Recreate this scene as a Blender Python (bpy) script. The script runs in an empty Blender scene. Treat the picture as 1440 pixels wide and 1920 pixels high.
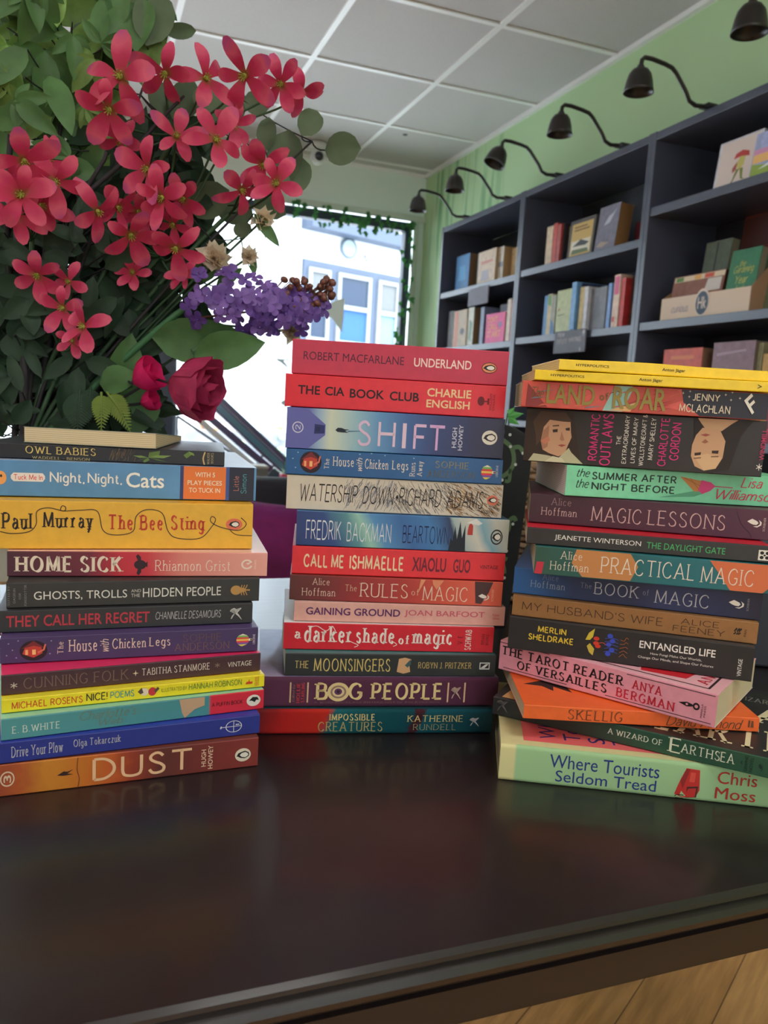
import bpy, bmesh, math, random
from mathutils import Vector, Matrix, Quaternion
random.seed(7)
SC = bpy.context.scene
COL = SC.collection
PI = math.pi

# ------------------------------------------------------------------ camera
CAM = Vector((0, 0, 1.115))
F = 1480.98
PITCH, ROLL, YAW = [math.radians(a) for a in (7.752, 3.325, 20.758)]
FW = Vector((math.sin(YAW)*math.cos(PITCH), math.cos(YAW)*math.cos(PITCH), -math.sin(PITCH)))
_r = Vector((math.cos(YAW), -math.sin(YAW), 0)); _u = _r.cross(FW)
RT = _r*math.cos(ROLL) + _u*math.sin(ROLL)
UP = _u*math.cos(ROLL) - _r*math.sin(ROLL)
cd = bpy.data.cameras.new('camera'); cam = bpy.data.objects.new('camera', cd); COL.objects.link(cam)
cam.matrix_world = Matrix(((RT.x, UP.x, -FW.x, CAM.x), (RT.y, UP.y, -FW.y, CAM.y), (RT.z, UP.z, -FW.z, CAM.z), (0, 0, 0, 1)))
cd.sensor_fit = 'VERTICAL'; cd.sensor_height = 36; cd.sensor_width = 27
cd.lens = F/1920*36; cd.clip_start = .02; cd.clip_end = 200
cd.dof.use_dof = True; cd.dof.focus_distance = .66; cd.dof.aperture_fstop = 11.5
SC.camera = cam

# ------------------------------------------------------------------ colour management, sky, lamps of the shop
SC.view_settings.view_transform = 'Standard'; SC.view_settings.look = 'None'
SC.view_settings.exposure = 0.0; SC.view_settings.gamma = 1; SC.view_settings.use_curve_mapping = False
SC.cycles.use_denoising = True
SC.cycles.max_bounces = 10; SC.cycles.diffuse_bounces = 6; SC.cycles.transparent_max_bounces = 24
SC.cycles.sample_clamp_indirect = 6; SC.cycles.caustics_reflective = False; SC.cycles.caustics_refractive = False
W = bpy.data.worlds.new('sky'); SC.world = W; W.use_nodes = True
W.node_tree.nodes['Background'].inputs[0].default_value = (.84, .95, 1.0, 1)
_n = W.node_tree; _g = _n.nodes.new('ShaderNodeTexCoord'); _s = _n.nodes.new('ShaderNodeSeparateXYZ'); _m = _n.nodes.new('ShaderNodeMapRange')   # overcast: three times brighter overhead
_n.links.new(_g.outputs['Generated'], _s.inputs[0]); _n.links.new(_s.outputs['Z'], _m.inputs[0]); _m.inputs[1].default_value = .1; _m.inputs[2].default_value = 1; _m.inputs[3].default_value = 5; _m.inputs[4].default_value = 19
_n.links.new(_m.outputs[0], _n.nodes['Background'].inputs[1])
PANEL_POWER = 6.5
BACK_FILL = 3.4
PANEL_COLOR = (.97, .98, 1.0)

TT = .815   # table top
# ------------------------------------------------------------------ helpers
def lin(c):
    return tuple(((x/255)/12.92 if x/255 <= .04045 else ((x/255+.055)/1.055)**2.4) for x in c[:3]) + (1,)
def ray(px, py): return FW + RT*((px-720)/F) - UP*((py-960)/F)
def at(px, py, Y):
    d = ray(px, py); return CAM + d*(Y/d.y)
def atX(px, py, X):
    d = ray(px, py); return CAM + d*(X/d.x)
def atZ(px, py, Z):
    d = ray(px, py); return CAM + d*((Z-CAM.z)/d.z)

MATS = {}
def M(name, rgb, rough=.5, spec=.5, metal=0, var=0, scale=40, bump=0, translucent=0, coat=0, stretch=None):
    if name in MATS: return MATS[name]
    m = bpy.data.materials.new(name); m.use_nodes = True; MATS[name] = m
    nt = m.node_tree; b = nt.nodes['Principled BSDF']
    b.inputs['Base Color'].default_value = lin(rgb); b.inputs['Roughness'].default_value = rough
    b.inputs['Specular IOR Level'].default_value = spec; b.inputs['Metallic'].default_value = metal
    b.inputs['Coat Weight'].default_value = coat
    if var or bump:
        tc = nt.nodes.new('ShaderNodeTexCoord'); n = nt.nodes.new('ShaderNodeTexNoise')
        n.inputs['Scale'].default_value = scale; n.inputs['Detail'].default_value = 4
        src = tc.outputs['Object']
        if stretch:
            mp = nt.nodes.new('ShaderNodeMapping'); mp.inputs['Scale'].default_value = stretch
            nt.links.new(src, mp.inputs[0]); src = mp.outputs[0]
        nt.links.new(src, n.inputs['Vector'])
        if var:
            r = nt.nodes.new('ShaderNodeValToRGB'); c = lin(rgb)
            r.color_ramp.elements[0].color = tuple(x*(1-var) for x in c[:3])+(1,)
            r.color_ramp.elements[1].color = tuple(min(1, x*(1+var)) for x in c[:3])+(1,)
            r.color_ramp.elements[0].position = .3; r.color_ramp.elements[1].position = .7
            nt.links.new(n.outputs['Fac'], r.inputs[0]); nt.links.new(r.outputs[0], b.inputs['Base Color'])
        if bump:
            bp = nt.nodes.new('ShaderNodeBump'); bp.inputs['Strength'].default_value = bump; bp.inputs['Distance'].default_value = .002
            nt.links.new(n.outputs['Fac'], bp.inputs['Height']); nt.links.new(bp.outputs[0], b.inputs['Normal'])
    if translucent:
        out = nt.nodes['Material Output']; t = nt.nodes.new('ShaderNodeBsdfTranslucent'); mx = nt.nodes.new('ShaderNodeMixShader')
        t.inputs[0].default_value = lin(rgb); mx.inputs[0].default_value = translucent
        if b.inputs['Base Color'].links: nt.links.new(b.inputs['Base Color'].links[0].from_socket, t.inputs[0])
        nt.links.new(b.outputs[0], mx.inputs[1]); nt.links.new(t.outputs[0], mx.inputs[2]); nt.links.new(mx.outputs[0], out.inputs[0])
    return m
def MR(name, stops, L, rough=.42, noise=0, nscale=60, axis='X', spec=.5, lo=None, skew=0):
    """printed colour bands along one local axis: stops are (u 0..1, rgb)"""
    if name in MATS: return MATS[name]
    m = bpy.data.materials.new(name); m.use_nodes = True; MATS[name] = m
    nt = m.node_tree; b = nt.nodes['Principled BSDF']; b.inputs['Roughness'].default_value = rough
    b.inputs['Specular IOR Level'].default_value = spec
    tc = nt.nodes.new('ShaderNodeTexCoord'); sp = nt.nodes.new('ShaderNodeSeparateXYZ'); nt.links.new(tc.outputs['Object'], sp.inputs[0])
    mr = nt.nodes.new('ShaderNodeMapRange')
    mr.inputs[1].default_value = -L/2 if lo is None else lo; mr.inputs[2].default_value = L/2 if lo is None else lo+L
    src = sp.outputs[axis]
    if skew:
        ma = nt.nodes.new('ShaderNodeMath'); ma.operation = 'MULTIPLY_ADD'; ma.inputs[1].default_value = skew
        nt.links.new(sp.outputs['Z'], ma.inputs[0]); nt.links.new(src, ma.inputs[2]); src = ma.outputs[0]
    nt.links.new(src, mr.inputs[0]); fac = mr.outputs[0]
    if noise:
        n = nt.nodes.new('ShaderNodeTexNoise'); n.inputs['Scale'].default_value = nscale; n.inputs['Detail'].default_value = 5
        nt.links.new(tc.outputs['Object'], n.inputs['Vector'])
        ma = nt.nodes.new('ShaderNodeMath'); ma.operation = 'MULTIPLY_ADD'; ma.inputs[1].default_value = noise; ma.inputs[2].default_value = -noise/2
        nt.links.new(n.outputs['Fac'], ma.inputs[0])
        ad = nt.nodes.new('ShaderNodeMath'); ad.operation = 'ADD'; nt.links.new(fac, ad.inputs[0]); nt.links.new(ma.outputs[0], ad.inputs[1]); fac = ad.outputs[0]
    r = nt.nodes.new('ShaderNodeValToRGB'); e = r.color_ramp.elements
    while len(e) < len(stops): e.new(.5)
    for k, (u, c) in enumerate(stops): e[k].position = u
    for k, (u, c) in enumerate(stops): e[k].color = lin(c)
    nt.links.new(fac, r.inputs[0]); nt.links.new(r.outputs[0], b.inputs['Base Color'])
    return m

class MB:
    def __init__(s): s.v = []; s.f = []; s.m = []; s.sm = []
    def add(s, vs, fs, m=0, smooth=False):
        o = len(s.v); s.v += [tuple(p) for p in vs]
        for f in fs: s.f.append([i+o for i in f]); s.m.append(m); s.sm.append(smooth)
    def box(s, x0, x1, y0, y1, z0, z1, m=0):
        s.add([(x, y, z) for z in (z0, z1) for y in (y0, y1) for x in (x0, x1)],
              [(0, 2, 3, 1), (4, 5, 7, 6), (0, 1, 5, 4), (2, 6, 7, 3), (0, 4, 6, 2), (1, 3, 7, 5)], m)
    def quad(s, a, b, c, d, m=0): s.add([a, b, c, d], [(0, 1, 2, 3)], m)
    def poly(s, pts, m=0): s.add(pts, [tuple(range(len(pts)))], m)
    def tube(s, pts, r, n=8, m=0, caps=True):
        pts = [Vector(p) for p in pts]; rs = r if isinstance(r, (list, tuple)) else [r]*len(pts)
        vs = []; fs = []; ref = None
        for i, p in enumerate(pts):
            t = (pts[min(i+1, len(pts)-1)] - pts[max(i-1, 0)]).normalized()
            if ref is None: ref = t.orthogonal().normalized()
            ref = (ref - t*ref.dot(t)).normalized(); bi = t.cross(ref)
            for k in range(n):
                a = 2*PI*k/n; vs.append(p + (ref*math.cos(a) + bi*math.sin(a))*rs[i])
        for i in range(len(pts)-1):
            for k in range(n): fs.append((i*n+k, i*n+(k+1) % n, (i+1)*n+(k+1) % n, (i+1)*n+k))
        s.add(vs, fs, m, True)
        if caps:
            s.add(vs[:n], [tuple(range(n))[::-1]], m); s.add(vs[-n:], [tuple(range(n))], m)
    def lathe(s, prof, n=24, m=0, c=(0, 0, 0), rot=None):
        vs = []; fs = []
        for r, z in prof:
            for k in range(n):
                a = 2*PI*k/n; p = Vector((r*math.cos(a), r*math.sin(a), z))
                if rot is not None: p = rot @ p
                vs.append(p + Vector(c))
        for i in range(len(prof)-1):
            for k in range(n): fs.append((i*n+k, i*n+(k+1) % n, (i+1)*n+(k+1) % n, (i+1)*n+k))
        s.add(vs, fs, m, True)
    def prism(s, poly, ext, m=0):
        """poly: 3d points of one face, ext: extrusion vector"""
        n = len(poly); e = Vector(ext); a = [Vector(p) for p in poly]; b = [p+e for p in a]
        s.add(a+b, [tuple(range(n))[::-1], tuple(range(n, 2*n))] + [(i, (i+1) % n, n+(i+1) % n, n+i) for i in range(n)], m)
    def ellipsoid(s, c, rx, ry, rz, m=0, n=10, rot=None):
        prof = [(math.sin(PI*i/n), -math.cos(PI*i/n)) for i in range(n+1)]
        vs = []; fs = []; k2 = n*2
        for r, z in prof:
            for k in range(k2):
                a = 2*PI*k/k2; p = Vector((rx*r*math.cos(a), ry*r*math.sin(a), rz*z))
                if rot is not None: p = rot @ p
                vs.append(p+Vector(c))
        for i in range(n):
            for k in range(k2): fs.append((i*k2+k, i*k2+(k+1) % k2, (i+1)*k2+(k+1) % k2, (i+1)*k2+k))
        s.add(vs, fs, m, True)
    def mesh(s, name, mats):
        me = bpy.data.meshes.new(name); me.from_pydata(s.v, [], s.f)
        for m in (mats if isinstance(mats, (list, tuple)) else [mats]): me.materials.append(m)
        me.polygons.foreach_set('material_index', s.m); me.polygons.foreach_set('use_smooth', s.sm); me.update()
        return me
    def build(s, name, mats, parent=None, bevel=0, seg=2, label=None, loc=None):
        return link(name, s.mesh(name, mats), parent, bevel, seg, label, loc)
def link(name, me, parent=None, bevel=0, seg=2, label=None, loc=None):
    o = bpy.data.objects.new(name, me); COL.objects.link(o)
    if parent is not None: o.parent = parent
    if loc is not None: o.location = loc
    if label: o['label'] = label
    if bevel:
        b = o.modifiers.new('bevel', 'BEVEL'); b.width = bevel; b.segments = seg; b.limit_method = 'ANGLE'; b.angle_limit = .6
    return o
def tag(o, label, cat, group=None, kind=None):
    o['label'] = label; o['category'] = cat
    if group: o['group'] = group
    if kind: o['kind'] = kind
    return o
def thing(name, label, cat, loc=(0, 0, 0), rz=0, group=None):
    o = bpy.data.objects.new(name, None); COL.objects.link(o); o.location = loc; o.rotation_euler = (0, 0, rz)
    o.empty_display_size = .02
    return tag(o, label, cat, group)
def structure(o): o['kind'] = 'structure'; return o
def copy_thing(o):
    c = o.copy(); COL.objects.link(c)
    for ch in list(o.children):
        k = ch.copy(); COL.objects.link(k); k.parent = c
        for g in list(ch.children):
            q = g.copy(); COL.objects.link(q); q.parent = k
    return c

# ------------------------------------------------------------------ lettering: a stroke alphabet (for serif and hand-drawn faces) and the built-in face
G = {
'A': (.9, "0,0 .45,1 .9,0;.16,.35 .74,.35"), 'B': (.68, "0,0 0,1;~0,1 .36,1 .56,.9 .58,.7 .46,.56 0,.53;~0,.53 .45,.53 .66,.4 .67,.16 .5,.02 0,0"),
'C': (.8, "~.8,.8 .66,.96 .45,1 .18,.88 .02,.6 .03,.35 .2,.09 .46,0 .68,.05 .82,.2"), 'D': (.8, "0,0 0,1;~0,1 .4,.98 .7,.78 .8,.5 .7,.22 .4,.02 0,0"),
'E': (.6, "0,0 0,1;0,1 .6,1;0,.52 .5,.52;0,0 .62,0"), 'F': (.56, "0,0 0,1;0,1 .58,1;0,.52 .48,.52"),
'G': (.84, "~.8,.8 .66,.96 .45,1 .18,.88 .02,.6 .03,.35 .2,.09 .46,0 .68,.05 .82,.2;.82,.15 .82,.42 .55,.42"),
'H': (.78, "0,0 0,1;.78,0 .78,1;0,.52 .78,.52"), 'I': (0, "0,0 0,1"), 'J': (.4, ".4,1 .4,.25;~.4,.25 .33,.05 .15,0 0,.1"),
'K': (.72, "0,0 0,1;.68,1 0,.45;.22,.62 .74,0"), 'L': (.56, "0,1 0,0;0,0 .58,0"), 'M': (1, "0,0 .06,1 .5,.1 .94,1 1,0"), 'N': (.8, "0,0 0,1 .8,0 .8,1"),
'O': (.94, "o.47,.5 .47,.5"), 'Q': (.94, "o.47,.5 .47,.5;.55,.25 .95,-.1"), 'P': (.6, "0,0 0,1;~0,1 .4,1 .6,.88 .6,.62 .4,.47 0,.46"),
'R': (.68, "0,0 0,1;~0,1 .4,1 .6,.88 .6,.65 .4,.5 0,.49;.3,.49 .7,0"), 'S': (.6, "~.56,.84 .42,.98 .25,1 .07,.88 .06,.7 .25,.55 .45,.45 .6,.28 .55,.08 .32,0 .12,.04 0,.2"),
'T': (.84, ".42,0 .42,1;0,1 .84,1"), 'U': (.76, "0,1 0,.3;~0,.3 .08,.08 .38,0 .68,.08 .76,.3;.76,.3 .76,1"), 'V': (.86, "0,1 .43,0 .86,1"),
'W': (1.25, "0,1 .32,0 .62,.9 .93,0 1.25,1"), 'X': (.78, "0,0 .78,1;0,1 .78,0"), 'Y': (.8, "0,1 .4,.48 .8,1;.4,.48 .4,0"), 'Z': (.7, "0,1 .7,1 0,0 .72,0"),
'a': (.46, "~.04,.52 .2,.64 .4,.58 .45,.42;.45,.42 .45,0;~.45,.36 .2,.36 .02,.24 .04,.06 .2,0 .36,.06 .45,.18"),
'b': (.5, "0,1 0,0;~0,.4 .12,.6 .3,.64 .48,.5 .5,.3 .45,.1 .28,0 .1,.05 0,.2"), 'c': (.44, "~.44,.52 .3,.64 .12,.58 .01,.36 .06,.1 .25,0 .45,.1"),
'd': (.5, ".5,1 .5,0;~.5,.42 .38,.6 .22,.64 .04,.5 0,.3 .06,.1 .22,0 .4,.05 .5,.2"), 'e': (.47, ".02,.35 .47,.35;~.47,.35 .42,.56 .25,.64 .06,.53 .01,.3 .08,.09 .27,0 .46,.1"),
'f': (.32, "~.34,.97 .24,1 .13,.9 .12,.7;.12,.7 .12,0;0,.62 .3,.62"), 'g': (.5, ".5,.64 .5,-.08;~.5,-.08 .42,-.27 .2,-.32 .03,-.22;~.5,.42 .38,.6 .22,.64 .04,.5 0,.3 .06,.1 .22,0 .4,.05 .5,.2"),
'h': (.47, "0,1 0,0;~0,.42 .15,.6 .3,.64 .44,.55 .47,.38;.47,.38 .47,0"), 'i': (0, "0,.64 0,0;0,.86 0,.97"), 'j': (.1, ".1,.64 .1,-.1;~.1,-.1 .04,-.28 -.1,-.3;.1,.86 .1,.97"),
'k': (.46, "0,1 0,0;.42,.64 0,.26;.15,.38 .48,0"), 'l': (0, "0,1 0,0"),
'm': (.78, "0,.64 0,0;~0,.42 .12,.6 .24,.64 .36,.55 .39,.38;.39,.38 .39,0;~.39,.42 .5,.6 .63,.64 .75,.55 .78,.38;.78,.38 .78,0"),
'n': (.47, "0,.64 0,0;~0,.42 .15,.6 .3,.64 .44,.55 .47,.38;.47,.38 .47,0"), 'o': (.5, "o.25,.32 .25,.32"),
'p': (.5, "0,.64 0,-.3;~0,.4 .12,.6 .3,.64 .48,.5 .5,.3 .45,.1 .28,0 .1,.05 0,.2"), 'r': (.32, "0,.64 0,0;~0,.4 .1,.57 .22,.64 .33,.6"),
's': (.38, "~.35,.54 .26,.63 .14,.63 .04,.55 .06,.43 .2,.35 .33,.27 .38,.14 .3,.02 .15,0 .0,.1"), 't': (.3, ".12,.85 .12,.12;~.12,.12 .17,.02 .26,0 .34,.05;0,.62 .3,.62"),
'u': (.47, "0,.64 0,.2;~0,.2 .06,.04 .2,0 .38,.06 .47,.22;.47,.64 .47,0"), 'v': (.46, "0,.64 .23,0 .46,.64"), 'w': (.74, "0,.64 .18,0 .37,.58 .56,0 .74,.64"),
'x': (.44, "0,0 .44,.64;0,.64 .44,0"), 'y': (.48, "0,.64 .24,.02;.48,.64 .2,-.15;~.2,-.15 .12,-.3 0,-.28"), 'z': (.42, "0,.64 .42,.64 0,0 .44,0"),
',': (.05, ".05,.05 0,-.15"), '.': (.02, "0,0 0,.08"), "'": (.02, "0,1 0,.75"), '!': (.02, "0,1 0,.3;0,.08 0,-.02"), '-': (.3, "0,.38 .3,.38"), '5': (.55, ".5,1 .1,1 .06,.55;~.06,.55 .3,.65 .55,.45 .5,.12 .25,0 0,.12"),
'&': (.7, "~.7,0 .3,.5 .15,.8 .3,1 .45,.85 .3,.6 .05,.35 .05,.08 .3,0 .55,.15 .68,.42"), '*': (.5, ".25,.25 .25,.85;0,.4 .5,.7;0,.7 .5,.4"), '2': (.5, "~0,.8 .15,1 .4,.95 .48,.7 .3,.4 0,0;0,0 .52,0"), '3': (.5, "~0,.88 .2,1 .45,.9 .45,.66 .2,.54;~.2,.54 .5,.42 .5,.12 .25,0 0,.12"),
}
def smooth(p, k=6):
    o = []
    for i in range(len(p)-1):
        a = p[max(i-1, 0)]; b = p[i]; c = p[i+1]; d = p[min(i+2, len(p)-1)]
        for j in range(k):
            t = j/k
            o.append(tuple(.5*(2*b[q]+(c[q]-a[q])*t+(2*a[q]-5*b[q]+4*c[q]-d[q])*t*t+(3*b[q]-a[q]-3*c[q]+d[q])*t**3) for q in range(2)))
    return o+[p[-1]]
def strokes(ch):
    w, s = G[ch]; out = []
    for part in s.split(';'):
        if part[0] == 'o':
            c, r = [tuple(map(float, q.split(','))) for q in part[1:].split()]
            out.append(([(c[0]+r[0]*math.sin(2*PI*i/28), c[1]+r[1]*math.cos(2*PI*i/28)) for i in range(29)], 2)); continue
        sm = part[0] == '~'; pts = [tuple(map(float, q.split(','))) for q in part.lstrip('~').split()]
        out.append((smooth(pts), 1) if sm else (pts, 0))
    return w, out
def ribbon(pts, wf, closed=False):
    n = len(pts); L = []; R = []
    for i in range(n):
        a = pts[i-1] if i else (pts[-2] if closed else pts[0]); b = pts[i+1] if i < n-1 else (pts[1] if closed else pts[-1])
        dx, dy = b[0]-a[0], b[1]-a[1]; l = math.hypot(dx, dy) or 1; dx /= l; dy /= l
        w = wf(dx, dy)/2; L.append((pts[i][0]-dy*w, pts[i][1]+dx*w)); R.append((pts[i][0]+dy*w, pts[i][1]-dx*w))
    return L+R, [(i, i+1, n+i+1, n+i) for i in range(n-1)]
def stroke_text(txt, thick=.16, thin=.06, serif=.1, gap=.2, ital=0, nib=.35, space=.45):
    V = []; Fc = []; x = 0
    def put(vs, fs):
        o = len(V); V.extend(vs); Fc.extend([tuple(i+o for i in f) for f in fs])
    wf = lambda dx, dy: thin+(thick-thin)*min(1, abs(dx*math.sin(nib)-(-dy)*math.cos(nib)) if dx*dy < 0 or True else 1)
    for ch in txt:
        if ch == ' ': x += space; continue
        if ch not in G: continue
        w, st = strokes(ch)
        x += thick/2
        for pts, kind in st:
            if kind:
                vs, fs = ribbon(pts, wf, kind == 2); put([(x+a, b) for a, b in vs], fs)
            else:
                for i in range(len(pts)-1):
                    a, b = pts[i], pts[i+1]; dx, dy = b[0]-a[0], b[1]-a[1]; l = math.hypot(dx, dy) or 1; ux, uy = dx/l, dy/l
                    e = thin*.45; ea = e if i else 0; eb = e if i < len(pts)-2 else 0
                    a2 = (a[0]-ux*ea, a[1]-uy*ea); b2 = (b[0]+ux*eb, b[1]+uy*eb)
                    vs, fs = ribbon([a2, b2], wf); put([(x+p, q) for p, q in vs], fs)
                if serif and not ch in ",.'!-*":
                    for p, q in ((pts[0], pts[1]), (pts[-1], pts[-2])):
                        if max(a_[1] for a_ in pts)-min(a_[1] for a_ in pts) > .2 and abs(q[1]-p[1]) > .7*abs(q[0]-p[0])+.05 and (p[1] < .03 or p[1] > .6):
                            s = serif+thick/2; h = thin*.9; y0 = p[1] if p[1] < .3 else p[1]-h
                            put([(x+p[0]-s, y0), (x+p[0]+s, y0), (x+p[0]+s, y0+h), (x+p[0]-s, y0+h)], [(0, 1, 2, 3)])
        if serif and ch in 'EFLTZ':
            for p, q in [(s_[0][-1], s_[0][-2]) for s_ in st if not s_[1] and s_[0][0][1] == s_[0][-1][1]] + ([((0, 1), (1, 1))] if ch == 'T' else []):
                hh = serif*.9+thick*.25; up_ = -1 if p[1] > .9 else (1 if p[1] < .1 else 0); y0 = p[1]-thin/2 if up_ > 0 else (p[1]-hh+thin/2 if up_ < 0 else p[1]-hh/2)
                sx = thick*.4*(1 if q[0] < p[0] else -1); put([(x+p[0]-sx, y0 if up_ >= 0 else y0+hh), (x+p[0]+.01, y0), (x+p[0]+.01, y0+hh), (x+p[0]-sx*.3, y0+hh if up_ <= 0 else y0)], [(0, 1, 2, 3)])
        x += w+thick/2+gap+(serif*.8)
    if ital: V = [(a+b*ital, b) for a, b in V]
    return V, Fc
def face_text(txt, bold=0, ital=0):
    cu = bpy.data.curves.new('t', 'FONT'); cu.body = txt; cu.resolution_u = 3; cu.offset = bold
    ob = bpy.data.objects.new('t', cu); COL.objects.link(ob)
    dg = bpy.context.evaluated_depsgraph_get(); me = bpy.data.meshes.new_from_object(ob.evaluated_get(dg))
    V = [(v.co.x+v.co.y*ital, v.co.y) for v in me.vertices]; Fc = [tuple(p.vertices) for p in me.polygons]
    bpy.data.objects.remove(ob); bpy.data.curves.remove(cu); bpy.data.meshes.remove(me)
    return V, Fc
STY = {  # lettering styles
 'sans': lambda t: face_text(t, 0), 'bold': lambda t: face_text(t, .012), 'heavy': lambda t: face_text(t, .019), 'sansi': lambda t: face_text(t, .02, .2),
 'light': lambda t: stroke_text(t, .085, .085, 0, .2), 'line': lambda t: stroke_text(t, .13, .13, 0, .2), 'thini': lambda t: stroke_text(t, .1, .08, 0, .17, .16),
 'serif': lambda t: stroke_text(t, .16, .055, .12, .16), 'serifl': lambda t: stroke_text(t, .105, .045, .1, .18), 'serifb': lambda t: stroke_text(t, .24, .07, .13, .15),
 'slab': lambda t: stroke_text(t, .25, .09, .12, .13), 'didone': lambda t: stroke_text(t, .3, .05, .13, .1), 'script': lambda t: stroke_text(t, .12, .07, 0, .08, .3),
 'fat': lambda t: stroke_text(t, .21, .18, 0, .15, nib=.1),
 'fun': lambda t: stroke_text(t, .17, .12, 0, .13),
}
_tc = {}
def text2d(style, txt):
    k = (style, txt)
    if k not in _tc:
        V, Fc = STY[style](txt)
        x0 = min(p[0] for p in V); x1 = max(p[0] for p in V); y0 = min(p[1] for p in V); y1 = max(p[1] for p in V)
        _tc[k] = ([((p[0]-x0)/(x1-x0), (p[1]-y0)/(y1-y0)) for p in V], Fc)
    return _tc[k]
# ------------------------------------------------------------------ the room
XW, YW, ZC = 1.985, 4.82, 2.552          # green wall, window wall, ceiling
XL, YB = -2.6, -4.2
# floor: oak boards running on the diagonal
m = bpy.data.materials.new('oak boards'); m.use_nodes = True; nt = m.node_tree; b = nt.nodes['Principled BSDF']; b.inputs['Roughness'].default_value = .45
tc = nt.nodes.new('ShaderNodeTexCoord'); mp = nt.nodes.new('ShaderNodeMapping'); mp.inputs['Rotation'].default_value = (0, 0, math.radians(-32)); nt.links.new(tc.outputs['Object'], mp.inputs[0])
br = nt.nodes.new('ShaderNodeTexBrick'); br.inputs['Scale'].default_value = 1; br.inputs['Brick Width'].default_value = 1.2; br.inputs['Row Height'].default_value = .14; br.inputs['Mortar Size'].default_value = .0012
br.inputs['Color1'].default_value = lin((226, 172, 112)); br.inputs['Color2'].default_value = lin((206, 152, 96)); br.inputs['Mortar'].default_value = lin((120, 84, 50)); nt.links.new(mp.outputs[0], br.inputs['Vector'])
mp2 = nt.nodes.new('ShaderNodeMapping'); mp2.inputs['Scale'].default_value = (6, 60, 1); nt.links.new(mp.outputs[0], mp2.inputs[0])
n = nt.nodes.new('ShaderNodeTexNoise'); n.inputs['Scale'].default_value = 1.2; n.inputs['Detail'].default_value = 6; nt.links.new(mp2.outputs[0], n.inputs['Vector'])
mx = nt.nodes.new('ShaderNodeMixRGB'); mx.blend_type = 'MULTIPLY'; mx.inputs[0].default_value = .55; nt.links.new(br.outputs['Color'], mx.inputs[1])
r = nt.nodes.new('ShaderNodeValToRGB'); r.color_ramp.elements[0].color = (.45, .4, .34, 1); r.color_ramp.elements[1].color = (1, 1, 1, 1); r.color_ramp.elements[0].position = .3; r.color_ramp.elements[1].position = .65
nt.links.new(n.outputs['Fac'], r.inputs[0]); nt.links.new(r.outputs[0], mx.inputs[2]); nt.links.new(mx.outputs[0], b.inputs['Base Color'])
f = MB(); f.box(XL, XW+.1, YB, YW+.1, -.05, 0); structure(f.build('floor', m))
# ceiling: grey mineral tiles in a white T-bar grid
tile = M('mineral ceiling tile', (200, 197, 196), .95, .1, var=.05, scale=260, bump=.25)
c = MB(); c.box(XL, XW+.1, YB, YW+.1, ZC, ZC+.05); ceil = structure(c.build('ceiling', tile))
g = MB()
gx = [1.444-.5655*i for i in range(8)]; gy = [4.70-.6105*i for i in range(15)]
for x in gx: g.box(x-.012, x+.012, YB, YW, ZC-.006, ZC-.0005)
for y in gy: g.box(XL, XW, y-.012, y+.012, ZC-.0055, ZC-.0005)
g.box(XW-.022, XW, YB, YW, ZC-.02, ZC-.0005); g.box(XL, XW, YW-.022, YW, ZC-.02, ZC-.0005)
st = g.build('ceiling_grid', M('white enamelled bars', (242, 242, 242), .4), ceil)
s = MB(); s.lathe([(0, ZC-.004), (.012, ZC-.004), (.014, ZC-.0005)], 12, 0, (1.58, 4.18, 0)); s.build('hook_plate', M('dark plate', (90, 88, 84), .6), ceil)
# green wall with darker painted trails near the window
m = bpy.data.materials.new('green painted wall'); m.use_nodes = True; nt = m.node_tree; b = nt.nodes['Principled BSDF']; b.inputs['Roughness'].default_value = .75; b.inputs['Specular IOR Level'].default_value = .2
tc = nt.nodes.new('ShaderNodeTexCoord'); sp = nt.nodes.new('ShaderNodeSeparateXYZ'); nt.links.new(tc.outputs['Object'], sp.inputs[0])
mp = nt.nodes.new('ShaderNodeMapping'); mp.inputs['Scale'].default_value = (1, 15, 1.1); nt.links.new(tc.outputs['Object'], mp.inputs[0])
n = nt.nodes.new('ShaderNodeTexNoise'); n.inputs['Scale'].default_value = 1; n.inputs['Detail'].default_value = 3; n.inputs['Distortion'].default_value = .3; nt.links.new(mp.outputs[0], n.inputs['Vector'])
r = nt.nodes.new('ShaderNodeValToRGB'); r.color_ramp.elements[0].position = .52; r.color_ramp.elements[0].color = (0, 0, 0, 1); r.color_ramp.elements[1].position = .62; r.color_ramp.elements[1].color = (1, 1, 1, 1); nt.links.new(n.outputs['Fac'], r.inputs[0])
near = nt.nodes.new('ShaderNodeMapRange'); near.inputs[1].default_value = 3.75; near.inputs[2].default_value = 3.95; nt.links.new(sp.outputs['Y'], near.inputs[0])
low = nt.nodes.new('ShaderNodeMapRange'); low.inputs[1].default_value = 1.5; low.inputs[2].default_value = 2.1; nt.links.new(sp.outputs['Z'], low.inputs[0])
m1 = nt.nodes.new('ShaderNodeMath'); m1.operation = 'MULTIPLY'; nt.links.new(near.outputs[0], m1.inputs[0]); nt.links.new(low.outputs[0], m1.inputs[1])
m2 = nt.nodes.new('ShaderNodeMath'); m2.operation = 'MULTIPLY'; nt.links.new(m1.outputs[0], m2.inputs[0]); nt.links.new(r.outputs[0], m2.inputs[1])
m3 = nt.nodes.new('ShaderNodeMath'); m3.operation = 'MULTIPLY'; nt.links.new(m2.outputs[0], m3.inputs[0]); m3.inputs[1].default_value = .75
mx = nt.nodes.new('ShaderNodeMixRGB'); mx.inputs[1].default_value = lin((186, 216, 170)); mx.inputs[2].default_value = lin((96, 164, 116)); nt.links.new(m3.outputs[0], mx.inputs[0]); nt.links.new(mx.outputs[0], b.inputs['Base Color'])
w = MB(); w.box(XW, XW+.1, YB, YW+.1, 0, ZC); structure(w.build('wall_right', m))
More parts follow.
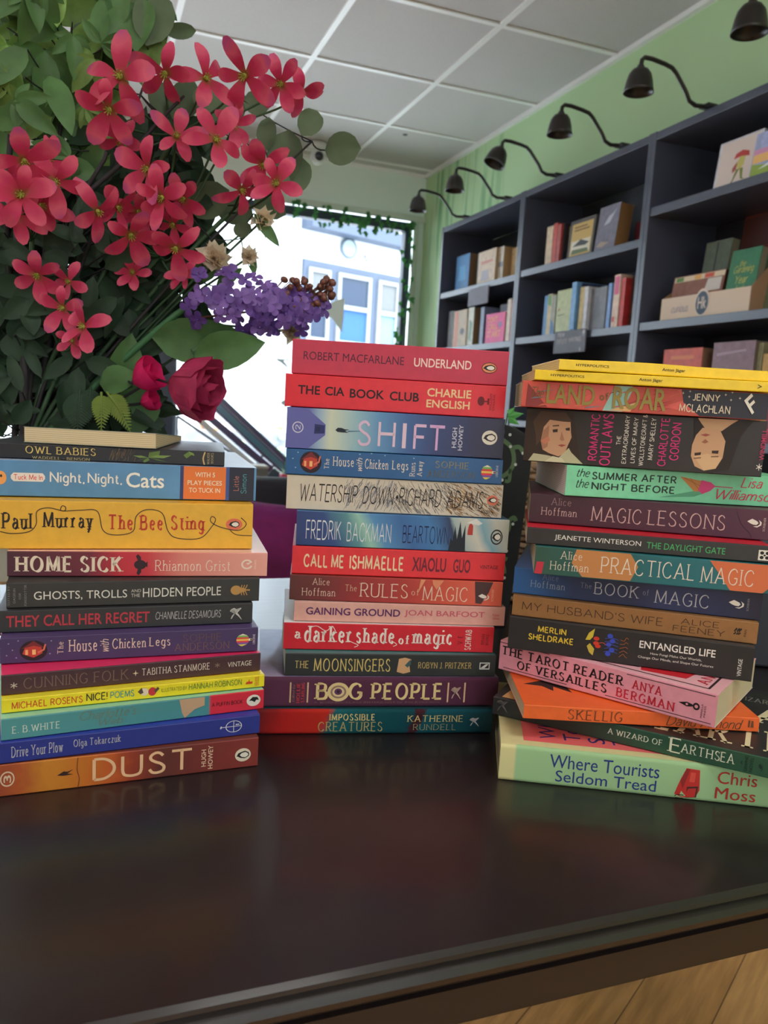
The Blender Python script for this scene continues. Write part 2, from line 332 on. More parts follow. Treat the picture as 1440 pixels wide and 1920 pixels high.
white = M('off white emulsion', (232, 234, 230), .8, .2); sage = M('grey green bulkhead paint', (230, 242, 236), .8, .2)
w = MB(); w.box(XL-.1, XL, YB, YW+.1, 0, ZC); structure(w.build('wall_left', white))
w = MB(); w.box(XL-.1, XW+.1, YB-.1, YB, 0, ZC); structure(w.build('wall_back', white))
# window wall: bulkhead above, low sill wall below, side piers
WT, WB, WX0, WX1 = 2.262, .62, -2.3, 1.915
w = MB(); w.box(XL, XW, YW, YW+.12, WT+.035, ZC); w.box(XL, XW, YW, YW+.12, 0, WB); w.box(XL, WX0, YW, YW+.12, WB, WT+.035); w.box(WX1+.03, XW, YW, YW+.12, WB, WT+.035)
structure(w.build('wall_front', sage))
t = MB(); t.box(XL, XW, YW-.03, YW+.0, WT, WT+.035); structure(t.build('trim_1', M('pale trim', (206, 216, 204), .6), bevel=.004))
t = MB(); t.box(WX1, WX1+.03, YW-.02, YW+.0, WB, WT); structure(t.build('trim_2', M('pale trim', (206, 216, 204), .6), bevel=.004))
dark = M('dark blue grey window bars', (52, 60, 78), .4)
wf = MB(); wf.box(WX0, WX1, YW+.02, YW+.09, WT-.055, WT); wf.box(WX0, WX1, YW+.02, YW+.09, WB, WB+.06); wf.box(WX1-.045, WX1, YW+.02, YW+.09, WB, WT); wf.box(WX0, WX0+.05, YW+.02, YW+.09, WB, WT)
win = structure(wf.build('window_1', dark, bevel=.004))
wf = MB(); wf.box(.345, .47, YW-.02, YW+.1, WB, WT); wf.box(.325, .345, YW+.02, YW+.09, WB, WT); wf.box(.47, .485, YW+.02, YW+.09, WB, WT)
wf.build('mullion', dark, win, bevel=.006)
gl = bpy.data.materials.new('clear glass'); gl.use_nodes = True; nt = gl.node_tree; out = nt.nodes['Material Output']; nt.nodes.remove(nt.nodes['Principled BSDF'])
tr = nt.nodes.new('ShaderNodeBsdfTransparent'); go = nt.nodes.new('ShaderNodeBsdfGlossy'); go.inputs['Roughness'].default_value = .02; fr = nt.nodes.new('ShaderNodeFresnel'); fr.inputs[0].default_value = 1.3; mxs = nt.nodes.new('ShaderNodeMixShader')
nt.links.new(fr.outputs[0], mxs.inputs[0]); nt.links.new(tr.outputs[0], mxs.inputs[1]); nt.links.new(go.outputs[0], mxs.inputs[2]); nt.links.new(mxs.outputs[0], out.inputs[0])
for x0, x1 in ((WX0+.05, .325), (.485, WX1-.045)):
    p = MB(); p.box(x0, x1, YW+.05, YW+.056, WB+.06, WT-.055); p.build('pane', gl, win)
sl = MB(); sl.box(-2.55, 1.66, YW-.50, YW-.005, WB-.04, WB); structure(sl.build('trim_3', M('white window ledge', (220, 222, 220), .5), bevel=.005))

# added unseen window on the back wall; its pane glows to brighten the room
wf = MB(); wf.box(-1.3, 1.9, YB+.002, YB+.05, .8, .86); wf.box(-1.3, 1.9, YB+.002, YB+.05, 2.2, 2.26)
for x in (-1.3, -.26, .8, 1.84): wf.box(x, x+.06, YB+.002, YB+.05, .86, 2.2)
w2 = structure(wf.build('added_fill_window', dark, bevel=.004))
p = MB(); p.box(-1.24, 1.84, YB+.004, YB+.01, .86, 2.2); em2 = bpy.data.materials.new('fill glow in the added pane'); em2.use_nodes = True
q = em2.node_tree.nodes['Principled BSDF']; q.inputs['Emission Color'].default_value = (.92, .97, 1, 1); q.inputs['Emission Strength'].default_value = BACK_FILL; p.build('pane', em2, w2)

# ceiling lamps of the shop (square panels further back in the room)
k = 0
for x, y in ((.6, -.15), (-1.1, -.15), (.6, -1.98), (-1.1, -1.98), (-1.7, 1.68)):
    t = thing('ceiling_light', ['square ceiling light panel above the front of the table', 'square ceiling light panel left of the table', 'square ceiling light panel right at the back of the shop', 'square ceiling light panel left at the back of the shop', 'square ceiling light panel near the left wall and the flowers'][k], 'ceiling light', (x, y, ZC-.012), 0, 'ceiling light panels'); k += 1
    fr_ = MB(); fr_.box(-.28, .28, -.3, .3, -.001, .004); fr_.build('frame', MATS['white enamelled bars'], t)
    em = bpy.data.materials.get('lit diffuser')
    if not em:
        em = bpy.data.materials.new('lit diffuser'); em.use_nodes = True; q = em.node_tree.nodes['Principled BSDF']; q.inputs['Emission Color'].default_value = (1, .96, .9, 1); q.inputs['Emission Strength'].default_value = 4
    d = MB(); d.box(-.26, .26, -.28, .28, -.004, -.001); d.build('diffuser', em, t)
    ld = bpy.data.lights.new('panel light', 'AREA'); ld.shape = 'SQUARE'; ld.size = .54; ld.energy = PANEL_POWER; ld.color = PANEL_COLOR
    lo = bpy.data.objects.new('panel_light', ld); COL.objects.link(lo); lo.parent = t; lo.location = (0, 0, -.02)

# ------------------------------------------------------------------ outside: pavement, the building across the street
gm = M('grey paving', (206, 208, 210), .9, .2, var=.1, scale=3)
o = MB(); o.box(-30, 40, YW+.2, 60, -.14, -.1); structure(o.build('pavement', gm))
BW = math.radians(20)                     # the street front runs at an angle to the shop
wdir = Vector((math.cos(BW), math.sin(BW), 0)); S = 1.6
P0 = CAM + Vector((2.83*S, 9.069*S, 0)); 
bl = thing('building', 'white building with grey sash windows across the street', 'building', (P0.x, P0.y, -.1), BW)
def ZB(z): return (z-1.115)*S+1.115+.1
UV = M('white render', (186, 189, 194), .85, .2, var=.02, scale=2)
greyp = M('blue grey woodwork', (62, 72, 92), .6); wood = M('white sash frames', (124, 128, 134), .5); pane = M('dark window glass', (38, 50, 70), .08, .4); blue = M('blue blind', (24, 70, 126), .7); pale = M('pale blue blind', (90, 114, 138), .7); net = M('grey curtain', (88, 90, 94), .8)
m = MB(); m.box(-16, 16, 0, 5, 0, 5.3); m.build('wall', UV, bl)
m = MB(); m.box(-.69*S, 6, -.35, 0, ZB(2.98), ZB(3.12)); m.build('fascia', greyp, bl)
m = MB(); m.box(-.66*S, 6, -.06, 0, ZB(1.2), ZB(2.66)); m.build('shop_front', greyp, bl)
for x0, x1, pm_, pm2 in ((-.6, -.3, net, pane), (-.19, .3, pane, blue), (.41, .74, net, pale), (.9, 1.3, pane, blue)):
    x0 *= S; x1 *= S; z0, z1, zm = ZB(1.78), ZB(2.58), ZB(2.2); fwid = .07
    fr_ = MB(); fr_.box(x0, x0+fwid, -.11, -.06, z0, z1); fr_.box(x1-fwid, x1, -.11, -.06, z0, z1); fr_.box(x0+fwid, x1-fwid, -.11, -.06, z1-fwid, z1); fr_.box(x0+fwid, x1-fwid, -.11, -.06, z0, z0+fwid); fr_.box(x0+fwid, x1-fwid, -.12, -.06, zm-.04, zm+.04)
    wo = fr_.build('window', wood, bl)
    p = MB(); p.box(x0+fwid, x1-fwid, -.075, -.062, zm+.04, z1-fwid); p.build('upper_pane', pm_, wo)
    p = MB(); p.box(x0+fwid, x1-fwid, -.075, -.062, z0+fwid, zm-.04); p.build('lower_pane', pm2, wo)
pq = MB(); pq.lathe([(0, .0), (.1*S, 0), (.115*S, -.03), (.115*S, -.06), (0, -.06)], 24, 0, (-.04*S, -.0, ZB(2.87)), Matrix.Rotation(-PI/2, 3, 'X')); pl_ = pq.build('plaque', M('pale plaque rim', (84, 96, 110), .6), bl)
pq = MB(); pq.lathe([(0, .0), (.092*S, 0)], 24, 0, (-.04*S, -.062, ZB(2.87)), Matrix.Rotation(-PI/2, 3, 'X')); pq.build('plaque_face', M('pale plaque', (126, 140, 148), .6), pl_)
for txt, x0, x1, za, zb in (('1', .1, .135, 2.73, 2.84), ('5', .2, .26, 2.76, 2.84)):
    if txt == '1': V, Fc = [(0, 0), (.35, 0), (1, 1), (.65, 1)], [(0, 1, 2, 3)]
    else: V, Fc = text2d('bold', txt)
    nm = MB(); nm.add([(S*(x0+(x1-x0)*p), -.012, ZB(za+(zb-za)*q)) for p, q in V], Fc)
    nm.build('house_number', M('black numerals', (34, 36, 42), .6), bl)
pp = MB(); pp.tube([(-.83*S, -.08, ZB(1)), (-.83*S, -.08, ZB(3.3))], .03, 8); pp.tube([(-.95*S, -.06, ZB(1.5)), (-.95*S, -.06, ZB(2.7)), (-.83*S, -.06, ZB(2.8))], .012, 6); pp.build('drainpipe', M('pale pipe', (116, 122, 130), .5), bl)
# low grey planter wall with orange flowers on the pavement
pt = thing('planter', 'long grey stone planter with orange flowers out on the pavement', 'planter', (1.9, 9.6, -.1), BW)
m = MB(); m.box(-1.6, 1.6, -.2, .2, 0, .80); m.build('trough', M('grey stone', (104, 106, 114), .9, var=.2, scale=8), pt, bevel=.01)
m = MB(); rn = random.Random(5)
for i in range(60): m.ellipsoid((rn.uniform(-1.5, 1.5), rn.uniform(-.24, .1), rn.uniform(.5, .95)), .05, .05, .04, i % 3, 4)
fl = m.build('flowers', [M('orange blooms', (226, 150, 100), .7), M('pale blooms', (220, 200, 180), .7), M('planter greens', (130, 150, 120), .7)], pt); fl['kind'] = 'stuff'

# ivy trailing round the window, a sticker on the glass, the camera on the ceiling
ivm = M('ivy leaf', (58, 120, 62), .5, translucent=.2, var=.3, scale=30)
def ivy_leaf(mb, c, r, rot):
    pts = [(0, -.9), (.55, -.6), (.95, 0), (.45, .15), (.35, .7), (0, 1.1), (-.35, .7), (-.45, .15), (-.95, 0), (-.55, -.6)]
    q = Matrix.Rotation(rot, 3, 'Y') @ Matrix.Rotation(random.uniform(-.6, .6), 3, 'X') @ Matrix.Rotation(random.uniform(-.6, .6), 3, 'Z')
    vs = [Vector(c)+q @ Vector((x*r, -.25*r*(1-abs(x)), y*r)) for x, y in pts]; mid = Vector(c)+q @ Vector((0, -.3*r, 0))
    mb.add(vs+[mid], [(i, (i+1) % 10, 10) for i in range(10)], 0, True)
for lab, pts, cnt in (('ivy garland trailing along the top bar of the window', [(at(545, 386, YW-.04)), (at(650, 405, YW-.05)), (at(700, 415, YW-.04)), (at(775, 428, YW-.04))], 64), ('ivy garland hanging down the right edge of the window', [(at(772, 430, YW-.05)), (at(770, 470, YW-.04)), (at(772, 520, YW-.05)), (at(762, 580, YW-.04)), (at(757, 640, YW-.05)), (at(753, 700, YW-.04))], 34)):
    t = thing('ivy_garland', lab, 'garland', pts[0]); mb = MB(); rn = random.Random(lab)
    rel = [p-pts[0] for p in pts]; s_ = MB(); s_.tube(rel, .004, 5); s_.build('stem', M('ivy stem', (50, 90, 50), .7), t)
    for i in range(cnt):
        u = rn.random()*(len(rel)-1); k = int(u); p = rel[k].lerp(rel[k+1], u-k); dz = rn.uniform(-.085, .035) if cnt > 40 else rn.uniform(-.05, .05); dx = 0 if cnt > 40 else rn.uniform(-.075, .03)
        ivy_leaf(mb, p+Vector((dx, rn.uniform(-.02, .02), dz)), rn.uniform(.014, .026), PI+rn.uniform(-.6, .6))
    mb.build('foliage', ivm, t)
d = MB(); q = [at(x, y, YW+.046) for x, y in ((607, 577), (632, 562), (646, 560), (644, 600), (641, 624), (633, 612), (622, 596), (600, 590))]
d.prism(q, (0, .001, 0)); tag(d.build('window_decal', M('white vinyl', (240, 244, 246), .6)), 'white leaf-shaped vinyl sticker on the window glass', 'sticker')
for pts, lab in (([(515, 672), (540, 690), (532, 676), (545, 674)], 'topmost frosted fern sticker on the window glass, beside the middle stack'), ([(525, 755), (545, 742), (536, 764)], 'lower frosted fern sticker on the window glass, beside the middle stack')):
    d = MB(); d.prism([at(x, y, YW+.046) for x, y in pts], (0, .001, 0)); tag(d.build('window_decal', M('frosted vinyl', (196, 214, 224), .6)), lab, 'sticker')
cc = at(594, 296, 4.55)
t = thing('security_camera', 'small white dome camera with black lens on the ceiling by the window', 'camera', (cc.x, cc.y, ZC-.006))
s = MB(); s.lathe([(0, 0), (.05, 0), (.052, -.02), (.045, -.035), (0, -.035)], 20); s.build('base', M('white plastic', (222, 224, 222), .4), t)
s = MB(); s.ellipsoid((0, -.015, cc.z-ZC+.006), .042, .042, .042, 0, 10); hd = s.build('head', M('white plastic', (222, 224, 222), .4), t)
s = MB(); s.ellipsoid((0, -.045, cc.z-ZC+.004), .026, .02, .026, 0, 8); s.build('lens', M('black lens', (24, 26, 40), .1, .8), hd)

# ------------------------------------------------------------------ bookcases along the green wall
wd = M('black brown bookcase veneer', (78, 83, 100), .3, .6, var=.06, scale=14, stretch=(2, 2, 30)); bk = M('bookcase back panel', (40, 42, 52), .55)
XF, BT = 1.68, 2.02
UN = [(3.023, 3.833), (2.213, 3.023), (1.403, 2.213)]
SH = [(1.691, 1.415, 1.08, .75, .42, .09), (1.698, 1.423, 1.08, .75, .42, .09), (1.786, 1.426, 1.07, .75, .42, .09)]
for (y0, y1), sh, lab in zip(UN, SH, ('tall black bookcase nearest the window', 'tall black bookcase between its two neighbours', 'tall black bookcase nearest the table, partly out of frame')):
    t = thing('bookcase', lab, 'bookcase', (XF, y0, 0), 0, 'black bookcases along the green wall')
    L = y1-y0-.001; th = .018
    for nm_, a, b_ in (('side_panel', 0, th), ('side_panel', L-th, L)):
        s = MB(); s.box(0, .285, a, b_, 0, BT); s.build(nm_, wd, t, bevel=.001)
    s = MB(); s.box(.001, .285, th, L-th, BT-.026, BT-.002); s.build('top_panel', wd, t, bevel=.001)
    s = MB(); s.box(.277, .284, th, L-th, .02, BT-.03); s.build('back_panel', bk, t)
    for z in sh:
        s = MB(); s.box(.004, .276, th+.0005, L-th-.0005, z-.026, z); s.build('shelf', wd, t, bevel=.001)
    s = MB(); s.box(.02, .036, th, L-th, 0, .06); s.build('plinth', wd, t)
# picture lamps clipped to the bookcase tops
lm = M('black enamel', (34, 32, 32), .38, .6)
lt = thing('picture_lamp', 'x', 'lamp', (XF-.005, 1.973, BT)); LP = [(0, 0, .004), (-.04, 0, .0), (-.063, 0, .008), (-.078, 0, .03), (-.118, 0, .072), (-.135, 0, .084), (-.16, 0, .089), (-.205, 0, .094), (-.23, 0, .093), (-.238, 0, .085), (-.24, 0, .068)]
s = MB(); s.tube(LP, .0062, 10); s.build('arm', lm, lt)
s = MB(); s.box(-.012, .06, -.02, .02, 0, .009); s.build('base', lm, lt, bevel=.002)
s = MB(); s.lathe([(.0, .07), (.009, .07), (.012, .062), (.022, .058), (.031, .046), (.036, .028), (.040, .006), (.042, -.002), (.040, -.002), (.036, .01), (.03, .03), (.02, .045), (0, .05)], 28, 0, (-.24, 0, 0)); sh_ = s.build('shade', lm, lt)
s = MB(); s.ellipsoid((-.24, 0, .032), .010, .010, .013, 0, 8); s.build('bulb', M('unlit bulb', (96, 92, 86), .3), sh_)
for i, (y, lab) in enumerate(((1.973, 'fourth from the window'), (2.373, 'third from the window'), (2.773, 'second from the window, shade tipped outward'), (3.170, 'x'), (3.573, 'x'), (1.573, 'x'))):
    o = lt if i == 0 else copy_thing(lt); o.location.y = y
    o['label'] = ['black gooseneck lamp above the third bookcase, second largest in view', 'black gooseneck lamp above the middle bookcase, beside the third bookcase', 'black gooseneck lamp with tipped shade above the middle bookcase', 'black gooseneck lamp above the far bookcase, in front of the painted green trails', 'black gooseneck lamp nearest the window, smallest in view', 'largest black gooseneck lamp, cut by the top right corner of the photo'][i]
    o['group'] = 'gooseneck lamps on the bookcases'
    if i == 2:
        for c_ in o.children:
            if c_.name.startswith('shade'):
                piv = Matrix.Translation((-.24, 0, .07)); c_.matrix_local = piv @ Matrix.Rotation(.38, 4, 'Y') @ piv.inverted()
# ------------------------------------------------------------------ the dark table with a moulded edge
m = bpy.data.materials.new('espresso veneer'); m.use_nodes = True; nt = m.node_tree; b = nt.nodes['Principled BSDF']
tc = nt.nodes.new('ShaderNodeTexCoord'); mp = nt.nodes.new('ShaderNodeMapping'); mp.inputs['Scale'].default_value = (3, 60, 60); nt.links.new(tc.outputs['Object'], mp.inputs[0])
n = nt.nodes.new('ShaderNodeTexNoise'); n.inputs['Scale'].default_value = 3; n.inputs['Detail'].default_value = 6; nt.links.new(mp.outputs[0], n.inputs['Vector'])
r = nt.nodes.new('ShaderNodeValToRGB'); r.color_ramp.elements[0].color = lin((26, 20, 22)); r.color_ramp.elements[1].color = lin((33, 26, 28)); nt.links.new(n.outputs['Fac'], r.inputs[0]); nt.links.new(r.outputs[0], b.inputs['Base Color'])
rr_ = nt.nodes.new('ShaderNodeMapRange'); rr_.inputs[3].default_value = .32; rr_.inputs[4].default_value = .40; nt.links.new(n.outputs['Fac'], rr_.inputs[0]); nt.links.new(rr_.outputs[0], b.inputs['Roughness'])
b.inputs['Specular IOR Level'].default_value = .45; b.inputs['Coat Weight'].default_value = .35; b.inputs['Coat Roughness'].default_value = .14
tb = thing('table', 'large dark espresso table with a moulded edge under the three stacks of books', 'table', (0, .36, 0))
TX0, TX1, TD = -.95, 1.0, .92
prof = [(.0, .0), (.0, -.003), (-.0005, -.0055), (.003, -.0075), (.0035, -.0095), (.0005, -.012), (-.001, -.016), (.0, -.020), (.004, -.0245), (.0085, -.027), (.0085, -.0285), (.0055, -.0295), (.0055, -.0505), (.009, -.052), (.009, -.056)]
prof = [(y, z) for y, z in prof]
s = MB(); loop = [(y, z+TT) for y, z in [(.0025, 0)]+prof[1:]]
ring = []
for y, z in loop:              # the moulding runs all round: inset y on the four sides
    ring.append([(TX0+y, y, z), (TX1-y, y, z), (TX1-y, TD-y, z), (TX0+y, TD-y, z)])
vs = [p for r4 in ring for p in r4]; fs = []
for i in range(len(ring)-1):
    for k in range(4): fs.append((i*4+k, (i+1)*4+k, (i+1)*4+(k+1) % 4, i*4+(k+1) % 4))
fs.append((0, 1, 2, 3)); o = (len(ring)-1)*4; fs.append((o+3, o+2, o+1, o))
s.add(vs, fs); s.build('tabletop', m, tb)
for x in (TX0+.09, TX1-.09):
    for y in (.09, TD-.09):
        s = MB(); s.add([(x-.035, y-.035, TT-.0565), (x+.035, y-.035, TT-.0565), (x+.035, y+.035, TT-.0565), (x-.035, y+.035, TT-.0565), (x-.022, y-.022, 0), (x+.022, y-.022, 0), (x+.022, y+.022, 0), (x-.022, y+.022, 0)], [(0, 1, 2, 3), (4, 7, 6, 5), (0, 4, 5, 1), (1, 5, 6, 2), (2, 6, 7, 3), (3, 7, 4, 0)])
        s.build('leg', m, tb, bevel=.002)
s = MB(); s.box(TX0+.125, TX1-.125, TD-.10, TD-.08, TT-.13, TT-.0565); s.build('rear_rail', m, tb)
# ------------------------------------------------------------------ the three stacks of books
PAPER = (222, 204, 172)
def page_mat(rgb=PAPER, axis='Z'):
    k = 'page edges %s %s' % (rgb, axis)
    if k in MATS: return MATS[k]
    m = M(k, rgb, .85, .2); nt = m.node_tree; b = nt.nodes['Principled BSDF']
    tc = nt.nodes.new('ShaderNodeTexCoord'); w = nt.nodes.new('ShaderNodeTexWave'); w.bands_direction = axis
    w.inputs['Scale'].default_value = 190; w.inputs['Distortion'].default_value = .6; w.inputs['Detail'].default_value = 2
    nt.links.new(tc.outputs['Object'], w.inputs['Vector'])
    r = nt.nodes.new('ShaderNodeValToRGB'); c = lin(rgb)
    r.color_ramp.elements[0].color = tuple(x*.72 for x in c[:3])+(1,); r.color_ramp.elements[1].color = c
    nt.links.new(w.outputs['Color'], r.inputs[0]); nt.links.new(r.outputs[0], b.inputs['Base Color'])
    return m
def ell(cx, cy, rx, ry, n=24, a0=0): return [(cx+rx*math.cos(2*PI*i/n+a0), cy+ry*math.sin(2*PI*i/n+a0)) for i in range(n)]
def star(cx, cy, r, k=5, q=.35, sx=1): return [(cx+sx*(r if i % 2 == 0 else r*q)*math.cos(PI*i/k), cy+(r if i % 2 == 0 else r*q)*math.sin(PI*i/k)) for i in range(2*k)]
BLK = (28, 24, 26); WHT = (232, 226, 214)
def emblem(kind, bg=None, fg=None):
    """emblems as flat shapes in a unit square: [(polygon, rgb)]"""
    if kind == 'bird_oval':       # a bird lying in an oval, head to the left
        o = []
        if bg: o = [(ell(.5, .5, .5, .5), BLK if fg == 'ring' else bg), (ell(.5, .5, .46, .44), bg)]
        o += [([(.14, .5), (.2, .64), (.36, .72), (.62, .8), (.86, .66), (.9, .5), (.86, .36), (.62, .22), (.36, .28), (.2, .38)], BLK),
              ([(.3, .5), (.42, .64), (.64, .7), (.8, .6), (.84, .5), (.8, .4), (.64, .3), (.42, .36)], WHT), ([(.14, .5), (.08, .42), (.2, .4)], BLK)]
        return o
    if kind == 'balloon':
        o = []
        for i, c in enumerate([(225, 210, 90), (120, 90, 170), (230, 60, 80), (240, 200, 90), (220, 70, 70), (120, 180, 90), (235, 225, 210)][:7]):
            y0 = i/7; y1 = (i+1)/7; f = lambda y: .38*math.sqrt(max(0, 1-(2*y-1)**2))
            o.append(([(.4-f(y0), y0), (.4+f(y0), y0), (.4+f(y1), y1), (.4-f(y1), y1)] if 0 < i < 6 else [(.4-f(.02 if not i else y0), y0 if i else .0), (.4+f(y0), y0), (.4+f(y1), y1), (.4-f(y1), y1)], c))
        return o+[([(.76, .4), (.98, .45), (.98, .58), (.76, .6)], WHT), ([(.84, .44), (1, .46), (1, .56), (.84, .56)], (120, 80, 60))]
    if kind == 'hut':             # a little red hut in a dark round
        return [(ell(.5, .5, .5, .5), (40, 22, 34)), ([(.1, .35), (.2, .72), (.5, .9), (.78, .7), (.82, .35), (.5, .15)], (190, 62, 52)),
                ([(.05, .6), (.5, .98), (.9, .62), (.5, .74)], (120, 40, 44)), ([(.2, .3), (.3, .3), (.3, .55), (.2, .55)], (235, 170, 110)),
                ([(.45, .3), (.58, .3), (.58, .55), (.45, .55)], (240, 190, 120)), ([(.66, .34), (.9, .5), (.96, .8), (.9, .8), (.84, .55), (.64, .44)], (215, 110, 90))]
    if kind == 'flame': return [([(0, .62), (.3, .92), (.62, .7), (.72, .5), (.6, .3), (.4, .32), (.22, .42)], fg or WHT), ([(.72, .85), (.92, .6), (.9, .3), (.66, .05), (.4, .12), (.68, .2), (.82, .42), (.8, .62)], fg or WHT)]
    if kind == 'figure':
        c = fg or WHT
        return [([(0, .7), (.12, .85), (.35, .95), (.55, .85), (.6, .65), (.45, .5), (.7, .3), (1, .0), (.95, .12), (.75, .42), (.62, .55), (.95, .9), (.9, .95), (.5, .6), (.2, .35), (.1, .1), (.18, .1), (.4, .48), (.5, .68), (.42, .8), (.3, .85), (.1, .75)], c)]
    if kind == 'ring_c':
        c = fg or WHT
        return [([(.5+.5*math.cos(a), .5+.5*math.sin(a)) for a in [math.radians(d) for d in range(25, 341, 15)]] + [(.5+.34*math.cos(a), .5+.34*math.sin(a)) for a in [math.radians(d) for d in range(340, 24, -15)]], c), ([(.4, .6), (.95, .78), (.6, .45)], c)]
    if kind == 'beetle':
        c = (186, 140, 80)
        return [(ell(.28, .5, .28, .42), c), (ell(.62, .5, .16, .2), c), ([(.7, .45), (1, .42), (1, .56), (.7, .55)], c)] + [([(.5+.1*i, .5), (.56+.14*i, .5+s*.48), (.6+.14*i, .5+s*.45), (.56+.1*i, .5)], c) for i in range(3) for s in (1, -1)]
    if kind == 'fly':
        c = (52, 30, 38)
        return [(ell(.5, .5, .42, .22), c), ([(.4, .6), (.2, .9), (.34, 1), (.55, .85), (.55, .6)], c), ([(.4, .4), (.25, .1), (.4, 0), (.58, .15), (.55, .4)], c), ([(.75, .5), (1, .66), (1, .38)], c)]
    if kind == 'tree':
        c = fg or (110, 24, 34)
        return [(ell(.3, .5, .3, .45), c), ([(.5, .44), (.85, .44), (.85, .2), (1, .2), (1, .8), (.85, .8), (.85, .56), (.5, .56)], c)]
    if kind == 'frame':
        c = fg or WHT
        return [([(0, 0), (1, 0), (1, 1), (0, 1)], c), ([(.08, .14), (.92, .14), (.92, .86), (.08, .86)], BLK), ([(.1, .2), (.5, .2), (.9, .8), (.6, .75)], c)]
    if kind == 'globe':
        c = fg or WHT
        ring = lambda r0, r1: [(.62+r0*.9*math.cos(a), .5+r0*1.2*math.sin(a)) for a in [2*PI*i/28 for i in range(29)]] + [(.62+r1*.9*math.cos(a), .5+r1*1.2*math.sin(a)) for a in [2*PI*i/28 for i in range(28, -1, -1)]]
        return [(ring(.4, .36), c), ([(.02, .48), (.98, .48), (.98, .53), (.02, .53)], c), ([(.6, .05), (.63, .05), (.63, .95), (.6, .95)], c), ([(.05, .6), (.02, .4), (.08, .4), (.1, .6)], c), ([(.7, .6), (.86, .6), (.86, .68), (.7, .68)], c)]
    if kind == 'pen_nib':
        c = BLK
        return [([(0, .5), (.2, .62), (.4, .72), (.62, .62), (.7, .55), (.7, .45), (.62, .38), (.4, .28), (.2, .4)], c), (ell(.84, .5, .16, .34), c), (ell(.84, .5, .08, .16), (225, 150, 165)), (ell(.4, .5, .06, .1), (225, 150, 165))]
    if kind == 'f_mark':
        a = math.radians(-42); R2 = lambda p: (.5+.62*((p[0]-.5)*math.cos(a)*1-(p[1]-.5)*math.sin(a)*1), .5+.9*((p[0]-.5)*math.sin(a)+(p[1]-.5)*math.cos(a)))
        a = math.radians(42); F_ = [[(.2, -.1), (.42, -.1), (.42, 1.1), (.2, 1.1)], [(.42, .86), (.95, .86), (.95, 1.1), (.42, 1.1)], [(.42, .4), (.85, .4), (.85, .62), (.42, .62)]]
        return [([R2(p) for p in q], WHT) for q in F_]
    if kind == 'plait': return [([(.0+.3*i+q, .1), (.25+.3*i+q, .3), (.1+.3*i+q, .5), (.35+.3*i+q, .8), (.2+.3*i+q, .95), (-.05+.3*i+q, .55), (.1+.3*i+q, .35), (-.1+.3*i+q, .2)], (40, 30, 24)) for i, q in ((0, .1), (1, .1), (2, .02))]
    if kind == 'knot': return [([(0, 0), (1, 0), (1, 1), (0, 1)], WHT)] + [(ell(.28+.44*i, .28+.44*j, .17, .17, 8), BLK) for i in (0, 1) for j in (0, 1)] + [(ell(.5, .5, .1, .1, 8), BLK)]
    if kind == 'asterisk': return [([(.44, 0), (.56, 0), (.56, 1), (.44, 1)], fg), ([(0, .3), (.06, .2), (1, .7), (.94, .8)], fg), ([(0, .7), (.06, .8), (1, .3), (.94, .2)], fg)]
    if kind == 'disc': return [(ell(.5, .5, .5, .5), fg)]
    if kind == 'ring':
        n = 30
        return [([(.5+.5*math.cos(2*PI*i/n), .5+.5*math.sin(2*PI*i/n)) for i in range(n+1)]+[(.5+.41*math.cos(2*PI*i/n), .5+.41*math.sin(2*PI*i/n)) for i in range(n, -1, -1)], fg)]
    if kind == 'boat': return [([(0, .1), (.9, .1), (1, .5), (.7, .45), (.55, .5), (.5, 1), (.4, .5), (.1, .45)], fg)]
    if kind == 'diamond': return [([(.5, 0), (1, .5), (.5, 1), (0, .5)], fg)]
    if kind == 'spark': return [(star(.5, .5, .5, 4, .25), fg)]
    return []

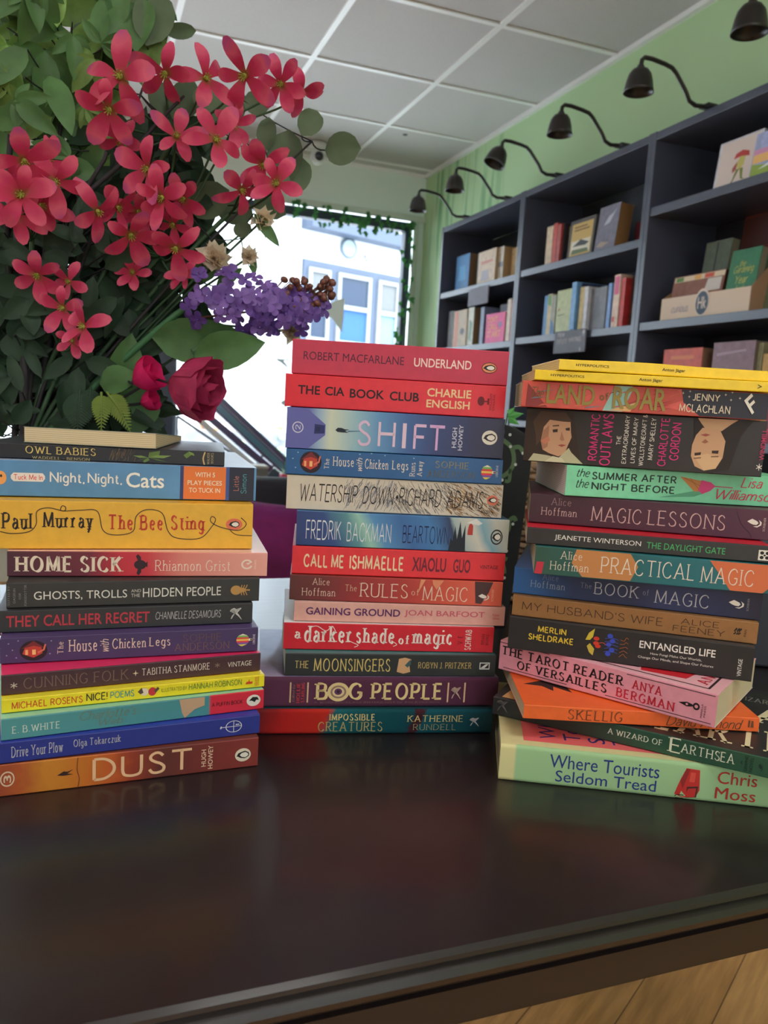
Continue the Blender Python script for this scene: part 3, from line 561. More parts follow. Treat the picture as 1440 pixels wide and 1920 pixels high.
BOOKS = {}
def book(key, name, label, group, fit, depth, spine, top, items, ox, cat='book', hard=0, bow=0, paper=PAPER, top_items=(), tilt=0, gloss=.4):
    xr, yr, yaw, L, z0, th = fit; a = math.radians(yaw)
    c = Vector((xr-L/2*math.cos(a), yr-L/2*math.sin(a), TT+z0+.00025)); th -= .0005
    root = thing(name, label, cat, c, a, group); BOOKS[key] = root
    ud = Vector((math.cos(a), math.sin(a), 0)); pr = Vector((xr, yr, TT+z0+th/2)); pl = pr-ud*L
    def U(cx):                      # spine position under a column of the photo
        k = (ox+cx/2.7692-720)/F; A = pl-CAM
        return (k*A.dot(FW)-A.dot(RT))/(ud.dot(RT)-k*ud.dot(FW)) - L/2
    smat = spine if isinstance(spine, bpy.types.Material) else M('spine of '+key, spine, gloss, var=.06, scale=120)
    tmat = top if isinstance(top, bpy.types.Material) else M('cover of '+key, top, gloss, var=.04, scale=90)
    pm = page_mat(paper)
    x0, x1 = -L/2, L/2; b = .0005 if not hard else .0025
    m = MB()
    # profile across the spine (y, z): bottom board, spine, top board
    if hard:
        r = min(.0034, th*.3); q = []
        for i in range(7):
            t = PI/2*i/6; q.append((.0026*(1-math.sin(t)), r*(1-math.cos(t))))
        outer = [(depth, 0)] + q + [(y, th-z) for y, z in reversed(q)] + [(depth, th)]
        inner = [(depth, th-b), (.008, th-b), (.008, b), (depth, b)]
    else:
        r = .0007
        outer = [(depth, 0), (r, 0), (r*.3, r*.3), (0, r), (0, th-r), (r*.3, th-r*.3), (r, th), (depth, th)]
        inner = [(depth, th-b), (b, th-b), (b, b), (depth, b)]
    no = len(outer); ni = len(inner); prof = outer+inner; n = len(prof)
    nx = 12 if bow else 1
    def Z(x, y, z):                 # a cover that has curled a little at its free corner
        if not bow: return z
        t = max(0, 1-(x-x0)/(L*.6)); return z + bow*(z/th)*(math.sin(PI*min(1, t*1.15)))*min(1, y/depth+.25)
    vs = []; fs = []; ms = []
    for i in range(nx+1):
        x = x0+(x1-x0)*i/nx
        vs += [(x, y, Z(x, y, z)) for y, z in prof]
    for i in range(nx):
        for k in range(n):
            k2 = (k+1) % n
            fs.append((i*n+k, i*n+k2, (i+1)*n+k2, (i+1)*n+k))
            ms.append(1 if k in (0, no-2) else (0 if k < no-1 else 2))
    m.v = vs; m.f = [list(f) for f in fs]; m.m = ms; m.sm = [hard > 0]*len(fs)
    caps = [list(range(n))[::-1], list(range(nx*n, nx*n+n))]
    for cpp in caps:                # ends of the wrap: strips between outer and inner profile
        base = cpp[-1] if cpp[0] > cpp[-1] else cpp[0]
        o = base
        m.f.append([o+0, o+1, o+no+2, o+no+3][:4]); m.m.append(1); m.sm.append(False)
        m.f.append([o+no-1, o+no, o+no+1, o+no-2]); m.m.append(1); m.sm.append(False)
        m.f.append([o+i for i in range(1, no-1)]+[o+no+1, o+no+2]); m.m.append(0); m.sm.append(False)
    m.build('cover', [smat, tmat, M('inside of covers', (214, 208, 198), .7)], root)
    p = MB(); ins = .003 if hard else .0004
    px0, px1, py0, py1, pz0, pz1 = x0+ins, x1-ins, b+.0003 if not hard else .008, depth-ins, b, th-b
    for i in range(nx):
        xa = px0+(px1-px0)*i/nx; xb = px0+(px1-px0)*(i+1)/nx
        for y in (py0, py1):
            p.quad((xa, y, Z(xa, y, pz0)), (xb, y, Z(xb, y, pz0)), (xb, y, Z(xb, y, pz1)), (xa, y, Z(xa, y, pz1)))
        for z in (pz0, pz1):
            p.quad((xa, py0, Z(xa, py0, z)), (xb, py0, Z(xb, py0, z)), (xb, py1, Z(xb, py1, z)), (xa, py1, Z(xa, py1, z)))
    for x in (px0, px1): p.quad((x, py0, pz0), (x, py1, pz0), (x, py1, Z(x, py1, pz1)), (x, py0, Z(x, py0, pz1)))
    p.build('pages', pm, root)
    # printed matter on the spine
    sets = {}
    def yz(v):                      # depth of the spine's surface at height v
        if not hard: return 0
        z = min(v, 1-v)*th; r = min(.0034, th*.3)
        return 0 if z >= r else .0026*(1-math.sin(math.acos(max(0, 1-max(z, 0)/r))))
    def put(part, rgb, pts, faces, lay):
        s = sets.setdefault(part, {}); e = s.setdefault(rgb, MB())
        e.add([(x, yz(v)-.00012-lay*.00002, v*th) for x, v in pts], faces)
    lay = 0
    for it in items:
        lay += 1; k = it[0]
        if k in 'tv':
            _, st, txt, cx0, cx1, v0, v1, rgb = it[:8]; part = it[8] if len(it) > 8 else 'title_lettering'
            ua, ub = U(cx0), U(cx1); V, Fc = text2d(st, txt)
            if k == 't': pts = [(ua+(ub-ua)*p, v0+(v1-v0)*q) for p, q in V]
            else: pts = [(ub-(ub-ua)*q, v0+(v1-v0)*p) for p, q in V]
            put(part, rgb, pts, Fc, lay)
        elif k == 'p':
            _, poly, rgb = it[:3]; pts = [(U(cx), v) for cx, v in poly]; put(it[3] if len(it) > 3 else 'spine_artwork', rgb, pts, [tuple(range(len(pts)))], lay)
        elif k == 'l':
            _, poly, w, rgb = it[:4]; pts = [(U(cx), v*th) for cx, v in (smooth(poly) if len(poly) > 2 else poly)]
            V, Fc = ribbon(pts, lambda dx, dy: w); put('spine_artwork', rgb, [(x, z/th) for x, z in V], Fc, lay)
        elif k == 'h':              # hatching: short slanted strokes (x0,x1,v0,v1,n,colours,slant,width)
            _, cx0, cx1, v0, v1, cnt, cols, sl, w = it; rn = random.Random(key+str(cx0))
            for i in range(cnt):
                x = rn.uniform(U(cx0), U(cx1)); v = rn.uniform(v0, v1); l = rn.uniform(.003, .009); s = sl+rn.uniform(-.25, .25)
                z = v*th; dx, dz = math.cos(s)*l, math.sin(s)*l
                if 0 < z+dz < th*.99 and z > .0003 and U(cx0) <= x+dx <= U(cx1):
                    V, Fc = ribbon([(x, z), (x+dx, z+dz)], lambda a, b: w); put('spine_artwork', rn.choice(cols), [(p, q/th) for p, q in V], Fc, lay*.2+i*.001)
        elif k == 'e':
            _, kind, cx0, cx1, v0, v1 = it[:6]; kw = it[6] if len(it) > 6 else {}
            ua, ub = U(cx0), U(cx1)
            for q, (poly, rgb) in enumerate(emblem(kind, **kw)):
                pts = [(ua+(ub-ua)*x, v0+(v1-v0)*y) for x, y in poly]; put('emblem', rgb, pts, [tuple(range(len(pts)))], lay+q*.5)
    for part, s in sets.items():
        big = MB(); mats = []
        for rgb, e in s.items():
            o = len(big.v); big.v += e.v; big.f += [[i+o for i in f] for f in e.f]; big.m += [len(mats)]*len(e.f); big.sm += [False]*len(e.f)
            mats.append(M('print %d %d %d' % rgb, rgb, .5, .4))
        big.build(part, mats, root)
    # printed matter on the top cover: polygons / text in local (x, y) metres
    ts = {}
    for i, it in enumerate(top_items):
        if it[0] == 'p': pts, fc, rgb = it[1], [tuple(range(len(it[1])))], it[2]
        else:
            _, st, txt, xa, xb, ya, yb, rgb, mode = it; V, Fc = text2d(st, txt)
            if mode == 0: pts = [(xa+(xb-xa)*p, ya+(yb-ya)*q) for p, q in V]      # reads along the spine
            else: pts = [(xb-(xb-xa)*q, ya+(yb-ya)*p) for p, q in V]             # reads away from the spine
            fc = Fc
        e = ts.setdefault(rgb, MB()); e.add([(x, y, Z(x, y, th)+.00008+i*.00001) for x, y in pts], fc)
    if ts:
        big = MB(); mats = []
        for rgb, e in ts.items():
            o = len(big.v); big.v += e.v; big.f += [[i+o for i in f] for f in e.f]; big.m += [len(mats)]*len(e.f); big.sm += [False]*len(e.f)
            mats.append(M('print %d %d %d' % rgb, rgb, .5, .4))
        big.build('cover_artwork', mats, root)
    return root
AU = 'author_lettering'; IM = 'imprint_lettering'
G1 = 'books in the stack at the left'; G2 = 'books in the tall middle stack'; G3 = 'books in the stack at the right'
# ---------- left stack, bottom to top
book('dust', 'paperback', 'brown and orange paperback lying on the table under the left stack', G1, (.132, .607, 1.8, .198, 0, .025), .129,
 MR('dust spine', [(0, (150, 66, 44)), (.1, (176, 84, 40)), (.2, (206, 132, 42)), (.33, (200, 112, 36)), (.42, (196, 92, 40)), (.5, (150, 58, 36)), (.62, (96, 44, 38)), (.78, (120, 46, 40)), (1, (136, 50, 44))], .198, noise=.1, nscale=90), (120, 60, 45), [
 ('e', 'ring', 0, 76, .30, .78, dict(fg=(226, 196, 170))), ('v', 'bold', '3', 18, 58, .42, .66, (226, 196, 170), IM),
 ('p', [(296, .47), (330, .58), (350, .56), (382, .62), (350, .5), (380, .46), (330, .44)], (52, 28, 26)),
 ('l', [(405, .98), (400, .6), (412, .3), (405, .02)], .0006, (120, 60, 34)),
 ('t', 'line', 'DUST', 480, 995, .14, .9, (236, 190, 148)), ('v', 'bold', 'HUGH', 1045, 1070, .2, .78, (232, 196, 168), AU), ('v', 'bold', 'HOWEY', 1080, 1105, .1, .9, (232, 196, 168), AU),
 ('e', 'bird_oval', 1220, 1302, .22, .68, dict(bg=(226, 212, 190)))], 0)
book('plow', 'paperback', 'royal blue paperback with small pale serif lettering, second from bottom of left stack', G1, (.134, .614, 3.7, .198, .025, .0165), .129, (42, 52, 138), (50, 66, 165), [
 ('t', 'serif', 'Drive Your Plow', 57, 328, .24, .78, (196, 192, 196)), ('t', 'serif', 'Olga Tokarczuk', 382, 628, .3, .78, (196, 192, 196), AU),
 ('e', 'globe', 1140, 1258, .2, .85, dict(fg=(214, 212, 220)))], 0)
book('web', 'paperback', 'teal paperback whose spine turns red at its right end, third from bottom of left stack', G1, (.139, .625, 6.1, .198, .0415, .017), .129,
 MR('web spine', [(0, (84, 152, 154)), (.765, (70, 140, 146)), (.775, (214, 40, 62)), (1, (214, 40, 62))], .198), (150, 205, 175), [
 ('t', 'serif', 'E. B.WHITE', 60, 310, .28, .62, (214, 226, 214), AU), ('t', 'script', "Charlotte's", 415, 710, .5, .95, (110, 128, 112)), ('t', 'script', 'Web', 515, 640, .16, .5, (110, 128, 112)), ('l', [(705, .6), (850, .62)], .0003, (110, 140, 130)),
 ('p', [(930, .98), (1062, .98), (1062, .55), (1010, .4), (960, .02), (945, .3)], (196, 160, 128)),
 ('t', 'fun', 'A PUFFIN BOOK', 1100, 1260, .4, .62, (80, 20, 30), IM), ('e', 'disc', 1280, 1352, .2, .8, dict(fg=(230, 222, 210))), ('p', [(1292, .5), (1310, .68), (1335, .66), (1344, .5), (1330, .52), (1322, .4), (1306, .5)], BLK, 'emblem')], 0)
book('poems', 'picture_book', "bright yellow thin book with red, black and blue capitals in left stack", G1, (.140, .630, 4.8, .199, .0587, .0111), .129, (236, 216, 38), (240, 222, 60), [
 ('t', 'fun', "MICHAEL ROSEN'S", 60, 430, .22, .76, (206, 66, 34), AU), ('t', 'fun', 'NICE!', 448, 558, .26, .86, (40, 38, 34)), ('t', 'fun', 'POEMS', 573, 697, .3, .82, (64, 150, 150)),
 ('e', 'disc', 730, 770, .25, .85, dict(fg=(235, 210, 190))), ('e', 'disc', 770, 812, .2, .85, dict(fg=(200, 50, 60))), ('p', [(715, .6), (735, .9), (745, .5), (730, .4)], (90, 70, 60)), ('p', [(808, .4), (828, .7), (818, .85), (800, .6)], (90, 70, 60)),
 ('t', 'fun', 'ILLUSTRATED BY', 838, 970, .4, .7, (110, 130, 40), AU), ('t', 'fun', 'HANNAH ROBINSON', 980, 1255, .34, .84, (92, 140, 50), AU), ('e', 'boat', 1275, 1312, .3, .8, dict(fg=(206, 70, 34))), ('v', 'sans', 'PUFFIN BOOKS', 1322, 1345, .12, .9, (200, 110, 40), IM)], 0)
book('cunning', 'paperback', 'dark plum paperback with a hot pink edge of its cover showing, in left stack', G1, (.138, .639, 5.3, .198, .0698, .016), .129, (68, 40, 48), (226, 48, 100), [
 ('e', 'asterisk', 54, 90, .3, .6, dict(fg=(206, 196, 186))), ('t', 'serifl', 'CUNNING FOLK', 122, 670, .22, .78, (124, 98, 88)), ('e', 'spark', 688, 720, .34, .66, dict(fg=(226, 206, 170))),
 ('t', 'serif', 'TABITHA STANMORE', 738, 1088, .34, .72, (222, 206, 196), AU), ('e', 'asterisk', 1115, 1142, .4, .66, dict(fg=(140, 120, 104))), ('t', 'sans', 'VINTAGE', 1182, 1305, .36, .64, (214, 204, 194), IM)], 0)
book('purplehouse', 'paperback', 'purple paperback with a red hut and a striped balloon on its spine', G1, (.136, .643, -.5, .198, .0860, .0211), .129, (68, 50, 96), (84, 66, 112), [
 ('e', 'hut', 102, 246, .08, .86), ('v', 'serif', 'The', 298, 330, .3, .76, (226, 200, 184)), ('t', 'serif', 'House', 355, 504, .34, .82, (228, 202, 188)), ('v', 'script', 'with', 520, 566, .3, .8, (228, 202, 188)), ('t', 'serif', 'Chicken', 583, 760, .38, .8, (228, 202, 188)), ('t', 'serif', 'Legs', 772, 884, .3, .78, (228, 202, 188)),
 ('t', 'serifl', 'SOPHIE', 950, 1148, .52, .84, (112, 84, 78), AU), ('t', 'serifl', 'ANDERSON', 905, 1193, .16, .48, (126, 96, 80), AU), ('e', 'balloon', 1225, 1312, .24, .76), ('v', 'sans', 'USBORNE', 1312, 1324, .3, .72, (214, 206, 204), IM)]
 + [('e', 'disc', x, x+9, v, v+.05, dict(fg=(150, 140, 180))) for x, v in ((30, .3), (40, .75), (60, .5), (90, .85), (80, .2), (262, .8), (255, .3))], 0)
book('regret', 'paperback', 'black paperback with red capitals and thin grey handwriting-style capitals in left stack', G1, (.133, .655, -.5, .198, .1072, .0181), .129, (44, 44, 48), (52, 50, 52), [
 ('t', 'bold', 'THEY CALL HER REGRET', 32, 777, .24, .76, (186, 52, 66)), ('t', 'thini', 'CHANNELLE DESAMOURS', 808, 1147, .34, .72, (196, 194, 192), AU), ('e', 'figure', 1192, 1256, .18, .82, dict(fg=(196, 192, 186)))], 0)
book('ghosts', 'paperback', 'charcoal paperback with white capitals and a gold beetle on the spine', G1, (.139, .659, -.8, .198, .1253, .0208), .129, (46, 46, 46), (56, 54, 54), [
 ('v', 'serifl', 'EDITED BY', 38, 50, .12, .88, (150, 146, 140), AU), ('v', 'serifl', 'DAGRUN', 68, 80, .2, .78, (160, 156, 150), AU), ('v', 'serifl', 'OSK', 97, 109, .35, .6, (160, 156, 150), AU), ('v', 'serifl', 'JONSDOTTIR', 126, 138, .06, .92, (160, 156, 150), AU),
 ('t', 'sans', 'GHOSTS, TROLLS', 176, 660, .26, .64, (222, 218, 208)), ('t', 'sans', 'AND', 681, 732, .52, .64, (206, 200, 190)), ('t', 'sans', 'THE', 681, 727, .32, .46, (206, 200, 190)), ('t', 'sans', 'HIDDEN PEOPLE', 742, 1147, .3, .68, (222, 218, 208)), ('e', 'beetle', 1197, 1297, .26, .74)], 0)
book('homesick', 'paperback', 'paperback fading from maroon to salmon pink with bold cream lettering in left stack', G1, (.146, .663, -5.5, .207, .1461, .0211), .150,
 MR('home spine', [(0, (72, 32, 48)), (.3, (112, 34, 52)), (.42, (196, 40, 58)), (.52, (204, 52, 66)), (.66, (222, 128, 116)), (1, (232, 164, 150))], .207, noise=.05), (238, 196, 180), [
 ('t', 'didone', 'HOME SICK', 72, 642, .16, .84, (232, 214, 192)), ('e', 'fly', 690, 766, .04, .92), ('t', 'serifl', 'Rhiannon Grist', 803, 1196, .22, .68, (240, 220, 204), AU), ('e', 'ring_c', 1252, 1312, .3, .72, dict(fg=(240, 214, 200))), ('v', 'sans', 'SOLARIS', 1320, 1330, .3, .7, (240, 214, 200), IM)], 0)
bee = [('t', 'serifb', 'Paul', 5, 170, .4, .76, (44, 34, 30), AU), ('t', 'serifb', 'Murray', 218, 486, .34, .78, (44, 34, 30), AU), ('t', 'serifb', 'The', 565, 690, .4, .74, (198, 62, 40)), ('t', 'serifb', 'Bee', 722, 845, .4, .74, (198, 62, 40)), ('t', 'serifb', 'Sting', 888, 1065, .32, .74, (198, 62, 40)),
 ('e', 'disc', 1172, 1258, .42, .68, dict(fg=(222, 110, 84))), ('e', 'bird_oval', 1180, 1250, .42, .68),
 ('l', [(0, .36), (60, .32), (150, .36), (188, .52), (192, .78), (250, .86), (330, .80), (340, .88), (322, .9), (322, .80), (420, .82), (505, .80), (535, .4), (600, .3), (690, .38), (706, .7), (760, .85), (840, .78), (872, .4), (920, .24), (1040, .24), (1100, .5), (1118, .66), (1098, .72), (1095, .6), (1150, .48), (1240, .42), (1278, .56), (1250, .7)], .0007, (60, 44, 28)), ('l', [(1195, .42), (1230, .32), (1308, .3)], .0006, (60, 44, 28))]
book('bee', 'hardback', 'thick mustard yellow book with a looping black line around its title', G1, (.135, .678, -3, .234, .1675, .0399), .155, (230, 174, 48), (230, 174, 48), bee, 0)
book('cats', 'board_book', 'thick blue board book with an orange patch and white lettering, near top of left stack', G1, (.140, .694, -4, .26, .2078, .0300), .19,
 M('cats spine', (84, 138, 184), .35, var=.14, scale=25), (170, 190, 214), [
 ('p', [(935, .0), (953, .0), (953, 1), (935, 1)], (52, 62, 112)), ('p', [(953, .02), (1172, .02), (1172, .99), (953, .99)], (230, 120, 54)), ('p', [(1172, 0), (1190, 0), (1190, 1), (1172, 1)], (60, 86, 150)), ('p', [(1190, 0), (1318, 0), (1318, 1), (1190, 1)], (38, 42, 60)),
 ('e', 'disc', -30, 34, .32, .7, dict(fg=(236, 160, 90))), ('e', 'disc', 0, 12, .52, .6, dict(fg=(40, 40, 40))),
 ('p', [(70, .42), (222, .42), (234, .5), (234, .58), (222, .66), (70, .66), (56, .58), (56, .5)], (232, 222, 216)), ('t', 'fun', 'Tuck Me In', 72, 222, .46, .62, (216, 84, 62)),
 ('t', 'fun', 'Night,', 258, 440, .32, .72, (236, 232, 226)), ('t', 'fun', 'Night,', 455, 634, .32, .72, (236, 232, 226)), ('t', 'bold', 'Cats', 655, 852, .32, .76, (240, 236, 228)),
 ('t', 'bold', 'WITH 5', 1012, 1115, .68, .82, (240, 220, 190), IM), ('t', 'bold', 'PLAY PIECES', 974, 1152, .44, .58, (240, 220, 190), IM), ('t', 'bold', 'TO TUCK IN', 982, 1144, .22, .36, (240, 220, 190), IM),
 ('v', 'light', 'Little', 1212, 1240, .3, .74, (206, 130, 120), IM), ('v', 'light', 'Simon', 1250, 1280, .22, .8, (90, 170, 180), IM)], 0, paper=(196, 204, 214))
owl = [('t', 'serif', 'OWL BABIES', 132, 497, .36, .88, (214, 186, 106)), ('t', 'serif', 'WADDELL - BENSON', 165, 468, .0, .2, (190, 168, 110), AU)]
for q, (x, v, dx, dv) in enumerate([(770, .4, 60, .5), (770, .4, 120, .2), (770, .4, 100, -.25), (770, .4, -20, -.38), (770, .4, -80, .1), (770, .4, -60, -.25), (980, .95, -12, -.5), (980, .95, 30, -.3)]):
    owl.append(('p', [(x, v), (x+dx*.4-dv*40, max(.01, min(.98, v+dv*.6+.06))), (x+dx, max(.01, min(.98, v+dv))), (x+dx*.6+dv*40, max(.01, min(.98, v+dv*.4-.08)))], [(96, 124, 58), (120, 146, 74), (76, 104, 52)][q % 3]))
owl += [('h', 560, 720, .05, .95, 60, [(104, 84, 54), (70, 62, 48)], 1.2, .0004), ('v', 'serif', 'WALKER', 1075, 1088, .08, .92, (190, 168, 120), IM), ('v', 'serif', 'BOOKS', 1095, 1108, .15, .9, (190, 168, 120), IM), ('l', [(1062, .05), (1055, .5), (1064, .95)], .0012, (200, 170, 110))]
book('owl', 'picture_book', 'slim black picture book with gold serif lettering, under the small page-edge paperback', G1, (.112, .697, -8, .192, .2379, .0128), .14, (24, 26, 34), (40, 44, 52), owl, 0)
# the small paperback on top shows its page edges
t = thing('paperback', 'small paperback turned around so its cream page edges face out, topmost of left stack', 'book', (0, 0, 0), 0, G1)
pc = at(292, 836, .70); t.location = (pc.x, pc.y, TT+.2512); t.rotation_euler = (0, 0, math.radians(-15))
def wedge(mb, x0, x1, y0, y1, za, zf, zb): mb.add([(x0, y0, za), (x1, y0, za), (x1, y1, za), (x0, y1, za), (x0, y0, zf), (x1, y0, zf), (x1, y1, zb), (x0, y1, zb)], [(0, 3, 2, 1), (4, 5, 6, 7), (0, 1, 5, 4), (1, 2, 6, 5), (2, 3, 7, 6), (3, 0, 4, 7)])
m = MB(); wedge(m, -.108, 0, 0, .135, .0004, .0128, .0045); m.build('pages', page_mat((226, 206, 168)), t, bevel=.0005)
m = MB(); wedge(m, -.1085, .0003, -.0003, .136, .0, .0004, .0004); m.add([(-.1085, -.0003, .0128), (.0003, -.0003, .0128), (.0003, .136, .0045), (-.1085, .136, .0045), (-.1085, -.0003, .0132), (.0003, -.0003, .0132), (.0003, .136, .0049), (-.1085, .136, .0049)], [(0, 3, 2, 1), (4, 5, 6, 7), (0, 1, 5, 4), (1, 2, 6, 5), (2, 3, 7, 6), (3, 0, 4, 7)]); m.build('cover', M('cover of small paperback', (150, 156, 144), .45), t)
RED = (200, 40, 50)
book('impossible', 'hardback', 'teal and red hardback with gold lettering at the bottom of the middle stack', G2, (0.355, 0.621, -12.2, 0.222, 0, 0.0239), .15,
 MR('impossible spine', [(0, (120, 34, 38)), (.12, (196, 40, 40)), (.27, (206, 50, 40)), (.3, (30, 104, 112)), (.45, (24, 88, 96)), (.63, (22, 78, 90)), (.64, (72, 34, 44)), (.67, (72, 34, 44)), (.68, (24, 96, 108)), (1, (26, 78, 92))], .222, noise=.06, nscale=150, skew=-.4), (40, 80, 90), [
 ('t', 'serifb', 'IMPOSSIBLE', 405, 642, .56, .84, (208, 190, 130)), ('t', 'serif', 'CREATURES', 350, 685, .12, .52, (166, 150, 98)), ('t', 'serif', 'KATHERINE', 810, 1100, .5, .78, (196, 180, 120), AU), ('t', 'serifl', 'RUNDELL', 842, 1066, .16, .42, (150, 140, 104), AU), ('e', 'figure', 1135, 1186, .3, .7, dict(fg=(190, 190, 196)))], 470, hard=1, gloss=.3)
bog = [('p', [(x, .16), (x+8, .16), (x+8, .84), (x, .84)], (214, 176, 140)) for x in (202, 292, 1020, 1106)]
bog += [('v', 'script', 'Edited by', 215, 232, .18, .78, (150, 116, 110), AU), ('v', 'slab', 'HOLLIE', 238, 256, .14, .8, (196, 62, 62), AU), ('v', 'slab', 'STARLING', 262, 280, .17, .83, (196, 62, 62), AU),
 ('t', 'slab', 'B', 330, 402, .25, .84, (226, 200, 142)), ('e', 'disc', 398, 512, .2, .84, dict(fg=(222, 196, 140))), ('e', 'disc', 414, 496, .3, .74, dict(fg=(150, 120, 100))), ('e', 'disc', 424, 486, .36, .68, dict(fg=(222, 196, 150))), ('e', 'disc', 434, 474, .42, .64, dict(fg=(96, 50, 90))), ('e', 'disc', 446, 462, .48, .58, dict(fg=(30, 20, 30))),
 ('t', 'slab', 'G', 506, 580, .25, .84, (226, 200, 142)), ('t', 'slab', 'PEOPLE', 620, 990, .25, .84, (226, 200, 142)), ('t', 'serifl', 'A WORKING-CLASS ANTHOLOGY OF FOLK HORROR', 330, 985, .14, .2, (150, 116, 112)), ('e', 'figure', 1038, 1092, .25, .72, dict(fg=(186, 156, 140)))]
book('bog', 'hardback', 'purple hardback with fat cream lettering and an eye, second from bottom of middle stack', G2, (0.362, 0.626, -11.6, 0.222, 0.024, 0.0285), .15,
 M('bog spine', (100, 56, 82), .4, var=.08), M('bog cover', (176, 160, 196), .25, var=.2, scale=30), bog, 470, hard=1)
book('moon', 'paperback', 'greenish black paperback with tall gold lettering low in the middle stack', G2, (0.359, 0.629, -11.9, 0.196, 0.0526, 0.0212), .129, (34, 38, 38), (70, 130, 130), [
 ('t', 'serif', 'THE', 230, 300, .34, .68, (206, 178, 108)), ('t', 'serif', 'MOONSINGERS', 325, 725, .2, .8, (214, 188, 112)), ('p', [(760, .2), (768, .8), (800, .86), (832, .78), (824, .5), (830, .2), (795, .12)], (206, 160, 116)), ('p', [(800, .5), (828, .78), (832, .55), (815, .4)], (60, 90, 90)),
 ('t', 'serif', 'ROBYN J. PRITZKER', 868, 1147, .36, .66, (200, 172, 104), AU), ('e', 'frame', 1188, 1240, .34, .66, dict(fg=(206, 206, 200)))], 470)
book('darker', 'paperback', 'crimson paperback with curly white lowercase lettering in the middle stack', G2, (0.358, 0.635, -13.5, 0.196, 0.0739, 0.0253), .129, (206, 24, 44), (236, 232, 232), [
 ('t', 'serifb', 'a', 228, 262, .4, .68, (240, 226, 216)), ('t', 'serifb', 'darker', 278, 522, .26, .9, (240, 226, 216)), ('t', 'serifb', 'shade', 548, 745, .26, .86, (240, 226, 216)), ('t', 'serifb', 'of', 768, 822, .26, .62, (240, 226, 216)), ('t', 'serifb', 'magic', 836, 1044, .1, .84, (240, 226, 216)),
 ('l', [(300, .8), (340, .9), (390, .72), (420, .9), (440, .7)], .0006, (240, 226, 216)), ('l', [(500, .4), (530, .3), (560, .2), (540, .12)], .0006, (240, 226, 216)), ('l', [(730, .4), (760, .26), (742, .18)], .0006, (240, 226, 216)),
 ('v', 'serif', 'V. E.', 1075, 1102, .3, .7, (110, 20, 34), AU), ('v', 'slab', 'SCHWAB', 1112, 1146, .1, .88, (236, 214, 206), AU), ('v', 'sans', 'TITAN', 1198, 1214, .3, .72, (110, 20, 34), IM), ('v', 'sans', 'BOOKS', 1220, 1234, .3, .7, (110, 20, 34), IM)], 470)
book('gaining', 'paperback', 'pale pink paperback with purple and rose capitals in the middle stack', G2, (0.368, 0.635, -14.2, 0.197, 0.0993, 0.0188), .129, (220, 164, 152), (228, 190, 180), [
 ('t', 'heavy', 'GAINING GROUND', 287, 776, .34, .72, (88, 38, 92)), ('t', 'bold', 'JOAN BARFOOT', 798, 1215, .34, .72, (200, 92, 108), AU), ('t', 'sans', 'Faber', 1256, 1292, .5, .64, (206, 80, 90), IM), ('t', 'sans', 'Editions', 1256, 1292, .34, .46, (206, 80, 90), IM)], 470)
book('rules', 'paperback', 'brick red paperback with fine cream capitals and a grey wedge at its right end', G2, (0.364, 0.636, -15.2, 0.198, 0.1182, 0.0238), .129,
 MR('rules spine', [(0, (92, 42, 42)), (.15, (112, 40, 42)), (.35, (156, 44, 46)), (.55, (178, 54, 50)), (.72, (206, 80, 60)), (1, (230, 104, 80))], .197, noise=.08), (150, 60, 50), [
 ('p', [(880, .99), (905, .99), (870, .45)], (226, 150, 110)), ('p', [(940, .99), (1000, .99), (965, .6), (945, .8)], (226, 140, 104)), ('p', [(1160, .99), (1255, .99), (1235, .55), (1200, .08), (1170, .1)], (74, 48, 48)),
 ('t', 'serifl', 'Alice', 318, 408, .62, .9, (226, 196, 176), AU), ('t', 'serifl', 'Hoffman', 265, 442, .18, .5, (226, 196, 176), AU), ('t', 'serifl', 'The', 490, 550, .42, .68, (222, 180, 150)), ('t', 'serifl', 'RULES', 565, 816, .2, .78, (232, 204, 180)), ('t', 'serifl', 'of', 835, 874, .34, .6, (222, 180, 150)), ('t', 'serifl', 'MAGIC', 890, 1126, .14, .74, (232, 204, 180)),
 ('e', 'flame', 1182, 1244, .22, .52), ('v', 'sans', 'SCRIBNER', 1250, 1262, .2, .7, (240, 180, 150), IM)], 470)
book('ishmaelle', 'paperback', 'scarlet paperback with condensed cream and dark capitals in the middle stack', G2, (0.366, 0.639, -15, 0.198, 0.1421, 0.0262), .129, (226, 44, 54), (226, 60, 62), [
 ('t', 'fat', 'CALL ME', 275, 482, .24, .74, (236, 208, 170)), ('t', 'fat', 'ISHMAELLE', 514, 792, .22, .76, (240, 214, 176)), ('t', 'heavy', 'XIAOLU', 838, 1014, .24, .76, (110, 32, 52), AU), ('t', 'heavy', 'GUO', 1052, 1140, .24, .74, (110, 32, 52), AU), ('t', 'sans', 'VINTAGE', 1190, 1284, .42, .56, (70, 24, 34), IM)], 470)
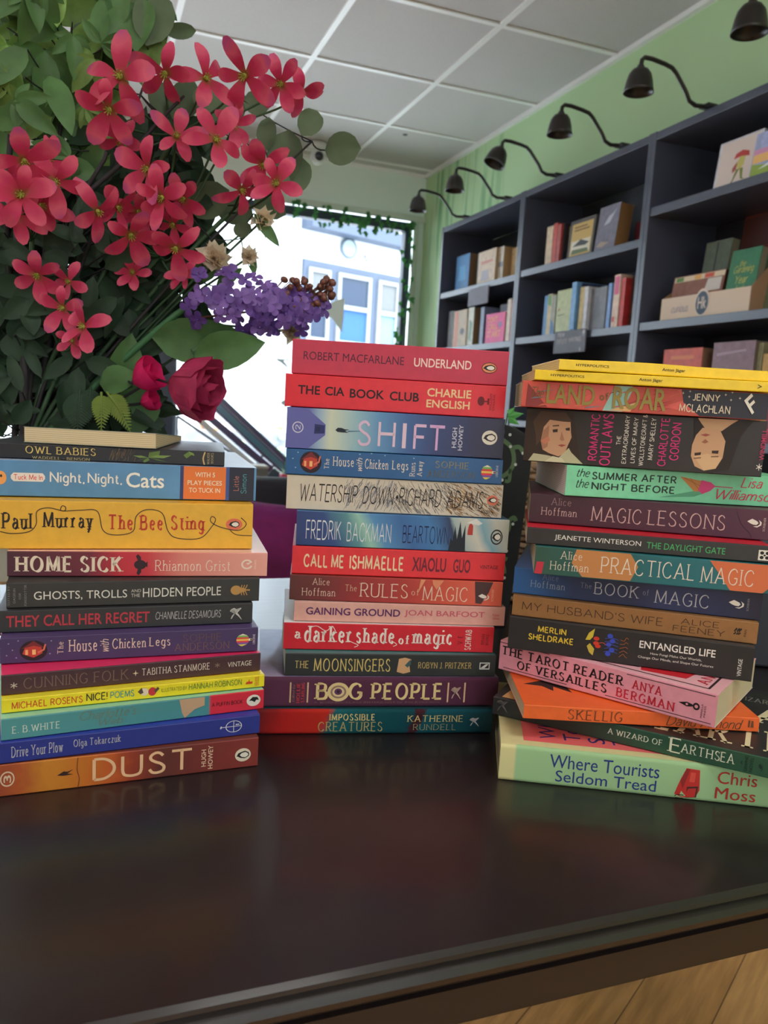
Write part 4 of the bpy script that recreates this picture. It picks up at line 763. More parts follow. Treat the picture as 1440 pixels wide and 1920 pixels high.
book('bear', 'paperback', 'paperback with a blue and green night sky and pine trees on its spine', G2, (0.368, 0.64, -14.6, 0.197, 0.1684, 0.032), .129,
 MR('bear spine', [(0, (34, 54, 110)), (.2, (40, 70, 130)), (.3, (84, 140, 150)), (.36, (150, 196, 180)), (.42, (80, 140, 190)), (.55, (50, 100, 160)), (.68, (60, 120, 176)), (.78, (30, 50, 90)), (.8, (160, 180, 180)), (.88, (206, 204, 190)), (.93, (120, 170, 186)), (1, (196, 200, 188))], .199, noise=.06, nscale=40, skew=.5), M('bear cover', (70, 120, 170), .35, var=.3, scale=20), [
 ('p', [(1030, 0), (1040, .4), (1050, .3), (1060, .75), (1072, .35), (1085, .9), (1098, .4), (1112, .8), (1118, 0)], (22, 30, 44)), ('p', [(1125, .62), (1130, .8), (1140, .86), (1152, .78), (1152, .5), (1125, .5)], (180, 60, 50)), ('p', [(1118, .86), (1165, .99), (1200, .86), (1180, .8)], (226, 226, 220)),
 ('t', 'light', 'FREDRIK', 288, 470, .18, .76, (222, 224, 226), AU), ('t', 'light', 'BACKMAN', 500, 730, .16, .74, (222, 224, 226), AU), ('t', 'light', 'BEARTOWN', 790, 1030, .18, .72, (26, 40, 84)), ('e', 'ring', 1246, 1308, .24, .7, dict(fg=(40, 40, 40))), ('e', 'bird_oval', 1248, 1306, .24, .7)], 470)
book('watership', 'paperback', 'cream paperback covered in fur-like brown and grey strokes, middle stack', G2, (0.362, 0.646, -15.6, 0.2, 0.2005, 0.0317), .129,
 M('watership spine', (208, 196, 178), .55, var=.08), (206, 194, 176), [
 ('h', 480, 760, .02, .98, 240, [(120, 124, 136), (150, 150, 156), (90, 96, 110)], 1.15, .0004), ('h', 740, 1060, .02, .98, 240, [(96, 98, 104), (140, 136, 130), (70, 70, 76)], -.9, .0004), ('h', 1000, 1303, .02, .98, 300, [(140, 100, 56), (90, 66, 44), (60, 50, 42), (170, 130, 80)], -.6, .0005),
 ('t', 'thini', 'WATERSHIP', 258, 556, .24, .78, (40, 36, 38)), ('t', 'thini', 'DOWN', 582, 745, .24, .78, (40, 36, 38)), ('e', 'diamond', 752, 768, .4, .56, dict(fg=(40, 36, 38))), ('t', 'thini', 'RICHARD', 770, 990, .24, .78, (44, 38, 38), AU), ('t', 'thini', 'ADAMS', 1018, 1207, .24, .78, (44, 38, 38), AU), ('e', 'bird_oval', 1226, 1284, .38, .68, dict(bg=(226, 120, 90)))], 470)
book('bluehouse', 'paperback', 'blue paperback with a red hut and a striped balloon on its spine', G2, (0.359, 0.645, -15.8, 0.199, 0.2323, 0.0235), .129, (28, 88, 144), (40, 100, 150), [
 ('e', 'hut', 255, 368, .08, .94), ('v', 'serif', 'The', 382, 408, .28, .68, (214, 206, 196)), ('t', 'serif', 'House', 425, 535, .4, .78, (222, 214, 204)), ('v', 'script', 'with', 548, 580, .26, .78, (222, 214, 204)), ('t', 'serif', 'Chicken', 593, 716, .36, .76, (222, 214, 204)), ('t', 'serif', 'Legs', 732, 818, .28, .74, (222, 214, 204)), ('v', 'serif', 'Runs', 826, 855, .14, .7, (222, 214, 204)), ('v', 'serif', 'Away', 864, 900, .16, .78, (222, 214, 204)),
 ('t', 'serif', 'SOPHIE', 958, 1130, .54, .82, (150, 140, 106), AU), ('t', 'serif', 'ANDERSON', 916, 1166, .16, .46, (100, 102, 96), AU), ('e', 'balloon', 1195, 1272, .18, .76), ('v', 'sans', 'USBORNE', 1272, 1284, .3, .76, (196, 206, 214), IM)]
 + [('e', 'disc', x, x+8, v, v+.05, dict(fg=(140, 180, 206))) for x, v in ((215, .6), (230, .25), (240, .85), (560, .9), (620, .95), (840, .85), (690, .9))], 470)
book('shift', 'paperback', 'thick blue paperback with a pale beam of light and thin lilac capitals', G2, (0.358, 0.645, -16.4, 0.199, 0.2559, 0.0371), .129,
 MR('shift spine', [(0, (98, 100, 166)), (.1, (96, 104, 172)), (.15, (150, 176, 200)), (.2, (200, 208, 186)), (.32, (140, 180, 196)), (.42, (92, 144, 190)), (.55, (58, 96, 156)), (.68, (44, 62, 116)), (.84, (34, 40, 84)), (.88, (34, 36, 72)), (1, (32, 34, 66))], .199, noise=.05, nscale=30), (50, 60, 110), [
 ('p', [(187, .99), (290, .99), (388, .62), (388, .36), (300, .01), (184, .01)], (98, 100, 168)), ('p', [(332, .62), (384, .6), (384, .4), (330, .38)], (40, 48, 104)), ('p', [(338, .56), (360, .56), (360, .44), (338, .44)], (30, 36, 84)),
 ('p', [(440, .5), (452, .56), (472, .56), (490, .53), (512, .53), (490, .49), (510, .45), (470, .45), (450, .46)], (24, 34, 48)), ('p', [(505, .5), (600, .52), (505, .47)], (60, 110, 150)),
 ('e', 'ring', 216, 274, .38, .66, dict(fg=(206, 206, 226))), ('v', 'line', '2', 232, 258, .46, .58, (206, 206, 226), IM),
 ('t', 'line', 'S', 556, 625, .14, .78, (216, 186, 214)), ('t', 'line', 'H', 662, 752, .16, .76, (222, 196, 216)), ('t', 'line', 'I', 788, 808, .14, .76, (222, 196, 216)), ('t', 'line', 'F', 846, 910, .14, .76, (220, 184, 214)), ('t', 'line', 'T', 928, 1006, .13, .76, (214, 170, 214)),
 ('v', 'bold', 'HUGH', 1046, 1070, .22, .72, (206, 206, 222), AU), ('v', 'bold', 'HOWEY', 1079, 1101, .16, .8, (206, 206, 222), AU), ('e', 'bird_oval', 1200, 1280, .34, .7, dict(bg=(226, 220, 204)))], 470)
book('cia', 'paperback', 'bright red paperback with heavy black capitals and cream surname capitals', G2, (0.358, 0.648, -17.6, 0.201, 0.2931, 0.0298), .129, (222, 30, 48), (220, 40, 56), [
 ('t', 'heavy', 'THE', 246, 360, .4, .67, (40, 16, 24)), ('t', 'heavy', 'CIA', 386, 487, .4, .67, (40, 16, 24)), ('t', 'heavy', 'BOOK', 515, 694, .37, .65, (40, 16, 24)), ('t', 'heavy', 'CLUB', 722, 874, .36, .64, (40, 16, 24)),
 ('t', 'heavy', 'CHARLIE', 915, 1143, .55, .81, (236, 200, 150), AU), ('t', 'heavy', 'ENGLISH', 914, 1139, .21, .46, (236, 200, 150), AU), ('e', 'tree', 1178, 1238, .34, .66), ('v', 'sans', 'WILLIAM', 1240, 1251, .22, .74, (120, 26, 36), IM), ('v', 'sans', 'COLLINS', 1256, 1267, .22, .72, (120, 26, 36), IM)], 470)
book('underland', 'paperback', 'plain red paperback with an orange bird oval, topmost of the middle stack', G2, (0.359, 0.649, -18.3, 0.197, 0.323, 0.0312), .129, (194, 52, 80), (190, 56, 80), [
 ('t', 'sans', 'ROBERT MACFARLANE', 275, 796, .42, .66, (84, 28, 56), AU), ('t', 'bold', 'UNDERLAND', 848, 1146, .4, .66, (244, 214, 206)), ('e', 'bird_oval', 1200, 1279, .33, .65, dict(bg=(226, 140, 96), fg='ring'))], 470, gloss=.5)
book('tourists', 'hardback', 'pale green hardback with a cream edge and navy lettering under the right stack', G3, (.515, .436, -26.9, .222, 0, .0316), .15,
 MR('tourists spine', [(0, (238, 226, 166)), (.052, (238, 226, 166)), (.06, (176, 214, 160)), (1, (176, 214, 160))], .222), (240, 228, 168), [
 ('t', 'sans', 'Where Tourists', 305, 873, .5, .86, (40, 56, 128)), ('t', 'sans', 'Seldom Tread', 340, 863, .13, .44, (40, 56, 128)), ('p', [(960, .14), (985, .55), (1010, .86), (1080, .84), (1088, .3), (1070, .1), (1000, .06)], (196, 50, 44)), ('p', [(985, .5), (1010, .84), (1030, .84), (1000, .3)], (150, 40, 40)), ('p', [(1020, .06), (1022, .36), (1080, .4), (1075, .1)], (70, 44, 40)), ('p', [(1030, .5), (1034, .76), (1060, .76), (1058, .5)], (222, 80, 66)), ('p', [(962, .1), (975, .14), (1010, .14), (1010, .02), (970, .02)], (60, 40, 36)),
 ('t', 'sans', 'Chris', 1175, 1380, .54, .87, (176, 48, 38), AU), ('t', 'sans', 'Moss', 1170, 1380, .13, .44, (176, 48, 38), AU)], 920, hard=1, paper=(232, 222, 190), top_items=[
 ('p', [(-.092, .012), (.09, .012), (.09, .138), (-.092, .138)], (226, 104, 104)), ('t', 'sans', 'Where', -.078, -.064, .02, .085, (52, 44, 110), 1), ('t', 'sans', 'Tourists', -.058, -.044, .02, .1, (52, 44, 110), 1), ('t', 'sans', 'Seldom', -.038, -.024, .02, .098, (52, 44, 110), 1), ('t', 'sans', 'Tread', -.018, -.004, .02, .08, (52, 44, 110), 1), ('p', [(.02, .012), (.03, .03), (.07, .04), (.09, .02), (.09, .012)], (40, 30, 34))])
book('earthsea', 'graphic_novel', 'dark green graphic novel with cream fantasy capitals jutting out of the right stack', G3, (.505, .416, -47.1, .243, .0318, .0166), .17,
 MR('earthsea spine', [(0, (38, 38, 40)), (.3, (40, 52, 44)), (.5, (34, 72, 56)), (1, (44, 88, 64))], .243, noise=.08), (44, 44, 44), [
 ('t', 'serif', 'A WIZARD OF', 605, 890, .4, .72, (214, 216, 200)), ('t', 'serif', 'E', 918, 985, .2, .98, (222, 222, 200)), ('t', 'serif', 'ARTHS', 985, 1190, .3, .8, (222, 222, 200)), ('t', 'serif', 'EA', 1190, 1268, .3, .82, (222, 222, 200)),
 ('v', 'fun', 'A', 1296, 1308, .42, .6, (24, 44, 36), IM), ('v', 'fun', 'GRAPHIC', 1318, 1336, .12, .9, (24, 44, 36), IM), ('v', 'fun', 'NOVEL', 1344, 1362, .14, .86, (24, 44, 36), IM), ('e', 'flame', 1390, 1416, .25, .7, dict(fg=(26, 50, 46))), ('e', 'figure', 30, 90, .2, .95, dict(fg=(96, 92, 92)))], 920, top_items=[
 ('t', 'serifb', 'EARTH', .01, .118, .010, .062, (226, 216, 176), 0), ('t', 'serifb', 'SEA', .03, .118, .075, .115, (226, 216, 176), 0), ('t', 'serifl', 'A WIZARD OF', .06, .118, .13, .142, (160, 160, 150), 0), ('p', [(-.115, .004), (-.112, .04), (-.09, .05), (-.096, .004)], (196, 150, 96)), ('p', [(-.02, .002), (.0, .02), (-.04, .03), (-.06, .002)], (150, 130, 100))])
book('skellig', 'paperback', 'orange paperback with a black wing on its cover in the right stack', G3, (.521, .472, -20.8, .195, .0490, .0126), .129, (236, 104, 44), (238, 102, 40), [
 ('t', 'serif', 'SKELLIG', 402, 684, .12, .86, (120, 62, 34)), ('t', 'script', 'David Almond', 912, 1310, .1, .84, (110, 72, 44), AU), ('p', [(1336, .3), (1346, .3), (1346, .8), (1336, .8)], (110, 66, 40), 'emblem'), ('p', [(1350, .3), (1366, .3), (1362, .76), (1352, .8)], (110, 66, 40), 'emblem')], 920, top_items=[
 ('p', [(-.09, .05), (-.05, .075), (.0, .068), (.01, .058), (-.01, .06), (-.006, .05), (-.026, .056), (-.02, .042), (-.04, .052), (-.036, .036), (-.052, .048), (-.05, .034), (-.064, .047), (-.066, .036), (-.074, .047)], (40, 26, 22)), ('p', [(.02, .05), (.05, .06), (.06, .05), (.05, .04), (.045, .048), (.035, .04)], (50, 30, 24))])
book('tarot', 'paperback', 'pink paperback with black and red slab capitals, turned askew in the right stack', G3, (.463, .461, -57.5, .193, .0622, .0282), .129, (226, 152, 168), (240, 178, 186), [
 ('l', [(70, .1), (400, .1)], .0006, (50, 30, 36)), ('l', [(600, .1), (1150, .1)], .0006, (50, 30, 36)), ('l', [(700, .93), (1160, .93)], .0006, (50, 30, 36)), ('l', [(40, .93), (300, .93)], .0006, (50, 30, 36)),
 ('t', 'slab', 'THE TAROT READER', 60, 690, .52, .84, (34, 24, 30)), ('t', 'slab', 'OF VERSAILLES', 140, 606, .16, .46, (34, 24, 30)), ('t', 'serifb', 'ANYA', 730, 890, .52, .82, (196, 40, 60), AU), ('t', 'serifb', 'BERGMAN', 652, 962, .16, .46, (196, 40, 60), AU),
 ('e', 'pen_nib', 975, 1086, .34, .66), ('v', 'sans', 'MANILLA', 1093, 1103, .2, .62, (50, 30, 36), IM), ('v', 'sans', 'PRESS', 1109, 1119, .24, .58, (50, 30, 36), IM)], 920, top_items=[
 ('p', [(-.09, .008), (.088, .008), (.088, .01), (-.09, .01)], (60, 34, 40)), ('p', [(.086, .008), (.088, .008), (.088, .12), (.086, .12)], (60, 34, 40)), ('t', 'serifb', 'ANYA', .074, .084, .016, .07, (206, 50, 66), 1), ('p', [(.03, .014), (.066, .02), (.07, .05), (.05, .03), (.052, .06), (.036, .034), (.02, .05)], (206, 36, 48)), ('p', [(.0, .014), (.026, .02), (.03, .04), (.012, .03)], (60, 30, 36)), ('p', [(-.08, .02), (-.02, .02), (-.04, .05)], (236, 120, 70))])
book('entangled', 'paperback', 'black paperback with yellow and white capitals and painted fungi on the spine', G3, (.513, .478, -36.9, .201, .0905, .0299), .129, (38, 38, 40), (66, 64, 62), [
 ('t', 'fat', 'MERLIN', 242, 390, .62, .82, (226, 196, 60), AU), ('t', 'fat', 'SHELDRAKE', 197, 428, .36, .56, (226, 196, 60), AU), ('t', 'bold', 'ENTANGLED LIFE', 770, 1164, .56, .78, (236, 232, 224)), ('t', 'sans', 'How Fungi Make Our Worlds,', 830, 1097, .38, .47, (226, 222, 214)), ('t', 'sans', 'Change Our Minds, and Shape Our Futures', 768, 1160, .24, .33, (226, 222, 214)), ('v', 'bold', 'VINTAGE', 1284, 1306, .12, .62, (220, 216, 210), IM),
 ('p', [(490, .58), (505, .8), (535, .96), (528, .7), (515, .6)], (206, 186, 60)), ('p', [(500, .4), (515, .5), (540, .34), (535, .14), (515, .22)], (200, 180, 70))]
 + [('e', 'disc', 532+dx, 562+dx, v, v+.12, dict(fg=(206, 56, 40))) for dx, v in ((0, .6), (10, .38), (0, .46))] + [('l', [(545, .5), (580, .56), (600, .5)], .0005, (206, 90, 60))] + [('e', 'disc', 598+dx, 626+dx, v, v+.14, dict(fg=(58, 76, 190))) for dx, v in ((0, .18), (18, .3), (0, .46), (18, .58), (4, .72))] + [('l', [(590, .3+.1*i), (625, .34+.1*i), (660, .3+.1*i)], .0004, (70, 90, 200)) for i in range(5)] + [('l', [(670, .2+.13*i), (690, .3+.1*i), (700, .24+.14*i), (712, .2+.14*i)], .0004, (176, 100, 50)) for i in range(5)], 920)
book('husband', 'paperback', 'brown-gold paperback with thin dark widely spaced capitals in the right stack', G3, (.520, .484, -35.3, .202, .1204, .0188), .129, (152, 106, 62), (160, 116, 72), [
 ('t', 'light', "MY HUSBAND'S WIFE", 163, 893, .32, .72, (60, 40, 26)), ('t', 'light', 'ALICE', 986, 1184, .54, .82, (60, 40, 26), AU), ('t', 'light', 'FEENEY', 948, 1218, .16, .46, (60, 40, 26), AU), ('e', 'plait', 1260, 1306, .3, .7), ('v', 'sans', 'PAN', 1316, 1328, .3, .62, (60, 40, 26), IM)], 920)
book('navymagic', 'paperback', 'navy paperback with silver capitals in the right stack', G3, (.525, .488, -35.3, .205, .1392, .0241), .129,
 MR('navy spine', [(0, (38, 96, 160)), (.12, (36, 84, 140)), (.25, (34, 52, 92)), (.5, (36, 44, 78)), (.62, (48, 58, 100)), (.8, (38, 48, 88)), (1, (30, 32, 54))], .205, noise=.12, nscale=30), (80, 110, 170), [
 ('t', 'serifl', 'Alice', 265, 350, .62, .86, (120, 128, 146), AU), ('t', 'serifl', 'Hoffman', 207, 388, .3, .58, (150, 158, 172), AU), ('t', 'serifl', 'The', 465, 522, .48, .68, (130, 138, 160)), ('t', 'serifl', 'BOOK', 535, 772, .3, .76, (186, 188, 196)), ('t', 'serifl', 'of', 790, 820, .46, .68, (130, 138, 160)), ('t', 'serifl', 'MAGIC', 850, 1133, .22, .72, (190, 190, 198)), ('e', 'flame', 1235, 1322, .34, .68), ('v', 'sans', 'SCRIBNER', 1330, 1341, .3, .76, (150, 146, 150), IM)], 920)
book('practical', 'paperback', 'teal paperback with orange leaf shapes and cream capitals in the right stack', G3, (0.5415, 0.4727, -29.5, .210, .1633, .0249), .135,
 MR('practical spine', [(0, (44, 84, 70)), (.2, (34, 90, 84)), (.5, (22, 104, 112)), (.75, (28, 108, 116)), (1, (36, 84, 86))], .21, noise=.1), (40, 110, 112), [
 ('p', [(420, .5), (440, .99), (720, .99), (765, .55), (730, .04), (480, .04)], (198, 132, 76)), ('p', [(1130, .99), (1440, .99), (1500, .5), (1420, .02), (1250, .02), (1200, .45)], (216, 112, 70)), ('p', [(232, .02), (270, .02), (278, .45), (240, .45)], (196, 50, 70)),
 ('t', 'serifl', 'Alice', 358, 472, .6, .9, (226, 214, 196), AU), ('t', 'serifl', 'Hoffman', 308, 512, .2, .52, (226, 214, 196), AU), ('t', 'serifl', 'PRACTICAL', 568, 1056, .24, .82, (230, 220, 204)), ('t', 'serifl', 'MAGIC', 1088, 1366, .2, .78, (230, 214, 196))], 920)
book('daylight', 'paperback', 'slim black paperback with a red cover edge, white and green capitals', G3, (0.5259, 0.4862, -29.5, .198, .1884, .0148), .129, (46, 44, 44), (206, 34, 52), [
 ('t', 'sans', 'JEANETTE WINTERSON', 332, 780, .3, .68, (232, 228, 220), AU), ('t', 'sans', 'THE DAYLIGHT GATE', 810, 1218, .3, .68, (70, 176, 104)), ('e', 'knot', 1390, 1455, .14, .74)], 920)
book('lessons', 'paperback', 'plum paperback with silver-pink capitals in the right stack', G3, (.550, .502, -30.0, .210, .2035, .0263), .135,
 MR('lessons spine', [(0, (62, 34, 46)), (.4, (70, 30, 48)), (.8, (74, 28, 56)), (1, (86, 34, 58))], .21, noise=.1), (90, 40, 60), [
 ('t', 'serifl', 'Alice', 310, 414, .64, .9, (150, 124, 128), AU), ('t', 'serifl', 'Hoffman', 262, 450, .28, .56, (206, 176, 172), AU), ('t', 'serifl', 'MAGIC', 520, 782, .2, .72, (206, 172, 168)), ('t', 'serifl', 'LESSONS', 812, 1218, .22, .74, (206, 172, 168)), ('e', 'flame', 1330, 1412, .4, .72), ('v', 'sans', 'SCRIBNER', 1414, 1426, .3, .76, (196, 170, 160), IM), ('l', [(1270, .9), (1300, .5), (1350, .2), (1360, .05)], .0004, (40, 16, 30))], 920)
book('summer', 'paperback', 'mint green paperback with a dropped pink ice cream cone on the spine', G3, (.577, .521, -19.7, .198, .2299, .0272), .129, (124, 214, 166), (130, 216, 170), [
 ('t', 'script', 'the', 445, 512, .64, .92, (30, 52, 44)), ('t', 'script', 'the', 445, 512, .28, .58, (30, 52, 44)), ('t', 'fat', 'SUMMER AFTER', 524, 962, .58, .84, (34, 58, 50)), ('t', 'fat', 'NIGHT BEFORE', 524, 956, .24, .5, (34, 58, 50)),
 ('p', [(880, .12), (1080, .42), (1120, .36), (1060, .2)], (92, 170, 130)), ('p', [(978, .84), (1100, .72), (1090, .4), (1060, .36)], (200, 132, 66)), ('l', [(1000, .8), (1090, .55)], .0004, (150, 90, 44)), ('l', [(1030, .8), (1080, .45)], .0004, (150, 90, 44)), ('p', [(1090, .76), (1140, .7), (1165, .58), (1140, .42), (1100, .3), (1078, .42)], (222, 62, 130)), ('l', [(1160, .58), (1255, .56)], .0008, (200, 60, 110)),
 ('t', 'script', 'Lisa', 1295, 1408, .58, .92, (216, 60, 92), AU), ('t', 'script', 'Williamson', 1175, 1500, .16, .5, (216, 60, 92), AU)], 920, paper=(238, 222, 216))
rom = [('p', [(178, .02), (178, .9), (230, .97), (420, .97), (440, .6), (480, .02)], (52, 36, 28)), ('p', [(235, .5), (215, .75), (250, .95), (380, .95), (412, .8), (400, .68), (300, .7), (270, .45), (240, .3)], (78, 54, 38)),
 ('p', [(262, .4), (272, .66), (300, .8), (370, .78), (408, .78), (414, .6), (420, .5), (405, .35), (392, .2), (360, .13), (310, .18), (275, .24)], (204, 158, 124)), ('p', [(275, .24), (300, .3), (300, .7), (272, .6), (262, .4)], (176, 124, 96)), ('p', [(262, .4), (300, .5), (310, .42), (285, .34)], (206, 130, 104)),
 ('p', [(318, .62), (345, .64), (345, .58), (322, .57)], (60, 40, 34)), ('p', [(384, .66), (406, .68), (408, .62), (388, .62)], (60, 40, 34)), ('p', [(316, .7), (350, .72), (350, .69), (318, .68)], (100, 70, 50)), ('p', [(366, .6), (384, .44), (370, .42), (360, .45)], (180, 124, 96)), ('p', [(352, .34), (372, .36), (396, .35), (372, .31)], (166, 80, 72)),
 ('p', [(205, .02), (230, .16), (300, .14), (360, .1), (410, .3), (425, .22), (490, .02)], (190, 184, 150)), ('p', [(290, .02), (330, .13), (380, .1), (400, .02)], (212, 206, 172)),
 ('p', [(1040, .99), (1350, .99), (1320, .86), (1290, .7), (1250, .1), (1150, .02), (1090, .1), (1060, .4)], (40, 30, 26)), ('p', [(1060, .99), (1270, .99), (1240, .92), (1190, .78), (1110, .78), (1080, .9)], (206, 166, 128)), ('p', [(1045, .5), (1060, .68), (1090, .82), (1180, .8), (1215, .6), (1210, .3), (1180, .1), (1120, .05), (1070, .12), (1045, .3)], (206, 162, 124)), ('p', [(1060, .3), (1120, .05), (1180, .1), (1205, .3), (1130, .36)], (218, 178, 136)),
 ('p', [(1062, .36), (1096, .38), (1094, .33), (1064, .31)], (60, 40, 32)), ('p', [(1150, .42), (1186, .43), (1184, .37), (1152, .37)], (60, 40, 32)), ('p', [(1060, .27), (1098, .29), (1098, .27), (1062, .25)], (120, 84, 60)), ('p', [(1148, .32), (1188, .33), (1188, .31), (1150, .3)], (120, 84, 60)), ('p', [(1092, .56), (1110, .62), (1128, .57), (1110, .54)], (160, 100, 76)), ('p', [(1082, .69), (1110, .72), (1134, .7), (1110, .665)], (166, 84, 74)),
 ('v', 'fun', 'ROMANTIC', 512, 560, .1, .95, (222, 52, 130)), ('v', 'fun', 'OUTLAWS', 572, 630, .02, .97, (222, 52, 130)), ('v', 'fun', 'THE', 653, 676, .42, .58, (232, 226, 214)), ('v', 'fun', 'EXTRAORDINARY', 688, 713, .08, .96, (232, 226, 214)), ('v', 'fun', 'LIVES OF MARY', 733, 757, .1, .93, (232, 226, 214)), ('v', 'fun', 'WOLLSTONECRAFT &', 777, 802, .06, .99, (232, 226, 214)), ('v', 'fun', 'MARY SHELLEY', 822, 848, .18, .94, (232, 226, 214)),
 ('v', 'fun', 'CHARLOTTE', 873, 918, .08, .95, (222, 52, 130), AU), ('v', 'fun', 'GORDON', 932, 982, .2, .88, (222, 52, 130), AU), ('v', 'bold', 'WINDMILL', 1398, 1424, .3, .86, (190, 56, 100), IM), ('e', 'asterisk', 1388, 1418, .12, .24, dict(fg=(232, 226, 214)))]
book('romantic', 'paperback', 'thick black paperback with two painted faces and pink vertical lettering', G3, (.530, .510, -31.0, .198, .2572, .0474), .129, M('romantic spine', (42, 34, 32), .42, var=.1), (46, 38, 36), rom, 920)
rr = random.Random(3)
roar = [('p', [(185, .02), (300, .02), (240, .5), (190, .9)], (150, 60, 60)), ('p', [(585, .02), (640, .98), (730, .98), (760, .4), (720, .02)], (150, 196, 186)), ('p', [(690, .02), (740, .98), (960, .98), (1010, .6), (900, .3), (1100, .05), (1060, .02)], (196, 84, 70)), ('p', [(985, .98), (1440, .98), (1440, .02), (1090, .02), (1000, .5)], (46, 46, 58)), ('p', [(620, .05), (760, .4), (730, .04)], (226, 180, 120))]
for i in range(30):
    x = rr.uniform(200, 940); v = rr.uniform(.05, .7); roar.append(('p', [(x, v), (x+rr.uniform(40, 130), min(.97, v+rr.uniform(.1, .35))), (x+20, min(.95, v+.08))], rr.choice([(150, 44, 60), (226, 110, 80), (190, 54, 60), (206, 70, 60), (120, 130, 140)])))
roar += [('t', 'script', 'The', 212, 276, .36, .78, (126, 104, 58)), ('t', 'heavy', 'LAND', 290, 540, .18, .92, (156, 138, 70)), ('t', 'fun', 'of', 566, 610, .4, .7, (120, 108, 62)), ('t', 'heavy', 'ROAR', 634, 912, .12, .96, (156, 138, 70)),
 ('t', 'fun', 'JENNY', 1045, 1186, .58, .86, (226, 212, 186), AU), ('t', 'fun', 'MCLACHLAN', 980, 1245, .14, .46, (226, 212, 186), AU), ('e', 'f_mark', 1300, 1398, .24, .86)] + [('e', 'spark', x, x+16, v, v+.12, dict(fg=(214, 206, 190))) for x, v in ((985, .78), (1020, .86), (1018, .66), (1205, .8), (1235, .62), (1238, .9), (1280, .7))]
book('roar', 'paperback', 'red and slate paperback with olive gold fantasy lettering, third from top of right stack', G3, (.523, .507, -27.0, .199, .3047, .0226), .129, M('roar spine', (214, 86, 72), .4, var=.15, scale=60), (180, 90, 80), roar, 920, paper=(206, 184, 150))
YEL = (246, 208, 14)
for key, lab, fit, xs, bw in (('hyperlow', 'thin yellow paperback lying under its twin near the top of right stack', (.528, .500, -25.0, .198, .3274, .0089), ((312, 486), (770, 893)), 0),
                              ('hypertop', 'thin yellow paperback with a curled cover corner, topmost of right stack', (.550, .504, -20.4, .198, .3365, .0092), ((443, 614), (890, 1010)), .0035)):
    book(key, 'paperback', lab, G3, fit, .125, YEL, (246, 212, 40), [('t', 'bold', 'HYPERPOLITICS', *xs[0], .42, .66, (40, 34, 16)), ('t', 'bold', 'Anton Jäger', *xs[1], .34, .72, (40, 34, 16), AU), ('v', 'bold', 'V', 1386, 1408, .3, .72, (40, 34, 16), IM)][:2 if bw else 3], 920, bow=bw, paper=(232, 204, 150))
# ------------------------------------------------------------------ books and things on the bookcase shelves
TOPZ = {}
def shelf_book(label, group, yl, yr, z, h, x0, dx, rgb, kind='spine', lean=0, rz=0, cat='book', art=(), name='book', side=(190, 160, 120)):
    """yl..yr: extent along the shelf (larger y is further), x0: front face, dx: depth or thickness"""
    t = thing(name, label, cat, (x0, (yl+yr)/2, z+.0008+dx*math.sin(lean)), rz, group); w = abs(yl-yr); t.rotation_euler = (0, lean, rz)
    cm = M('shelf cover %d %d %d' % rgb, rgb, .5, var=.18, scale=45)
    cv = MB(); pg = MB()
    if kind == 'spine':
        cv.box(0, .002, -w/2, w/2, 0, h); cv.box(.002, dx, -w/2, -w/2+.0015, 0, h); cv.box(.002, dx, w/2-.0015, w/2, 0, h)
        pg.box(.0022, dx-.003, -w/2+.0017, w/2-.0017, .002, h-.003)
    else:                       # face out: cover to the room, page edges towards the camera
        cv.box(0, .0015, -w/2, w/2, 0, h); cv.box(dx-.0015, dx, -w/2, w/2, 0, h); cv.box(.0015, dx-.0015, w/2-.0015, w/2, 0, h)
        pg.box(.0017, dx-.0017, -w/2+.001, w/2-.0017, .001, h-.001)
    cv.build('cover', cm, t); pg.build('pages', page_mat(side, 'X' if kind != 'spine' else 'Y'), t)
    sets = {}
    for it in art:              # shapes on the front: u 0..1 left to right as seen, v 0..1 upwards
        if it[0] == 'p': pts, fc, c = [(u, v) for u, v in it[1]], [tuple(range(len(it[1])))], it[2]
        else:
            _, sty, txt, u0, u1, v0, v1, c = it; V, fc = text2d(sty, txt); pts = [(u0+(u1-u0)*p, v0+(v1-v0)*q) for p, q in V]
        sets.setdefault(c, MB()).add([(-.0004-.0001*len(sets), w/2-u*w, v*h) for u, v in pts], fc)
    if sets:
        big = MB(); mats = []
        for c, e in sets.items():
            o = len(big.v); big.v += e.v; big.f += [[i+o for i in f] for f in e.f]; big.m += [len(mats)]*len(e.f); big.sm += [False]*len(e.f); mats.append(M('print %d %d %d' % c, c, .5))
        big.build('cover_artwork', mats, t)
    return t
def yx(px, py, x): return atX(px, py, x).y
def row(items, z, xfront, group):
    placed = []
    """(label, pixel x left, pixel x right, top pixel y, py base, colour, kind, x offset, depth, art, side)"""
    for it in items:
        lab, pl_, pr_, pt_, pb_, rgb, kind, xo, dx = it[:9]; art = it[9] if len(it) > 9 else (); side = it[10] if len(it) > 10 else (196, 168, 128); lean = it[11] if len(it) > 11 else 0
        X = xfront+xo; yl = yx(pl_, pb_, X); yr = yx(pr_, pb_, X); h = atX((pl_+pr_)/2, pt_, X).z-z-dx*math.sin(lean)
        for a, b_, xa, xb in placed:     # neighbours stand side by side
            if X < xb and xa < X+dx+.02*(lean > 0) and yl > b_-.0008 and yr < a: yl = b_-.0008; yr = min(yr, yl-.006)
        placed.append((yl, yr, X, X+dx))
        shelf_book(lab, group, yl, yr, z, h, X, dx, rgb, kind, lean, 0, 'book', art, 'book', side)
A1, A2 = SH[0][0], SH[0][1]; B1, B2 = SH[1][0], SH[1][1]; C1, C2, C3 = SH[2][:3]
